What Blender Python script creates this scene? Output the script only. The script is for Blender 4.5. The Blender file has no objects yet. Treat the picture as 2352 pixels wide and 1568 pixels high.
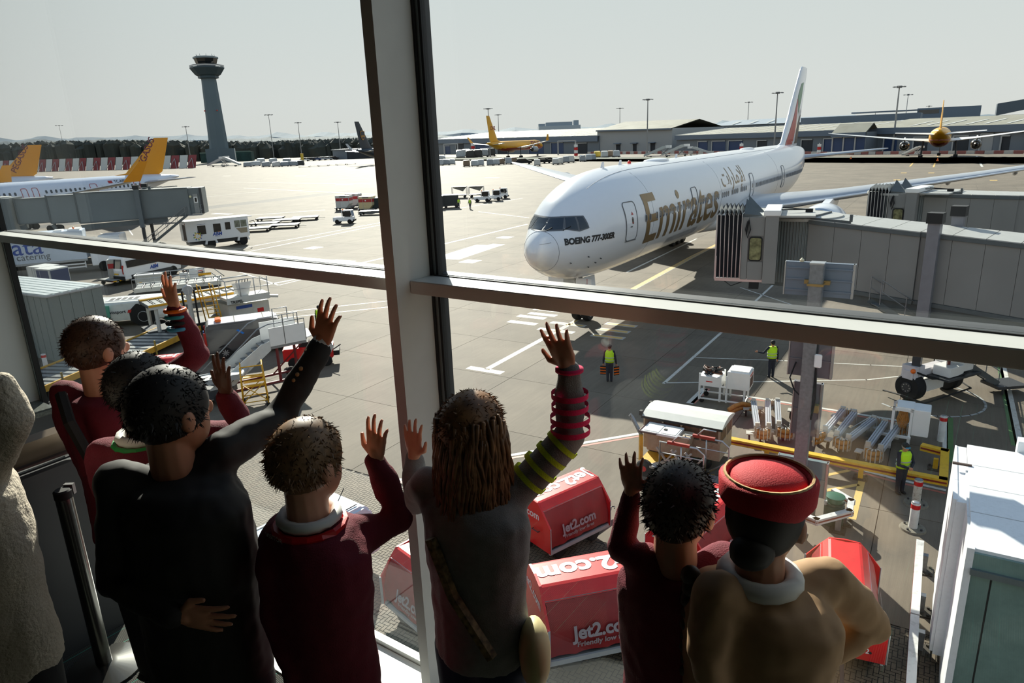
import bpy, bmesh, math, random
import numpy as np
from mathutils import Vector, Matrix, Euler, noise

SC = bpy.context.scene
COL = SC.collection
PI = math.pi
rnd = random.Random(7)

# ------------------------------------------------------------------ camera
cam_d = bpy.data.cameras.new('camera')
cam_d.sensor_width = 36.0
cam_d.lens = 24.264
cam_d.clip_start = 0.05
cam_d.clip_end = 9000
cam = bpy.data.objects.new('camera', cam_d)
COL.objects.link(cam)
PITCH, ROLL = 0.284534, 0.039492
_f = Vector((0, math.cos(PITCH), -math.sin(PITCH)))
_dn = Vector((0, -math.sin(PITCH), -math.cos(PITCH)))
_r = math.cos(ROLL) * Vector((1, 0, 0)) + math.sin(ROLL) * _dn
_up = -(-math.sin(ROLL) * Vector((1, 0, 0)) + math.cos(ROLL) * _dn)
_m = Matrix((_r, _up, -_f)).transposed().to_4x4()
_m.translation = Vector((0, 0, 10.9))
cam.matrix_world = _m
SC.camera = cam

# ------------------------------------------------------------------ sky, sun, exposure
SC.view_settings.view_transform = 'Standard'
SC.view_settings.look = 'None'
SC.view_settings.exposure = 0.0
SC.view_settings.gamma = 1.0
SC.view_settings.use_curve_mapping = False
world = bpy.data.worlds.new('sky')
SC.world = world
world.use_nodes = True
wn = world.node_tree
for n_ in list(wn.nodes):
    wn.nodes.remove(n_)
w_out = wn.nodes.new('ShaderNodeOutputWorld')
w_bg = wn.nodes.new('ShaderNodeBackground')
w_tc = wn.nodes.new('ShaderNodeTexCoord')
w_sep = wn.nodes.new('ShaderNodeSeparateXYZ')
w_ramp = wn.nodes.new('ShaderNodeValToRGB')
wn.links.new(w_tc.outputs['Generated'], w_sep.inputs[0])
wn.links.new(w_sep.outputs['Z'], w_ramp.inputs[0])
wn.links.new(w_ramp.outputs[0], w_bg.inputs[0])
wn.links.new(w_bg.outputs[0], w_out.inputs[0])
w_ramp.color_ramp.elements[0].position = 0.0
w_ramp.color_ramp.elements[0].color = (0.90, 0.885, 0.855, 1)
w_ramp.color_ramp.elements[1].position = 1.0
w_ramp.color_ramp.elements[1].color = (0.26, 0.38, 0.60, 1)
for p_, c_ in ((0.06, (0.90, 0.90, 0.885)), (0.2, (0.83, 0.87, 0.875)), (0.5, (0.48, 0.60, 0.76))):
    e_ = w_ramp.color_ramp.elements.new(p_)
    e_.color = (*c_, 1)
w_bg.inputs['Strength'].default_value = 1.0
sun_d = bpy.data.lights.new('sun', 'SUN')
sun_d.energy = 11.5
sun_d.color = (1.0, 0.93, 0.82)
sun_d.angle = math.radians(0.6)
sun = bpy.data.objects.new('sun', sun_d)
COL.objects.link(sun)
SUN_AZ, SUN_EL = math.radians(-9), math.radians(28)
_sd = Vector((math.sin(SUN_AZ) * math.cos(SUN_EL), math.cos(SUN_AZ) * math.cos(SUN_EL), math.sin(SUN_EL)))
sun.rotation_euler = _sd.to_track_quat('Z', 'Y').to_euler()
sun.location = (0, 60, 90)
SC.cycles.max_bounces = 10
SC.cycles.transparent_max_bounces = 16
SC.cycles.sample_clamp_indirect = 6
SC.cycles.caustics_reflective = False
SC.cycles.caustics_refractive = False


# ------------------------------------------------------------------ materials
def lin(c):
    return tuple(((v / 255) / 12.92) if v <= 10 else (((v / 255) + 0.055) / 1.055) ** 2.4 for v in c)


MATS = {}


def paint(name, rgb, rough=0.5, metal=0.0, var=0.08, scale=4.0, bump=0.0, bscale=60.0, spec=0.5, dirt=None, dirt_amt=0.0, dscale=2.0, coat=0.0, sub=0.0):
    """a procedural surface: base colour with soft noise, optional dirt colour in blotches, optional fine relief"""
    if name in MATS:
        return MATS[name]
    m = bpy.data.materials.new(name)
    m.use_nodes = True
    nt = m.node_tree
    b = nt.nodes['Principled BSDF']
    b.inputs['Roughness'].default_value = rough
    b.inputs['Metallic'].default_value = metal
    b.inputs['Specular IOR Level'].default_value = spec
    if coat:
        b.inputs['Coat Weight'].default_value = coat
        b.inputs['Coat Roughness'].default_value = 0.08
    if sub:
        b.inputs['Subsurface Weight'].default_value = sub
        b.inputs['Subsurface Radius'].default_value = (0.012, 0.005, 0.003)
        b.inputs['Subsurface Scale'].default_value = 1.0
    c = lin(rgb)
    tc = nt.nodes.new('ShaderNodeTexCoord')
    nz = nt.nodes.new('ShaderNodeTexNoise')
    nz.inputs['Scale'].default_value = scale
    nz.inputs['Detail'].default_value = 5
    nt.links.new(tc.outputs['Object'], nz.inputs['Vector'])
    rp = nt.nodes.new('ShaderNodeValToRGB')
    rp.color_ramp.elements[0].position = 0.3
    rp.color_ramp.elements[1].position = 0.7
    rp.color_ramp.elements[0].color = (*[v * (1 - var) for v in c], 1)
    rp.color_ramp.elements[1].color = (*[min(1, v * (1 + var)) for v in c], 1)
    nt.links.new(nz.outputs['Fac'], rp.inputs[0])
    last = rp.outputs[0]
    if dirt:
        n2 = nt.nodes.new('ShaderNodeTexNoise')
        n2.inputs['Scale'].default_value = dscale
        n2.inputs['Detail'].default_value = 8
        n2.inputs['Roughness'].default_value = 0.7
        nt.links.new(tc.outputs['Object'], n2.inputs['Vector'])
        mr = nt.nodes.new('ShaderNodeMapRange')
        mr.inputs['From Min'].default_value = 0.5
        mr.inputs['From Max'].default_value = 0.72
        mr.inputs['To Max'].default_value = dirt_amt
        nt.links.new(n2.outputs['Fac'], mr.inputs['Value'])
        mx = nt.nodes.new('ShaderNodeMix')
        mx.data_type = 'RGBA'
        mx.inputs['B'].default_value = (*lin(dirt), 1)
        nt.links.new(mr.outputs[0], mx.inputs['Factor'])
        nt.links.new(last, mx.inputs['A'])
        last = mx.outputs['Result']
    nt.links.new(last, b.inputs['Base Color'])
    if bump:
        n3 = nt.nodes.new('ShaderNodeTexNoise')
        n3.inputs['Scale'].default_value = bscale
        n3.inputs['Detail'].default_value = 4
        nt.links.new(tc.outputs['Object'], n3.inputs['Vector'])
        bp = nt.nodes.new('ShaderNodeBump')
        bp.inputs['Strength'].default_value = bump
        bp.inputs['Distance'].default_value = 0.02
        nt.links.new(n3.outputs['Fac'], bp.inputs['Height'])
        nt.links.new(bp.outputs[0], b.inputs['Normal'])
    MATS[name] = m
    return m


def emit(name, rgb, strength):
    if name in MATS:
        return MATS[name]
    m = paint(name, rgb)
    b = m.node_tree.nodes['Principled BSDF']
    b.inputs['Emission Color'].default_value = (*lin(rgb), 1)
    b.inputs['Emission Strength'].default_value = strength
    return m


def glass_mat(name, tint=(0.93, 0.96, 0.95), refl=1.0, rough=0.0):
    if name in MATS:
        return MATS[name]
    m = bpy.data.materials.new(name)
    m.use_nodes = True
    nt = m.node_tree
    nt.nodes.clear()
    out = nt.nodes.new('ShaderNodeOutputMaterial')
    tr = nt.nodes.new('ShaderNodeBsdfTransparent')
    tr.inputs[0].default_value = (*tint, 1)
    gl = nt.nodes.new('ShaderNodeBsdfGlossy')
    gl.inputs['Roughness'].default_value = rough
    lw = nt.nodes.new('ShaderNodeLayerWeight')
    lw.inputs['Blend'].default_value = 0.5
    pw_ = nt.nodes.new('ShaderNodeMath')
    pw_.operation = 'POWER'
    pw_.inputs[1].default_value = 5.0
    nt.links.new(lw.outputs['Facing'], pw_.inputs[0])
    mu = nt.nodes.new('ShaderNodeMath')
    mu.operation = 'MULTIPLY_ADD'
    mu.inputs[1].default_value = 0.96 * refl
    mu.inputs[2].default_value = 0.04 * refl
    nt.links.new(pw_.outputs[0], mu.inputs[0])
    mx = nt.nodes.new('ShaderNodeMixShader')
    nt.links.new(mu.outputs[0], mx.inputs[0])
    nt.links.new(tr.outputs[0], mx.inputs[1])
    nt.links.new(gl.outputs[0], mx.inputs[2])
    nt.links.new(mx.outputs[0], out.inputs[0])
    MATS[name] = m
    return m


# ------------------------------------------------------------------ mesh builder
class MB:
    def __init__(self):
        self.v = []
        self.f = []
        self.mi = []
        self.M = Matrix.Identity(4)
        self.cur = 0

    def add(self, vs, fs):
        o = len(self.v)
        M = self.M
        self.v.extend([tuple(M @ Vector(p)) for p in vs])
        self.f.extend([tuple(i + o for i in q) for q in fs])
        self.mi.extend([self.cur] * len(fs))
        return self

    def box(self, c, s, rz=0.0, rx=0.0, ry=0.0, taper=1.0):
        hx, hy, hz = s[0] / 2, s[1] / 2, s[2] / 2
        R = Euler((rx, ry, rz)).to_matrix()
        C = Vector(c)
        vs = []
        for z in (-1, 1):
            k = taper if z > 0 else 1.0
            for x, y in ((-1, -1), (1, -1), (1, 1), (-1, 1)):
                vs.append(C + R @ Vector((x * hx * k, y * hy * k, z * hz)))
        return self.add(vs, [(3, 2, 1, 0), (4, 5, 6, 7), (0, 1, 5, 4), (1, 2, 6, 5), (2, 3, 7, 6), (3, 0, 4, 7)])

    def bb(self, x0, x1, y0, y1, z0, z1):
        return self.box(((x0 + x1) / 2, (y0 + y1) / 2, (z0 + z1) / 2), (abs(x1 - x0), abs(y1 - y0), abs(z1 - z0)))

    def cyl(self, p, q, r, r2=None, n=10, cap=True):
        p, q = Vector(p), Vector(q)
        r2 = r if r2 is None else r2
        d = (q - p)
        if d.length < 1e-9:
            return self
        a = d.normalized()
        x = a.orthogonal().normalized()
        y = a.cross(x)
        vs = []
        for P, R in ((p, r), (q, r2)):
            for i in range(n):
                t = 2 * PI * i / n
                vs.append(P + x * (math.cos(t) * R) + y * (math.sin(t) * R))
        fs = [(i, (i + 1) % n, n + (i + 1) % n, n + i) for i in range(n)]
        if cap:
            fs.append(tuple(range(n - 1, -1, -1)))
            fs.append(tuple(range(n, 2 * n)))
        return self.add(vs, fs)

    def bar(self, p, q, w, h=None, up=(0, 0, 1)):
        """rectangular bar from p to q, w across, h along up"""
        h = w if h is None else h
        p, q, up = Vector(p), Vector(q), Vector(up)
        a = (q - p).normalized()
        x = a.cross(up)
        if x.length < 1e-4:
            x = a.orthogonal()
        x.normalize()
        y = x.cross(a)
        vs = []
        for P in (p, q):
            for sx, sy in ((-1, -1), (1, -1), (1, 1), (-1, 1)):
                vs.append(P + x * (sx * w / 2) + y * (sy * h / 2))
        return self.add(vs, [(3, 2, 1, 0), (4, 5, 6, 7), (0, 1, 5, 4), (1, 2, 6, 5), (2, 3, 7, 6), (3, 0, 4, 7)])

    def tube(self, pts, r, n=6, closed=False, cap=True):
        pts = [Vector(p) for p in pts]
        m = len(pts)
        rs = r if isinstance(r, (list, tuple)) else [r] * m
        x = None
        vs = []
        for i, P in enumerate(pts):
            if closed:
                a = (pts[(i + 1) % m] - pts[i - 1])
            else:
                a = pts[min(i + 1, m - 1)] - pts[max(i - 1, 0)]
            a = a.normalized()
            if x is None:
                x = a.orthogonal().normalized()
            else:
                x = (x - a * x.dot(a))
                if x.length < 1e-6:
                    x = a.orthogonal()
                x.normalize()
            y = a.cross(x)
            for k in range(n):
                t = 2 * PI * k / n
                vs.append(P + (x * math.cos(t) + y * math.sin(t)) * rs[i])
        fs = []
        for i in range(m if closed else m - 1):
            j = (i + 1) % m
            for k in range(n):
                fs.append((i * n + k, i * n + (k + 1) % n, j * n + (k + 1) % n, j * n + k))
        if cap and not closed:
            fs.append(tuple(range(n - 1, -1, -1)))
            fs.append(tuple(range((m - 1) * n, m * n)))
        return self.add(vs, fs)

    def lathe(self, prof, n=16, c=(0, 0, 0), axis='z', cap=True):
        """profile of (radius, height)"""
        C = Vector(c)
        vs = []
        for r, h in prof:
            for i in range(n):
                t = 2 * PI * i / n
                a, b = math.cos(t) * r, math.sin(t) * r
                if axis == 'z':
                    p = (a, b, h)
                elif axis == 'x':
                    p = (h, a, b)
                else:
                    p = (b, h, a)
                vs.append(C + Vector(p))
        fs = []
        for j in range(len(prof) - 1):
            for i in range(n):
                fs.append((j * n + i, j * n + (i + 1) % n, (j + 1) * n + (i + 1) % n, (j + 1) * n + i))
        if cap:
            fs.append(tuple(range(n - 1, -1, -1)))
            k = (len(prof) - 1) * n
            fs.append(tuple(range(k, k + n)))
        return self.add(vs, fs)

    def prism(self, poly, a0, a1, axis='y'):
        """extrude a 2D polygon; axis y: poly in xz, axis x: poly in yz, axis z: poly in xy"""
        n = len(poly)
        vs = []
        for a in (a0, a1):
            for p, q in poly:
                vs.append((p, a, q) if axis == 'y' else ((a, p, q) if axis == 'x' else (p, q, a)))
        fs = [(i, (i + 1) % n, n + (i + 1) % n, n + i) for i in range(n)]
        fs.append(tuple(range(n - 1, -1, -1)))
        fs.append(tuple(range(n, 2 * n)))
        return self.add(vs, fs)

    def loft(self, rings, cap=True, closed=False):
        n = len(rings[0])
        vs = [p for r in rings for p in r]
        fs = []
        m = len(rings)
        for j in range(m if closed else m - 1):
            k = (j + 1) % m
            for i in range(n):
                fs.append((j * n + i, j * n + (i + 1) % n, k * n + (i + 1) % n, k * n + i))
        if cap and not closed:
            fs.append(tuple(range(n - 1, -1, -1)))
            fs.append(tuple(range((m - 1) * n, m * n)))
        return self.add(vs, fs)

    def ball(self, c, r, n=12, m=8, R=None):
        rr = r if isinstance(r, (tuple, list)) else (r, r, r)
        C = Vector(c)
        vs = []
        for j in range(1, m):
            t = PI * j / m
            for i in range(n):
                p = 2 * PI * i / n
                q = Vector((math.sin(t) * math.cos(p) * rr[0], math.sin(t) * math.sin(p) * rr[1], math.cos(t) * rr[2]))
                vs.append(C + (R @ q if R else q))
        top = len(vs)
        for s in (1, -1):
            q = Vector((0, 0, s * rr[2]))
            vs.append(C + (R @ q if R else q))
        fs = []
        for j in range(m - 2):
            for i in range(n):
                fs.append((j * n + i, (j + 1) * n + i, (j + 1) * n + (i + 1) % n, j * n + (i + 1) % n))
        for i in range(n):
            fs.append((top, i, (i + 1) % n))
            k = (m - 2) * n
            fs.append((top + 1, k + (i + 1) % n, k + i))
        return self.add(vs, fs)

    def quad(self, a, b, c, d):
        return self.add([a, b, c, d], [(0, 1, 2, 3)])

    def mesh(self, name, mats, smooth=False):
        me = bpy.data.meshes.new(name)
        me.from_pydata(self.v, [], self.f)
        if not isinstance(mats, (list, tuple)):
            mats = [mats]
        for m in mats:
            me.materials.append(m)
        if len(mats) > 1:
            me.polygons.foreach_set('material_index', self.mi)
        if smooth:
            me.polygons.foreach_set('use_smooth', [True] * len(me.polygons))
        me.update()
        return me


def link(name, me, parent=None, loc=None, rot=None):
    o = bpy.data.objects.new(name, me)
    COL.objects.link(o)
    if parent:
        o.parent = parent
    if loc is not None:
        o.location = loc
    if rot is not None:
        o.rotation_euler = rot
    return o


def obj(name, mb, mats, parent=None, smooth=False, loc=None, rot=None, bevel=0.0, auto=None):
    me = mb if isinstance(mb, bpy.types.Mesh) else mb.mesh(name, mats, smooth)
    if bevel:
        bm = bmesh.new()
        bm.from_mesh(me)
        bmesh.ops.remove_doubles(bm, verts=bm.verts, dist=1e-5)
        es = [e for e in bm.edges if len(e.link_faces) == 2 and e.calc_face_angle(0) > 0.5]
        bmesh.ops.bevel(bm, geom=es, offset=bevel, segments=2, affect='EDGES', clamp_overlap=True)
        bm.to_mesh(me)
        bm.free()
    if smooth and auto:
        try:
            me.set_sharp_from_angle(angle=auto)
        except Exception:
            pass
    return link(name, me, parent, loc, rot)


def tag(o, label=None, cat=None, group=None, kind=None):
    if label:
        o['label'] = label
    if cat:
        o['category'] = cat
    if group:
        o['group'] = group
    if kind:
        o['kind'] = kind
    return o


def thing(name, label, cat, loc=(0, 0, 0), rz=0.0, group=None):
    o = bpy.data.objects.new(name, None)
    COL.objects.link(o)
    o.empty_display_size = 0.3
    o.location = loc
    o.rotation_euler = (0, 0, rz)
    return tag(o, label, cat, group)


def struct(name, mb, mats, parent=None, **kw):
    o = obj(name, mb, mats, parent, **kw)
    if not parent:
        o['kind'] = 'structure'
    return o


KIDS = {}


def dup(root, loc, rz, label=None, group=None):
    """a copy of a thing with copies of its parts and sub-parts"""
    def rec(o, par):
        c = o.copy()
        COL.objects.link(c)
        if par:
            c.parent = par
        for ch in list(o.children):
            rec(ch, c)
        return c
    r = rec(root, None)
    r.location = loc
    r.rotation_euler = (0, 0, rz)
    if label:
        r['label'] = label
    if group:
        r['group'] = group
    return r


def text_mesh(s, size, ext=0.0, shear=0.0, bold=0.0, align='CENTER', cut=None, sx=1.0, space=1.0):
    """flat lettering as mesh: x along the line, y up; cut = grid step that keeps it bendable"""
    cu = bpy.data.curves.new('lettering', 'FONT')
    cu.body = s
    cu.size = size
    cu.shear = shear
    cu.offset = bold
    cu.extrude = ext
    cu.align_x = align
    cu.align_y = 'CENTER'
    cu.space_character = space
    cu.resolution_u = 4
    o = bpy.data.objects.new('lettering', cu)
    COL.objects.link(o)
    bpy.context.view_layer.update()
    dg = bpy.context.evaluated_depsgraph_get()
    me = bpy.data.meshes.new_from_object(o.evaluated_get(dg))
    bpy.data.objects.remove(o)
    bpy.data.curves.remove(cu)
    if sx != 1.0:
        for v in me.vertices:
            v.co.x *= sx
    if cut:
        bm = bmesh.new()
        bm.from_mesh(me)
        for ax in (0, 1):
            vals = [v.co[ax] for v in bm.verts]
            lo, hi = min(vals), max(vals)
            step = cut[ax]
            k = lo + step
            no = (1, 0, 0) if ax == 0 else (0, 1, 0)
            while k < hi:
                co = (k, 0, 0) if ax == 0 else (0, k, 0)
                bmesh.ops.bisect_plane(bm, geom=bm.verts[:] + bm.edges[:] + bm.faces[:], plane_co=co, plane_no=no)
                k += step
        bm.to_mesh(me)
        bm.free()
    return me


def letter(s, size, mat, parent, loc, xdir, ydir, name='lettering', **kw):
    """lettering that lies flat on a plane given by its reading and up directions"""
    me = text_mesh(s, size, **kw)
    me.materials.clear()
    me.materials.append(mat)
    X = Vector(xdir).normalized()
    Y = Vector(ydir)
    Y = (Y - X * Y.dot(X)).normalized()
    M = Matrix((X, Y, X.cross(Y))).transposed().to_4x4()
    M.translation = Vector(loc)
    me.transform(M)
    return link(name, me, parent)


# the airport's own axes: u runs along the terminal front, w runs out from it
AX = math.radians(32)
EU = Vector((math.cos(AX), -math.sin(AX), 0))
EW = Vector((math.sin(AX), math.cos(AX), 0))


def UW(u, w, z=0.0):
    return EU * u + EW * w + Vector((0, 0, z))


RU = math.atan2(EU.y, EU.x)      # heading of +u
RW = math.atan2(EW.y, EW.x)      # heading of +w
# the glazed wall of the viewing room: s along it, t outwards through it
P0 = Vector((-0.308, 2.72, 0))
ES = Vector((0.813, -0.582, 0)).normalized()
ET = Vector((0.582, 0.813, 0)).normalized()
FLOOR = 8.45


def ST(s, t, z=0.0):
    return P0 + ES * s + ET * t + Vector((0, 0, z))


RS = math.atan2(ES.y, ES.x)
M_ROOM = Matrix.Translation(P0) @ Matrix.Rotation(RS, 4, 'Z')      # local x = s, y = t

WHITE = paint('white_paint', (236, 236, 234), 0.35, var=0.03)
LGREY = paint('light_grey_paint', (170, 172, 172), 0.45)
MGREY = paint('mid_grey_paint', (110, 112, 114), 0.5)
DGREY = paint('dark_grey_paint', (52, 54, 57), 0.5)
BLACK = paint('black_rubber', (20, 20, 21), 0.75)
STEEL = paint('galvanised_steel', (138, 142, 146), 0.42, 0.6, var=0.15, scale=12)
ALU = paint('aluminium', (190, 192, 194), 0.3, 0.8, var=0.05)
RED = paint('red_paint', (200, 26, 30), 0.35, var=0.06)
YEL = paint('yellow_paint', (228, 168, 22), 0.45, var=0.08, dirt=(80, 62, 30), dirt_amt=0.5, dscale=5)
ORANGE = paint('orange_lens', (240, 110, 20), 0.25)
DARKGLASS = paint('dark_glass', (18, 24, 28), 0.06, var=0.02, spec=0.8)
TYRE = paint('tyre_rubber', (24, 24, 24), 0.85, bump=0.2, bscale=20)

# ================================================================== the viewing room
CARPET = None


def carpet_mat():
    m = bpy.data.materials.new('ribbed_carpet')
    m.use_nodes = True
    nt = m.node_tree
    b = nt.nodes['Principled BSDF']
    b.inputs['Roughness'].default_value = 0.95
    tc = nt.nodes.new('ShaderNodeTexCoord')
    wv = nt.nodes.new('ShaderNodeTexWave')
    wv.wave_type = 'BANDS'
    wv.bands_direction = 'X'
    wv.inputs['Scale'].default_value = 32.0
    wv.inputs['Distortion'].default_value = 0.2
    nt.links.new(tc.outputs['Object'], wv.inputs['Vector'])
    rp = nt.nodes.new('ShaderNodeValToRGB')
    rp.color_ramp.elements[0].color = (0.006, 0.007, 0.006, 1)
    rp.color_ramp.elements[1].color = (0.09, 0.09, 0.075, 1)
    nt.links.new(wv.outputs['Fac'], rp.inputs[0])
    # teal accent threads every half metre
    sx = nt.nodes.new('ShaderNodeSeparateXYZ')
    nt.links.new(tc.outputs['Object'], sx.inputs[0])
    md = nt.nodes.new('ShaderNodeMath')
    md.operation = 'PINGPONG'
    md.inputs[1].default_value = 0.055
    nt.links.new(sx.outputs['X'], md.inputs[0])
    lt = nt.nodes.new('ShaderNodeMath')
    lt.operation = 'LESS_THAN'
    lt.inputs[1].default_value = 0.0022
    nt.links.new(md.outputs[0], lt.inputs[0])
    mx = nt.nodes.new('ShaderNodeMix')
    mx.data_type = 'RGBA'
    mx.inputs['B'].default_value = (0.05, 0.26, 0.19, 1)
    nt.links.new(lt.outputs[0], mx.inputs['Factor'])
    nt.links.new(rp.outputs[0], mx.inputs['A'])
    nt.links.new(mx.outputs['Result'], b.inputs['Base Color'])
    bp = nt.nodes.new('ShaderNodeBump')
    bp.inputs['Strength'].default_value = 0.6
    bp.inputs['Distance'].default_value = 0.004
    nt.links.new(wv.outputs['Fac'], bp.inputs['Height'])
    nt.links.new(bp.outputs[0], b.inputs['Normal'])
    return m


FRAME = paint('frame_paint', (205, 206, 202), 0.38, var=0.04, scale=6)
FRAMED = paint('frame_gasket', (14, 15, 16), 0.6)
TRIMG = paint('gasket_grey', (120, 132, 134), 0.4)
ROOMW = paint('room_wall', (62, 62, 60), 0.8)
CEILM = paint('ceiling_paint', (84, 84, 82), 0.9)
CEIL = 12.3
S0, S1, T0 = -7.2, 4.6, -6.5
T_IN = -0.143           # room face of the transoms

fl = MB()
fl.bb(S0, S1, T0, -0.47, FLOOR - 0.25, FLOOR)
floor = struct('floor', fl, carpet_mat(), loc=P0, rot=(0, 0, RS))
struct('ceiling', MB().bb(S0 - .2, S1 + .2, T0 - .2, 0.1, CEIL, CEIL + 0.3), CEILM, loc=P0, rot=(0, 0, RS))
struct('wall_back', MB().bb(S0 - .2, S1 + .2, T0 - .2, T0, FLOOR - .25, CEIL), ROOMW, loc=P0, rot=(0, 0, RS))
struct('wall_left', MB().bb(S0 - .2, S0, T0, 0.0, FLOOR - .25, CEIL), ROOMW, loc=P0, rot=(0, 0, RS))
struct('wall_right', MB().bb(S1, S1 + .2, T0, 0.0, FLOOR - .25, CEIL), ROOMW, loc=P0, rot=(0, 0, RS))

# perimeter sill: white trough with loose white cover plates, beside the carpet
SILL_Z = 8.44
sillmat = paint('sill_white', (230, 232, 230), 0.4, var=0.03)
sill = struct('trim_1', MB().bb(-4.2, S1, -0.47, 0.12, FLOOR - 0.42, FLOOR - 0.26), paint('slab_edge_grey', (90, 94, 94), 0.7), loc=P0, rot=(0, 0, RS))
for i in range(10):
    a = -4.2 + i * 0.88
    obj('cover_plate', MB().bb(a + .006, a + .874, -0.46, -0.06, FLOOR - 0.03, FLOOR + 0.004), sillmat, sill)
obj('sill_upstand', MB().bb(-4.2, S1, -0.055, -0.015, FLOOR - .26, FLOOR + 0.03), sillmat, sill)
obj('sill_channel', MB().bb(-4.2, S1, -0.012, 0.0, FLOOR - .26, FLOOR + 0.012), TRIMG, sill)

# mullions (room side plane at s=0) and transoms
def mullion(name, s, w=0.054, tin=-0.205, zt=CEIL, zb=FLOOR - .26):
    o = struct(name, MB().bb(s - w, s, tin, 0.0, zb, zt), FRAME, loc=P0, rot=(0, 0, RS))
    for k, (a, b) in enumerate(((s, s + .010), (s - w - .010, s - w))):
        obj('gasket', MB().bb(a, b, -0.012, -0.002, zb, zt), FRAMED, o)
    obj('glazing_bead', MB().bb(s + .0005, s + .022, -0.001, 0.022, zb, zt), TRIMG, o)
    obj('glazing_bead', MB().bb(s - w - .022, s - w - .0005, -0.001, 0.022, zb, zt), TRIMG, o)
    obj('outer_cap', MB().bb(s - w - .0, s + .0, 0.03, 0.09, zb, zt), DGREY, o)
    obj('gasket', MB().bb(s + .0225, s + .034, 0.0, 0.026, zb, zt), FRAMED, o)
    return o


MULL = [0.0, 2.75]
mullion('trim_2', 0.0)
mullion('trim_3', 2.75)
TZ1, TZ0 = 10.394, 10.344


def transom(name, a, b, z0, z1):
    o = struct(name, MB().bb(a, b, T_IN + .012, 0.0, z0, z1), FRAME, loc=P0, rot=(0, 0, RS), bevel=0.003)
    obj('gasket', MB().bb(a, b, -0.010, -0.002, z1, z1 + .004), FRAMED, o)
    obj('outer_cap', MB().bb(a, b, 0.03, 0.09, z0, z1), DGREY, o)
    return o


transom('trim_4', -4.215, -0.0545, TZ0, TZ1)
transom('trim_5', 0.0005, 2.695, TZ0, TZ1)
transom('trim_6', 2.7505, S1, TZ0, TZ1)
GLASS = glass_mat('window_glass', (0.90, 0.925, 0.915), 1.0)
k = 1
for a, b in ((-4.19, -.078), (0.024, 2.672), (2.774, S1)):
    for z0, z1 in ((FLOOR - .25, TZ0), (TZ1, CEIL)):
        o = struct('window_%d' % k, MB().bb(a, b, 0.006, 0.018, z0 + .002, z1 - .002), GLASS, loc=P0, rot=(0, 0, RS))
        k += 1

# broad white column at the end of the glazing
col = struct('wall_front', MB().bb(-5.4, -4.245, -0.62, 0.0, FLOOR - .25, CEIL), paint('column_white', (214, 215, 212), 0.6, var=0.02), loc=P0, rot=(0, 0, RS))
g = MB()
g.bb(-4.244, -4.222, -0.014, -0.002, FLOOR - .25, CEIL)
obj('gasket', g, FRAMED, col)
obj('glazing_bead', MB().bb(-4.221, -4.20, -0.02, 0.02, FLOOR - .25, CEIL), TRIMG, col)
obj('gasket', MB().bb(-4.199, -4.188, -0.018, 0.02, FLOOR - .25, CEIL), FRAMED, col)
obj('front_strip', MB().bb(-7.2, -5.4, -0.10, 0.0, FLOOR - .25, CEIL), ROOMW, col)

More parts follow.
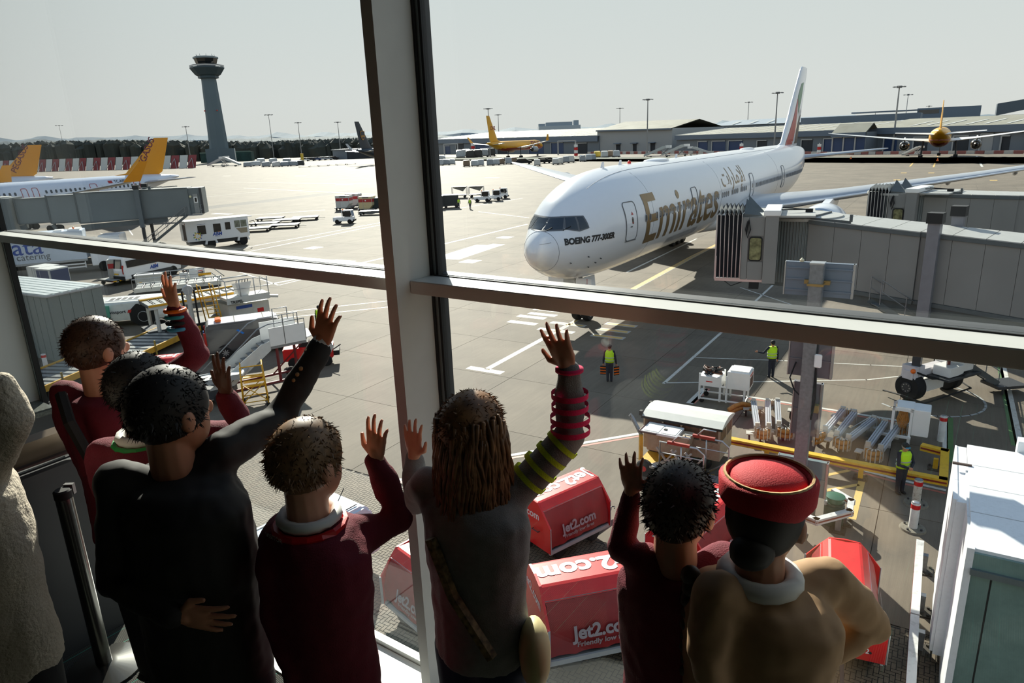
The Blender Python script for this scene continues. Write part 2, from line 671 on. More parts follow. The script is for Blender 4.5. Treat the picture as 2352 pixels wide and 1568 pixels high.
# ================================================================== the apron
def ground_mat():
    m = bpy.data.materials.new('apron_concrete')
    m.use_nodes = True
    nt = m.node_tree
    b = nt.nodes['Principled BSDF']
    b.inputs['Roughness'].default_value = 0.8
    b.inputs['Specular IOR Level'].default_value = 0.35
    ge = nt.nodes.new('ShaderNodeNewGeometry')
    mp = nt.nodes.new('ShaderNodeMapping')
    mp.vector_type = 'POINT'
    mp.inputs['Rotation'].default_value = (0, 0, AX)
    nt.links.new(ge.outputs['Position'], mp.inputs['Vector'])
    # brush lines run out from the terminal, stains are long and soft
    st = nt.nodes.new('ShaderNodeMapping')
    st.inputs['Scale'].default_value = (9.0, 0.5, 1)
    nt.links.new(mp.outputs[0], st.inputs['Vector'])
    n1 = nt.nodes.new('ShaderNodeTexNoise')
    n1.inputs['Scale'].default_value = 1.0
    n1.inputs['Detail'].default_value = 6
    nt.links.new(st.outputs[0], n1.inputs['Vector'])
    n2 = nt.nodes.new('ShaderNodeTexNoise')
    n2.inputs['Scale'].default_value = 0.22
    n2.inputs['Detail'].default_value = 8
    n2.inputs['Roughness'].default_value = 0.62
    nt.links.new(mp.outputs[0], n2.inputs['Vector'])
    n3 = nt.nodes.new('ShaderNodeTexNoise')
    n3.inputs['Scale'].default_value = 45
    n3.inputs['Detail'].default_value = 3
    nt.links.new(mp.outputs[0], n3.inputs['Vector'])
    oi = nt.nodes.new('ShaderNodeObjectInfo')
    a1 = nt.nodes.new('ShaderNodeMath'); a1.operation = 'MULTIPLY_ADD'
    a1.inputs[1].default_value = 0.35; a1.inputs[2].default_value = 0.0
    nt.links.new(n1.outputs['Fac'], a1.inputs[0])
    a2 = nt.nodes.new('ShaderNodeMath'); a2.operation = 'MULTIPLY_ADD'
    a2.inputs[1].default_value = 0.9
    nt.links.new(n2.outputs['Fac'], a2.inputs[0]); nt.links.new(a1.outputs[0], a2.inputs[2])
    a3 = nt.nodes.new('ShaderNodeMath'); a3.operation = 'MULTIPLY_ADD'
    a3.inputs[1].default_value = 0.25
    nt.links.new(n3.outputs['Fac'], a3.inputs[0]); nt.links.new(a2.outputs[0], a3.inputs[2])
    a4 = nt.nodes.new('ShaderNodeMath'); a4.operation = 'MULTIPLY_ADD'
    a4.inputs[1].default_value = 0.12
    nt.links.new(oi.outputs['Random'], a4.inputs[0]); nt.links.new(a3.outputs[0], a4.inputs[2])
    rp = nt.nodes.new('ShaderNodeValToRGB')
    rp.color_ramp.elements[0].position = 0.40
    rp.color_ramp.elements[0].color = (0.068, 0.055, 0.041, 1)
    rp.color_ramp.elements[1].position = 1.15 if False else 1.0
    rp.color_ramp.elements[1].color = (0.185, 0.152, 0.113, 1)
    nt.links.new(a4.outputs[0], rp.inputs[0])
    nt.links.new(rp.outputs[0], b.inputs['Base Color'])
    bp = nt.nodes.new('ShaderNodeBump')
    bp.inputs['Strength'].default_value = 0.25
    bp.inputs['Distance'].default_value = 0.01
    nt.links.new(n3.outputs['Fac'], bp.inputs['Height'])
    nt.links.new(bp.outputs[0], b.inputs['Normal'])
    return m


APRON = ground_mat()
JOINT = paint('joint_sealant', (34, 31, 28), 0.8)
apron = struct('ground', MB().add([(-2600, -60, -0.02), (2600, -60, -0.02), (2600, 3000, -0.02), (-2600, 3000, -0.02)], [(0, 1, 2, 3)]), APRON)
obj('joint_bed', MB().add([UW(-130, 15.6, -0.014), UW(120, 15.6, -0.014), UW(120, 150, -0.014), UW(-130, 150, -0.014)], [(0, 1, 2, 3)]), JOINT, apron)
U0, W0, BAY = -16.6, 20.95, 5.35
h = BAY / 2 - 0.011
slab_me = MB().add([(-h, -h, 0), (h, -h, 0), (h, h, 0), (-h, h, 0), (-h, -h, -.013), (h, -h, -.013), (h, h, -.013), (-h, h, -.013)],
                   [(0, 1, 2, 3), (4, 5, 1, 0), (5, 6, 2, 1), (6, 7, 3, 2), (7, 4, 0, 3)]).mesh('concrete_slab', APRON)
cand = []
for i in range(-20, 24):
    for j in range(-1, 25):
        u, w = U0 + BAY * (i + .5), W0 + BAY * (j + .5)
        p = UW(u, w)
        if p.y < 9 or abs(p.x) > p.y * 0.86 + 9:
            continue
        cand.append((p.length, p, u, w))
cand.sort(key=lambda q: q[0])
for _, p, u, w in cand[:290]:
    link('concrete_slab', slab_me, apron, loc=p, rot=(0, 0, RU))
rest = MB()
for _, p, u, w in cand[290:]:
    rest.add([UW(u - h, w - h), UW(u + h, w - h), UW(u + h, w + h), UW(u - h, w + h)], [(0, 1, 2, 3)])
tag(obj('concrete_slabs_beyond', rest, APRON, apron), kind='stuff')

# block paving along the foot of the terminal, herringbone at right angles
PAVE = paint('paving_block', (104, 92, 74), 0.7, var=0.22, scale=1.7, bump=0.3, bscale=70, dirt=(52, 46, 38), dirt_amt=0.6, dscale=0.8)
obj('paving_bed', MB().add([UW(-40, 2, -0.012), UW(12, 2, -0.012), UW(12, 15.56, -0.012), UW(-40, 15.56, -0.012)], [(0, 1, 2, 3)]), JOINT, apron)
L_, W_ = 0.20, 0.10
blk = {}
for key, (a, b) in {'h': (L_, W_), 'v': (W_, L_)}.items():
    x, y = a / 2 - .004, b / 2 - .004
    blk[key] = MB().add([(-x, -y, 0), (x, -y, 0), (x, y, 0), (-x, y, 0), (-x, -y, -.011), (x, -y, -.011), (x, y, -.011), (-x, y, -.011)],
                        [(0, 1, 2, 3), (4, 5, 1, 0), (5, 6, 2, 1), (6, 7, 3, 2), (7, 4, 0, 3)]).mesh('paving_block', PAVE)
blocks = []
SB = 1.0
pw = 0.1 * SB
for r in range(0, 106):
    for c in range(-240, 60):
        q = (c - r) % 4
        if q == 0:
            u, w, key = (c + 1.0) * pw, 5.0 + (r + .5) * pw, 'h'
        elif q == 3:
            u, w, key = (c + .5) * pw, 5.0 + (r + 1.0) * pw, 'v'
        else:
            continue
        if w > 15.5:
            continue
        p = UW(u, w)
        blocks.append((p.length, p, key))


def in_gap(p):
    x = p.x / max(p.y, 1)
    return (-.30 < x < -.10 and p.y > 7) or (.30 < x < .62 and p.y < 12)


for key in blk:
    for v in blk[key].vertices:
        v.co.x *= SB
        v.co.y *= SB
vis = sorted([b_ for b_ in blocks if in_gap(b_[1])], key=lambda q: q[0])
one = set()
for n_, (d, p, key) in enumerate(vis[:290]):
    link('paving_block', blk[key], apron, loc=p, rot=(0, 0, RU))
    one.add((round(p.x, 3), round(p.y, 3)))
rest = MB()
for d, p, key in blocks:
    if (round(p.x, 3), round(p.y, 3)) in one:
        continue
    a, b = (L_ * SB / 2 - .008, W_ * SB / 2 - .008) if key == 'h' else (W_ * SB / 2 - .008, L_ * SB / 2 - .008)
    rest.add([p - EU * a - EW * b, p + EU * a - EW * b, p + EU * a + EW * b, p - EU * a + EW * b], [(0, 1, 2, 3)])
tag(obj('paving_blocks_beyond', rest, PAVE, apron), kind='stuff')

# ---- painted markings: thin films of paint on the concrete
LWHITE = paint('line_white', (206, 204, 196), 0.6, var=0.1, scale=3, dirt=(120, 108, 92), dirt_amt=0.75, dscale=3)
LYEL = paint('line_yellow', (214, 178, 104), 0.6, var=0.08, scale=3, dirt=(130, 110, 80), dirt_amt=0.5, dscale=3)
LRED = paint('line_red', (176, 104, 88), 0.6, var=0.1, dirt=(120, 98, 82), dirt_amt=0.8, dscale=3)
LGREEN = paint('line_green', (72, 112, 62), 0.6, var=0.1, dirt=(110, 100, 82), dirt_amt=0.4, dscale=3)
LBORD = paint('line_border', (166, 168, 166), 0.6, var=0.08)
DARKP = paint('dark_patch', (84, 80, 74), 0.6, var=0.15, scale=1.5)


def stripe(pts, wd, mat, z=0.004, name='painted_line'):
    mb = MB()
    pts = [Vector((p[0], p[1], 0)) for p in pts]
    for a, b in zip(pts[:-1], pts[1:]):
        d = (b - a).normalized()
        s_ = Vector((-d.y, d.x, 0)) * wd / 2
        e_ = d * (wd * .25)
        mb.add([a - s_ - e_ + Vector((0, 0, z)), b - s_ + e_ + Vector((0, 0, z)), b + s_ + e_ + Vector((0, 0, z)), a + s_ - e_ + Vector((0, 0, z))], [(0, 1, 2, 3)])
    return obj(name, mb, mat, apron)


def patch(c, ln, wd, rz, mat, z=0.004, name='painted_patch'):
    return obj(name, MB().box((0, 0, 0), (ln, wd, .002)), mat, apron, loc=(c[0], c[1], z), rot=(0, 0, rz))


# stand centreline with its stop bars
stripe([UW(-18.35, 26.9), UW(-18.75, 60), UW(-18.9, 120)], 0.32, LBORD, 0.003)
stripe([UW(-18.35, 26.98), UW(-18.75, 60), UW(-18.9, 120)], 0.16, LYEL, 0.006)
stripe([UW(-19.25, 26.75), UW(-17.45, 26.75)], 0.46, LBORD, 0.003)
stripe([UW(-19.15, 26.75), UW(-17.6, 26.75)], 0.24, LYEL, 0.006)
for w_ in (34.6, 36.2):
    stripe([UW(-19.6, w_), UW(-17.5, w_)], 0.5, LBORD, 0.003)
    stripe([UW(-19.5, w_), UW(-17.6, w_)], 0.26, LYEL, 0.006)
for k_, (x, y, _z) in enumerate(((0.692, 41.301, 0), (1.308, 42.622, 0), (2.033, 43.189, 0), (2.438, 44.307, 0), (5.422, 37.471, 0), (5.929, 38.694, 0), (6.553, 39.879, 0))):
    for wd, ln, mt, z in ((.55, 2.0, LBORD, .003), (.3, 1.75, LYEL, .006)):
        patch((x, y), ln, wd, RU, mt, z, 'painted_bar')
stripe([UW(-18.75, 44), UW(-19.05, 62), UW(-18.6, 90)], 0.2, LYEL, 0.0065)
# white equipment lines
stripe([(6.832, 29.528, 0), (11.744, 37.275, 0), (19.554, 49.86, 0)], 0.16, LWHITE)
stripe([(6.903, 29.578, 0), (10.229, 29.306, 0), (15.757, 28.947, 0), (20.334, 29.719, 0)], 0.10, LWHITE)
stripe([(9.226, 33.074, 0), (13.267, 32.054, 0), (16.953, 30.908, 0), (19.582, 30.126, 0)], 0.09, LWHITE)
stripe([(17.606, 43.202, 0), (19.332, 38.016, 0)], 0.09, LWHITE)
stripe([(16.652, 48.854, 0), (18.132, 43.112, 0)], 0.10, LWHITE)
stripe([(9.731, 56.324, 0), (20.106, 73.509, 0)], 0.2, LWHITE)
stripe([(-17.175, 46.311, 0), (-8.611, 49.088, 0), (-5.071, 48.463, 0), (-4.492, 49.068, 0)], 0.12, LWHITE)
stripe([(-17.675, 44.377, 0), (-8.305, 47.126, 0)], 0.12, LWHITE)
stripe([(-30.977, 71.157, 0), (-19.212, 56.629, 0), (-17.733, 59.138, 0)], 0.14, LWHITE)
stripe([(-20.7, 56.74, 0), (-18.616, 58.929, 0)], 0.34, LWHITE)
stripe([(-15.345, 64.594, 0), (-8.408, 75.142, 0), (2.581, 92.42, 0)], 0.34, LWHITE)
stripe([(-17.347, 68.747, 0), (-15.252, 67.485, 0)], 0.5, LWHITE)
stripe([(-33.439, 75.984, 0), (-25.097, 89.751, 0), (-11.656, 114.103, 0), (3.091, 134.893, 0)], 0.16, LWHITE)
stripe([(-29.297, 76.469, 0), (-17.68, 99.221, 0)], 0.2, LWHITE)
stripe([(-59.856, 102.497, 0), (-49.069, 89.288, 0)], 0.16, LWHITE)
stripe([(-57.357, 105.806, 0), (-52.71, 97.962, 0)], 0.16, LWHITE)
stripe([(-45.573, 121.41, 0), (-32.829, 126.3, 0)], 0.25, LWHITE)
stripe([(-75.586, 177.131, 0), (-65.683, 189.858, 0)], 0.3, LWHITE)
stripe([(-78.003, 210.956, 0), (-30.278, 162.183, 0)], 0.3, LWHITE)
stripe([(-112.027, 264.584, 0), (-39.72, 207.451, 0)], 0.3, LWHITE)
stripe([(-4.475, 111.979, 0), (3.142, 100.215, 0)], 0.2, LWHITE)
for x, y, _z in ((-22.002, 78.082, 0), (-1.424, 74.556, 0), (-3.648, 64.775, 0), (-0.332, 80.478, 0)):
    patch((x, y), 1.6, 1.6, RU, LWHITE, name='painted_patch')
for (x, y, _z), ln in (((-51.367, 126.556, 0), 5), ((-47.574, 208.331, 0), 6), ((-82.547, 286.516, 0), 6), ((-125.335, 320.021, 0), 5), ((-4.104, 214.628, 0), 5)):
    patch((x, y), ln, 1.2, RU, LWHITE)
patch((-4.152, 70.715, 0), 9, 3.0, RW + .1, DARKP, 0.0035, 'asphalt_patch')
# red and white kerb line of the equipment area
stripe([(-4.23, 21.031, 0), (-2.678, 21.727, 0), (-0.569, 22.599, 0), (4.725, 24.152, 0)], 0.17, LWHITE)
stripe([(-4.201, 20.845, 0), (-2.661, 21.53, 0), (-0.568, 22.353, 0), (4.68, 23.915, 0)], 0.12, LRED)
stripe([(7.351, 23.502, 0), (9.923, 21.9, 0), (12.145, 19.847, 0), (13.189, 19.046, 0)], 0.14, LWHITE)
stripe([(7.296, 23.314, 0), (9.841, 21.701, 0), (12.038, 19.651, 0), (13.077, 18.864, 0)], 0.12, LRED)
stripe([(7.376, 27.033, 0), (8.418, 28.604, 0)], 0.3, LWHITE)
stripe([(7.5, 27.019, 0), (8.568, 28.587, 0)], 0.2, LRED)
stripe([(9.921, 27.52, 0), (11.616, 26.428, 0), (14.895, 24.268, 0)], 0.16, LWHITE)
stripe([(9.854, 27.321, 0), (11.54, 26.242, 0), (14.783, 24.068, 0)], 0.12, LRED)
# yellow hatching by the rail
stripe([(11.258, 20.222, 0), (9.656, 17.649, 0)], 0.2, LYEL)
stripe([(8.919, 19.143, 0), (10.759, 19.583, 0)], 0.14, LYEL)
stripe([(9.623, 20.148, 0), (10.95, 20.556, 0)], 0.14, LYEL)
stripe([(9.108, 21.835, 0), (8.454, 20.614, 0)], 0.2, LYEL)
# green and white lines
stripe([(22.627, 30.064, 0), (17.559, 21.906, 0)], 0.26, LWHITE)
stripe([(22.497, 30.081, 0), (17.387, 21.922, 0)], 0.20, LGREEN)
stripe([(16.534, 24.444, 0), (14.327, 20.901, 0)], 0.16, LWHITE)
stripe([(16.691, 24.428, 0), (14.493, 20.886, 0)], 0.2, LGREEN)
arc = [UW(*p_) for p_ in ()]
cx, cy = (17.029, 26.633, 0)[:2]
arc = [(cx + 2.1 * math.cos(t), cy + 2.1 * math.sin(t)) for t in np.linspace(-2.9, 0.9, 20)]
stripe(arc, 0.09, LBORD, 0.005)
# yellow lead-in lines of the far stand
stripe([(133.134, 229.291, 0), (107.633, 188.139, 0)], 0.4, LYEL)
stripe([(147.409, 241.738, 0), (109.27, 180.404, 0)], 0.4, LYEL)
stripe([(153.552, 230.993, 0), (117.769, 174.453, 0)], 0.5, LWHITE)
for x, y, _z in ((92.346, 163.583, 0), (96.567, 159.974, 0), (104.603, 153.104, 0), (79.776, 143.549, 0), (92.421, 133.136, 0)):
    patch((x, y), 2.2, 1.2, RW, LYEL)

# ================================================================== the big white airliner on the stand
JW = paint('airliner_white', (232, 234, 238), 0.22, var=0.015, coat=0.35, spec=0.5)
JGOLD = paint('airliner_gold', (138, 112, 72), 0.32, 0.35, var=0.05)
JLINE = paint('panel_line', (120, 126, 134), 0.5)
JDARK = paint('airliner_black_lettering', (24, 24, 28), 0.4)
JGREY = paint('airliner_wing_grey', (176, 180, 186), 0.28, 0.25, var=0.04)
JRED = paint('airliner_flag_red', (176, 44, 40), 0.35)
JGREEN = paint('airliner_flag_green', (60, 130, 84), 0.35)
JBLACK = paint('airliner_flag_black', (28, 28, 32), 0.35)
CHROME = paint('polished_lip', (200, 204, 208), 0.12, 0.95, var=0.02)


class Hull:
    """a fuselage given by (x, z bottom, z top, half width); x runs aft from the nose, port is -y"""

    def __init__(self, st):
        self.x = np.array([s[0] for s in st], float)
        self.c = [np.array([s[i] for s in st], float) for i in (1, 2, 3)]
        self.t = []
        for y in self.c:      # monotone cubic tangents
            d = np.diff(y) / np.diff(self.x)
            m = np.zeros_like(y)
            m[0], m[-1] = d[0], d[-1]
            for i in range(1, len(y) - 1):
                if d[i - 1] * d[i] <= 0:
                    m[i] = 0
                else:
                    m[i] = 2 * d[i - 1] * d[i] / (d[i - 1] + d[i])
            self.t.append(m)

    def at(self, x):
        x = min(max(x, self.x[0]), self.x[-1])
        i = min(max(int(np.searchsorted(self.x, x)) - 1, 0), len(self.x) - 2)
        h = self.x[i + 1] - self.x[i]
        s = (x - self.x[i]) / h
        r = []
        for y, m in zip(self.c, self.t):
            r.append(y[i] * (2 * s**3 - 3 * s**2 + 1) + h * m[i] * (s**3 - 2 * s**2 + s) + y[i + 1] * (-2 * s**3 + 3 * s**2) + h * m[i + 1] * (s**3 - s**2))
        return r

    def ring(self, x, n, e=0.0):
        zb, zt, w = self.at(x)
        zc, hh = (zb + zt) / 2, (zt - zb) / 2
        return [(x, -(w + e) * math.cos(2 * PI * k / n), zc + (hh + e) * math.sin(2 * PI * k / n)) for k in range(n)]

    def side(self, x, z, e=0.012, s=-1):
        zb, zt, w = self.at(x)
        zc, hh = (zb + zt) / 2, (zt - zb) / 2
        q = max(-0.999, min(0.999, (z - zc) / hh))
        cy = math.sqrt(1 - q * q)
        n = Vector((0, s * cy / w, q / hh)).normalized()
        # lean the normal with the taper
        w2 = self.at(x + .05)[2]
        n = Vector((-(w2 - w) / .05 * .9, n.y, n.z)).normalized()
        return Vector((x, s * w * cy, z)) + n * e

    def mesh(self, xs, n, mat, name='fuselage'):
        mb = MB()
        mb.loft([self.ring(x, n) for x in xs], cap=True)
        return mb.mesh(name, mat, True)


def poly_grid(poly, cut):
    """a flat outline as a mesh cut into a grid so that it can be bent"""
    me = bpy.data.meshes.new('patch')
    me.from_pydata([(p[0], p[1], 0) for p in poly], [], [tuple(range(len(poly)))])
    bm = bmesh.new()
    bm.from_mesh(me)
    for ax in (0, 1):
        vals = [p[ax] for p in poly]
        k = min(vals) + cut
        while k < max(vals):
            bmesh.ops.bisect_plane(bm, geom=bm.verts[:] + bm.edges[:] + bm.faces[:], plane_co=(k, 0, 0) if ax == 0 else (0, k, 0), plane_no=(1, 0, 0) if ax == 0 else (0, 1, 0))
            k += cut
    bm.to_mesh(me)
    bm.free()
    return me


def wrap(me, hull, mat, parent, name, e=0.012, s=-1, flip=False):
    for v in me.vertices:
        v.co = hull.side(v.co.x, v.co.y, e, s)
    me.materials.clear()
    me.materials.append(mat)
    return link(name, me, parent)


def rrect(x0, x1, z0, z1, r, n=4):
    pts = []
    for cx, cz, a in ((x1 - r, z1 - r, 0), (x0 + r, z1 - r, 90), (x0 + r, z0 + r, 180), (x1 - r, z0 + r, 270)):
        for k in range(n + 1):
            t = math.radians(a + 90 * k / n)
            pts.append((cx + r * math.cos(t), cz + r * math.sin(t)))
    return pts


def foil(ch, th, n=8, camber=0.02):
    """closed airfoil outline, x 0..ch, z about 0"""
    up, lo = [], []
    for k in range(n + 1):
        x = (1 - math.cos(PI * k / n)) / 2
        y = 5 * th * (0.2969 * math.sqrt(x) - 0.126 * x - 0.3516 * x**2 + 0.2843 * x**3 - 0.1036 * x**4)
        c = camber * 4 * x * (1 - x)
        up.append((x * ch, (c + y) * ch))
        lo.append((x * ch, (c - y) * ch))
    return up[::-1] + lo[1:-1]


def wing_mb(st, s, n=9, vertical=False):
    """stations (span, x leading edge, z, chord, thickness)"""
    mb = MB()
    rings = []
    for sp, xl, z, ch, th in st:
        r = []
        for x, q in foil(ch, th, n, 0.0 if vertical else 0.015):
            r.append((xl + x, q, z + sp) if vertical else (xl + x, s * sp, z + q))
        rings.append(r)
    mb.loft(rings)
    return mb


def lettering_on(hull, s, x, z, size, mat, parent, sx=1.0, shear=0.0, bold=0.0, side=-1, rot=0.0, name='lettering', step=0.35, e=0.014, space=1.0):
    me = text_mesh(s, size, shear=shear, bold=bold, align='LEFT', cut=(step * 1.6, step), sx=sx, space=space)
    for v in me.vertices:
        a, b = v.co.x, v.co.y
        v.co.x = x + (a * math.cos(rot) - b * math.sin(rot)) * (1 if side < 0 else -1)
        v.co.y = z + a * math.sin(rot) + b * math.cos(rot)
    return wrap(me, hull, mat, parent, name, e, side)


def jet_wheels(parent, x, ys, r, w, rows=(0,), name='wheel'):
    for dx in rows:
        for y in ys:
            m = MB()
            m.lathe([(r * .55, -w / 2), (r * .9, -w / 2), (r, -w * .28), (r, w * .28), (r * .9, w / 2), (r * .55, w / 2)], 24, (0, 0, 0), 'y')
            o = obj(name, m, TYRE, parent, True, loc=(x + dx, y, r), auto=0.6)
            obj('hub', MB().cyl((0, -w / 2 - .01, 0), (0, w / 2 + .01, 0), r * .5, n=14), LGREY, o)


H7 = Hull([(0, 5.02, 5.08, .03), (.12, 4.68, 5.42, .37), (.4, 4.36, 5.72, .68), (.9, 3.98, 6.08, 1.06), (1.6, 3.60, 6.45, 1.46), (2.3, 3.32, 6.98, 1.80), (3.1, 3.10, 7.55, 2.12),
           (4.2, 2.94, 8.10, 2.46), (5.6, 2.84, 8.55, 2.76), (7.2, 2.80, 8.84, 2.97), (9, 2.78, 9.0, 3.07), (11, 2.78, 9.06, 3.1), (30, 2.78, 9.06, 3.1), (52, 2.78, 9.06, 3.1),
           (56, 3.1, 9.05, 3.02), (60, 3.95, 9.0, 2.72), (64, 5.1, 8.92, 2.2), (68, 6.3, 8.75, 1.5), (71.5, 7.2, 8.5, .8), (73.2, 7.6, 8.3, .3)])
AZ7 = math.radians(32.6)
R7 = PI / 2 - AZ7
jet = thing('airliner', 'large white twin-engined airliner with gold lettering parked nose-in before the window', 'airliner', (1.27, 36.43, 0), R7)
xs = [0, .03, .08, .15, .25, .4, .6, .9, 1.2, 1.6, 2, 2.4, 2.8, 3.2, 3.7, 4.2, 4.8, 5.6, 6.4, 7.2, 8, 9, 10, 11, 14, 18, 24, 30, 36, 42, 48, 52, 54, 56, 58, 60, 62, 64, 66, 68, 70, 71.5, 72.5, 73.2]
fus = link('fuselage', H7.mesh(xs, 64, JW), jet)
# belly fairing
mb = MB()
rg = []
for x, w, zb in ((24, .5, 3.0), (26, 2.4, 2.72), (30, 3.25, 2.42), (35, 3.35, 2.35), (40, 3.25, 2.42), (44, 2.3, 2.7), (47, .5, 3.0)):
    rg.append([(x, w * math.cos(PI + PI * k / 12), 3.9 + (3.9 - zb) * math.sin(PI + PI * k / 12)) for k in range(13)])
mb.loft(rg)
obj('belly_fairing', mb, JW, jet, True)


def seam(hull, pts, parent, name='panel_seam', r=0.012, mat=JLINE):
    mb = MB()
    mb.tube(pts, r, 4)
    return obj(name, mb, mat, parent)


# radome seam and forward skin seams
seam(H7, [Vector(p) for p in H7.ring(.95, 48, .002)] + [Vector(H7.ring(.95, 48, .002)[0])], jet)
seam(H7, [H7.side(.25 + k * .09, 5.5 + .012 * k, .003) for k in range(6)], jet)
seam(H7, [Vector((x, -.9 - .045 * (x - 3), H7.at(x)[1] - .06 - .0 * x)) if False else H7.side(x, (H7.at(x)[0] + H7.at(x)[1]) / 2 + (H7.at(x)[1] - H7.at(x)[0]) / 2 * .93, .004) for x in np.linspace(4.6, 52, 60)], jet)
for x in (9.6, 24.2, 44.8):
    seam(H7, [H7.side(x, z, .002) for z in np.linspace(2.95, 8.9, 24)], jet, r=.006)

# cockpit windows: two windscreens ahead, two panes each side
CKF = paint('cockpit_frame', (96, 98, 102), 0.35)
CKG = paint('cockpit_glass', (20, 28, 36), 0.04, var=0.02, spec=1.0)
CKL = paint('windscreen_glass', (132, 160, 164), 0.05, var=0.05, spec=1.0)


def shell_patch(poly, name, mat, parent, e, cut=.12, s=-1):
    me = poly_grid(poly, cut)
    return wrap(me, H7, mat, parent, name, e, s)


for s in (-1, 1):
    f = shell_patch([(1.72, 6.13), (2.15, 6.78), (2.6, 6.78), (2.97, 6.76), (2.95, 6.1), (2.33, 5.97)], 'side_window_frame', CKF, jet, .012, s=s)
    for pl in ([(1.80, 6.18), (2.2, 6.71), (2.54, 6.71), (2.28, 6.06)], [(2.38, 6.05), (2.63, 6.71), (2.88, 6.70), (2.87, 6.14)]):
        shell_patch(pl, 'cockpit_window', CKG, f, .024, s=s)
# front windscreens lie on the brow: built in y,z over the nose ellipse
def brow(y, z, e):
    lo, hi = 0.5, 6.0
    for _ in range(40):
        x = (lo + hi) / 2
        zb, zt, w = H7.at(x)
        zc, hh = (zb + zt) / 2, (zt - zb) / 2
        if (y / w) ** 2 + ((z - zc) / hh) ** 2 > 1:
            lo = x
        else:
            hi = x
    return Vector((x - e, y, z + e * .6))


for s in (-1, 1):
    for nm, pl, mt, e in (('windscreen_frame', [(.0, 6.12), (1.04, 6.08), (.84, 6.78), (.0, 6.76)], CKF, .012), ('windscreen', [(.06, 6.18), (.96, 6.15), (.77, 6.71), (.06, 6.68)], CKG, .026)):
        me = poly_grid([(s * a, b) for a, b in pl], .14)
        for v in me.vertices:
            v.co = brow(v.co.x, v.co.y, e)
        me.materials.append(mt)
        link(nm, me, jet)
for s in (-.25, -1.0):
    obj('wiper', MB().tube([brow(s, 6.1, .03), brow(s - .25, 6.25, .05)], .02, 5), BLACK, jet)

# passenger doors
for x0, x1 in ((5.95, 7.2), (17.1, 18.25), (33.35, 34.5), (46.7, 47.8), (62.3, 63.3)):
    d = shell_patch(rrect(x0, x1, 4.98, 7.16, .22), 'door', JW, jet, .012 if 15 < x0 < 20 else .02, .25)
    outl = [H7.side(x, z, .024) for x, z in rrect(x0, x1, 4.98, 7.16, .22)]
    # finer outline so that it follows the skin
    fine = []
    for a, b in zip(rrect(x0, x1, 4.98, 7.16, .22), rrect(x0, x1, 4.98, 7.16, .22)[1:] + rrect(x0, x1, 4.98, 7.16, .22)[:1]):
        n_ = max(1, int(math.hypot(b[0] - a[0], b[1] - a[1]) / .2))
        for k in range(n_):
            t = k / n_
            fine.append(H7.side(a[0] + (b[0] - a[0]) * t, a[1] + (b[1] - a[1]) * t, .022))
    obj('door_outline', MB().tube(fine, .03, 5, closed=True), MGREY, d)
    shell_patch(rrect(x0 + .62, x0 + .8, 5.9, 6.3, .08), 'door_window', CKG, d, .03, .3)
    shell_patch(rrect(x0 + .4, x0 + .66, 5.72, 5.80, .03), 'door_handle', MGREY, d, .03, .3)
    if x0 < 10:
        shell_patch([(6.55, 6.42), (6.8, 6.42), (6.68, 6.62)], 'door_marking', JRED, d, .03, .3)
        shell_patch(rrect(6.58, 6.7, 5.92, 6.02, .03), 'door_marking', JRED, d, .03, .3)
        shell_patch([(5.95, 4.93), (7.2, 4.93), (7.2, 4.99), (5.95, 4.99)], 'door_sill', MGREY, d, .05, .3)

# cabin windows
win_me = {}
CWIN = paint('cabin_window', (38, 44, 54), 0.1, spec=0.8)
WRIM = paint('cabin_window_rim', (150, 154, 160), 0.3)
xw = [8.4, 9.0] + [10.1 + .56 * k for k in range(12)] + [x_ for x_ in [18.9 + .56 * k for k in range(25)] if int((x_ - 18.9) / .56 + .5) % 5 != 4] + [35.4 + .56 * k for k in range(20)] + [48.6 + .56 * k for k in range(23)]
for x in xw:
    w_ = .5 if True else 0
    o = shell_patch(rrect(x - .12, x + .12, 5.86, 6.24, .11, 2), 'cabin_window', CWIN, jet, .022, .6)
    r_ = [H7.side(a, b, .02) for a, b in rrect(x - .135, x + .135, 5.84, 6.26, .12, 2)]
    obj('window_rim', MB().tube(r_, .018, 4, closed=True), WRIM, o)

# lettering
lettering_on(H7, 'Emirates', 8.35, 5.78, 4.2, JGOLD, jet, sx=1.05, shear=-0.10, bold=0.055, e=.02, space=1.0)
lettering_on(H7, '\ufe95\ufe8d\ufead\ufe8e\ufee3\ufef9\ufe8d', 24.8, 7.22, 1.9, JGOLD, jet, sx=1.15, bold=0.0, e=.016)
lettering_on(H7, 'www.emirates.com', 13.6, 4.0, 1.05, WRIM, jet, sx=.8, shear=.2, e=.016, step=.25)
lettering_on(H7, 'BOEING 777-300ER', 1.3, 5.50, .44, JDARK, jet, sx=.93, shear=.25, bold=.022, rot=.0, e=.018, step=.18)
# small probes and lights
for x, z in ((2.8, 4.55), (1.7, 4.35), (3.6, 4.1), (3.9, 4.3), (3.2, 3.9)):
    p = H7.side(x, z, 0)
    obj('air_probe', MB().tube([p, p + Vector((.0, -.10, -.02)), p + Vector((-.16, -.12, -.02))], [.03, .02, .015], 6), DGREY, jet)
obj('beacon', MB().ball((13, 0, 9.12), (.16, .12, .14), 10, 6), paint('beacon_red', (220, 40, 30), .3), jet, True)
for x in (8.5, 11.2, 22):
    obj('antenna', MB().prism([(x, 9.0), (x + .5, 9.0), (x + .45, 9.35), (x + .25, 9.35)], -.025, .025), JW, jet)
obj('antenna_fairing', MB().ball((18, 0, 9.05), (1.8, .7, .16), 16, 8), JW, jet, True)
obj('antenna_fairing', MB().ball((44, 0, 9.05), (1.8, .6, .14), 16, 8), JW, jet, True)

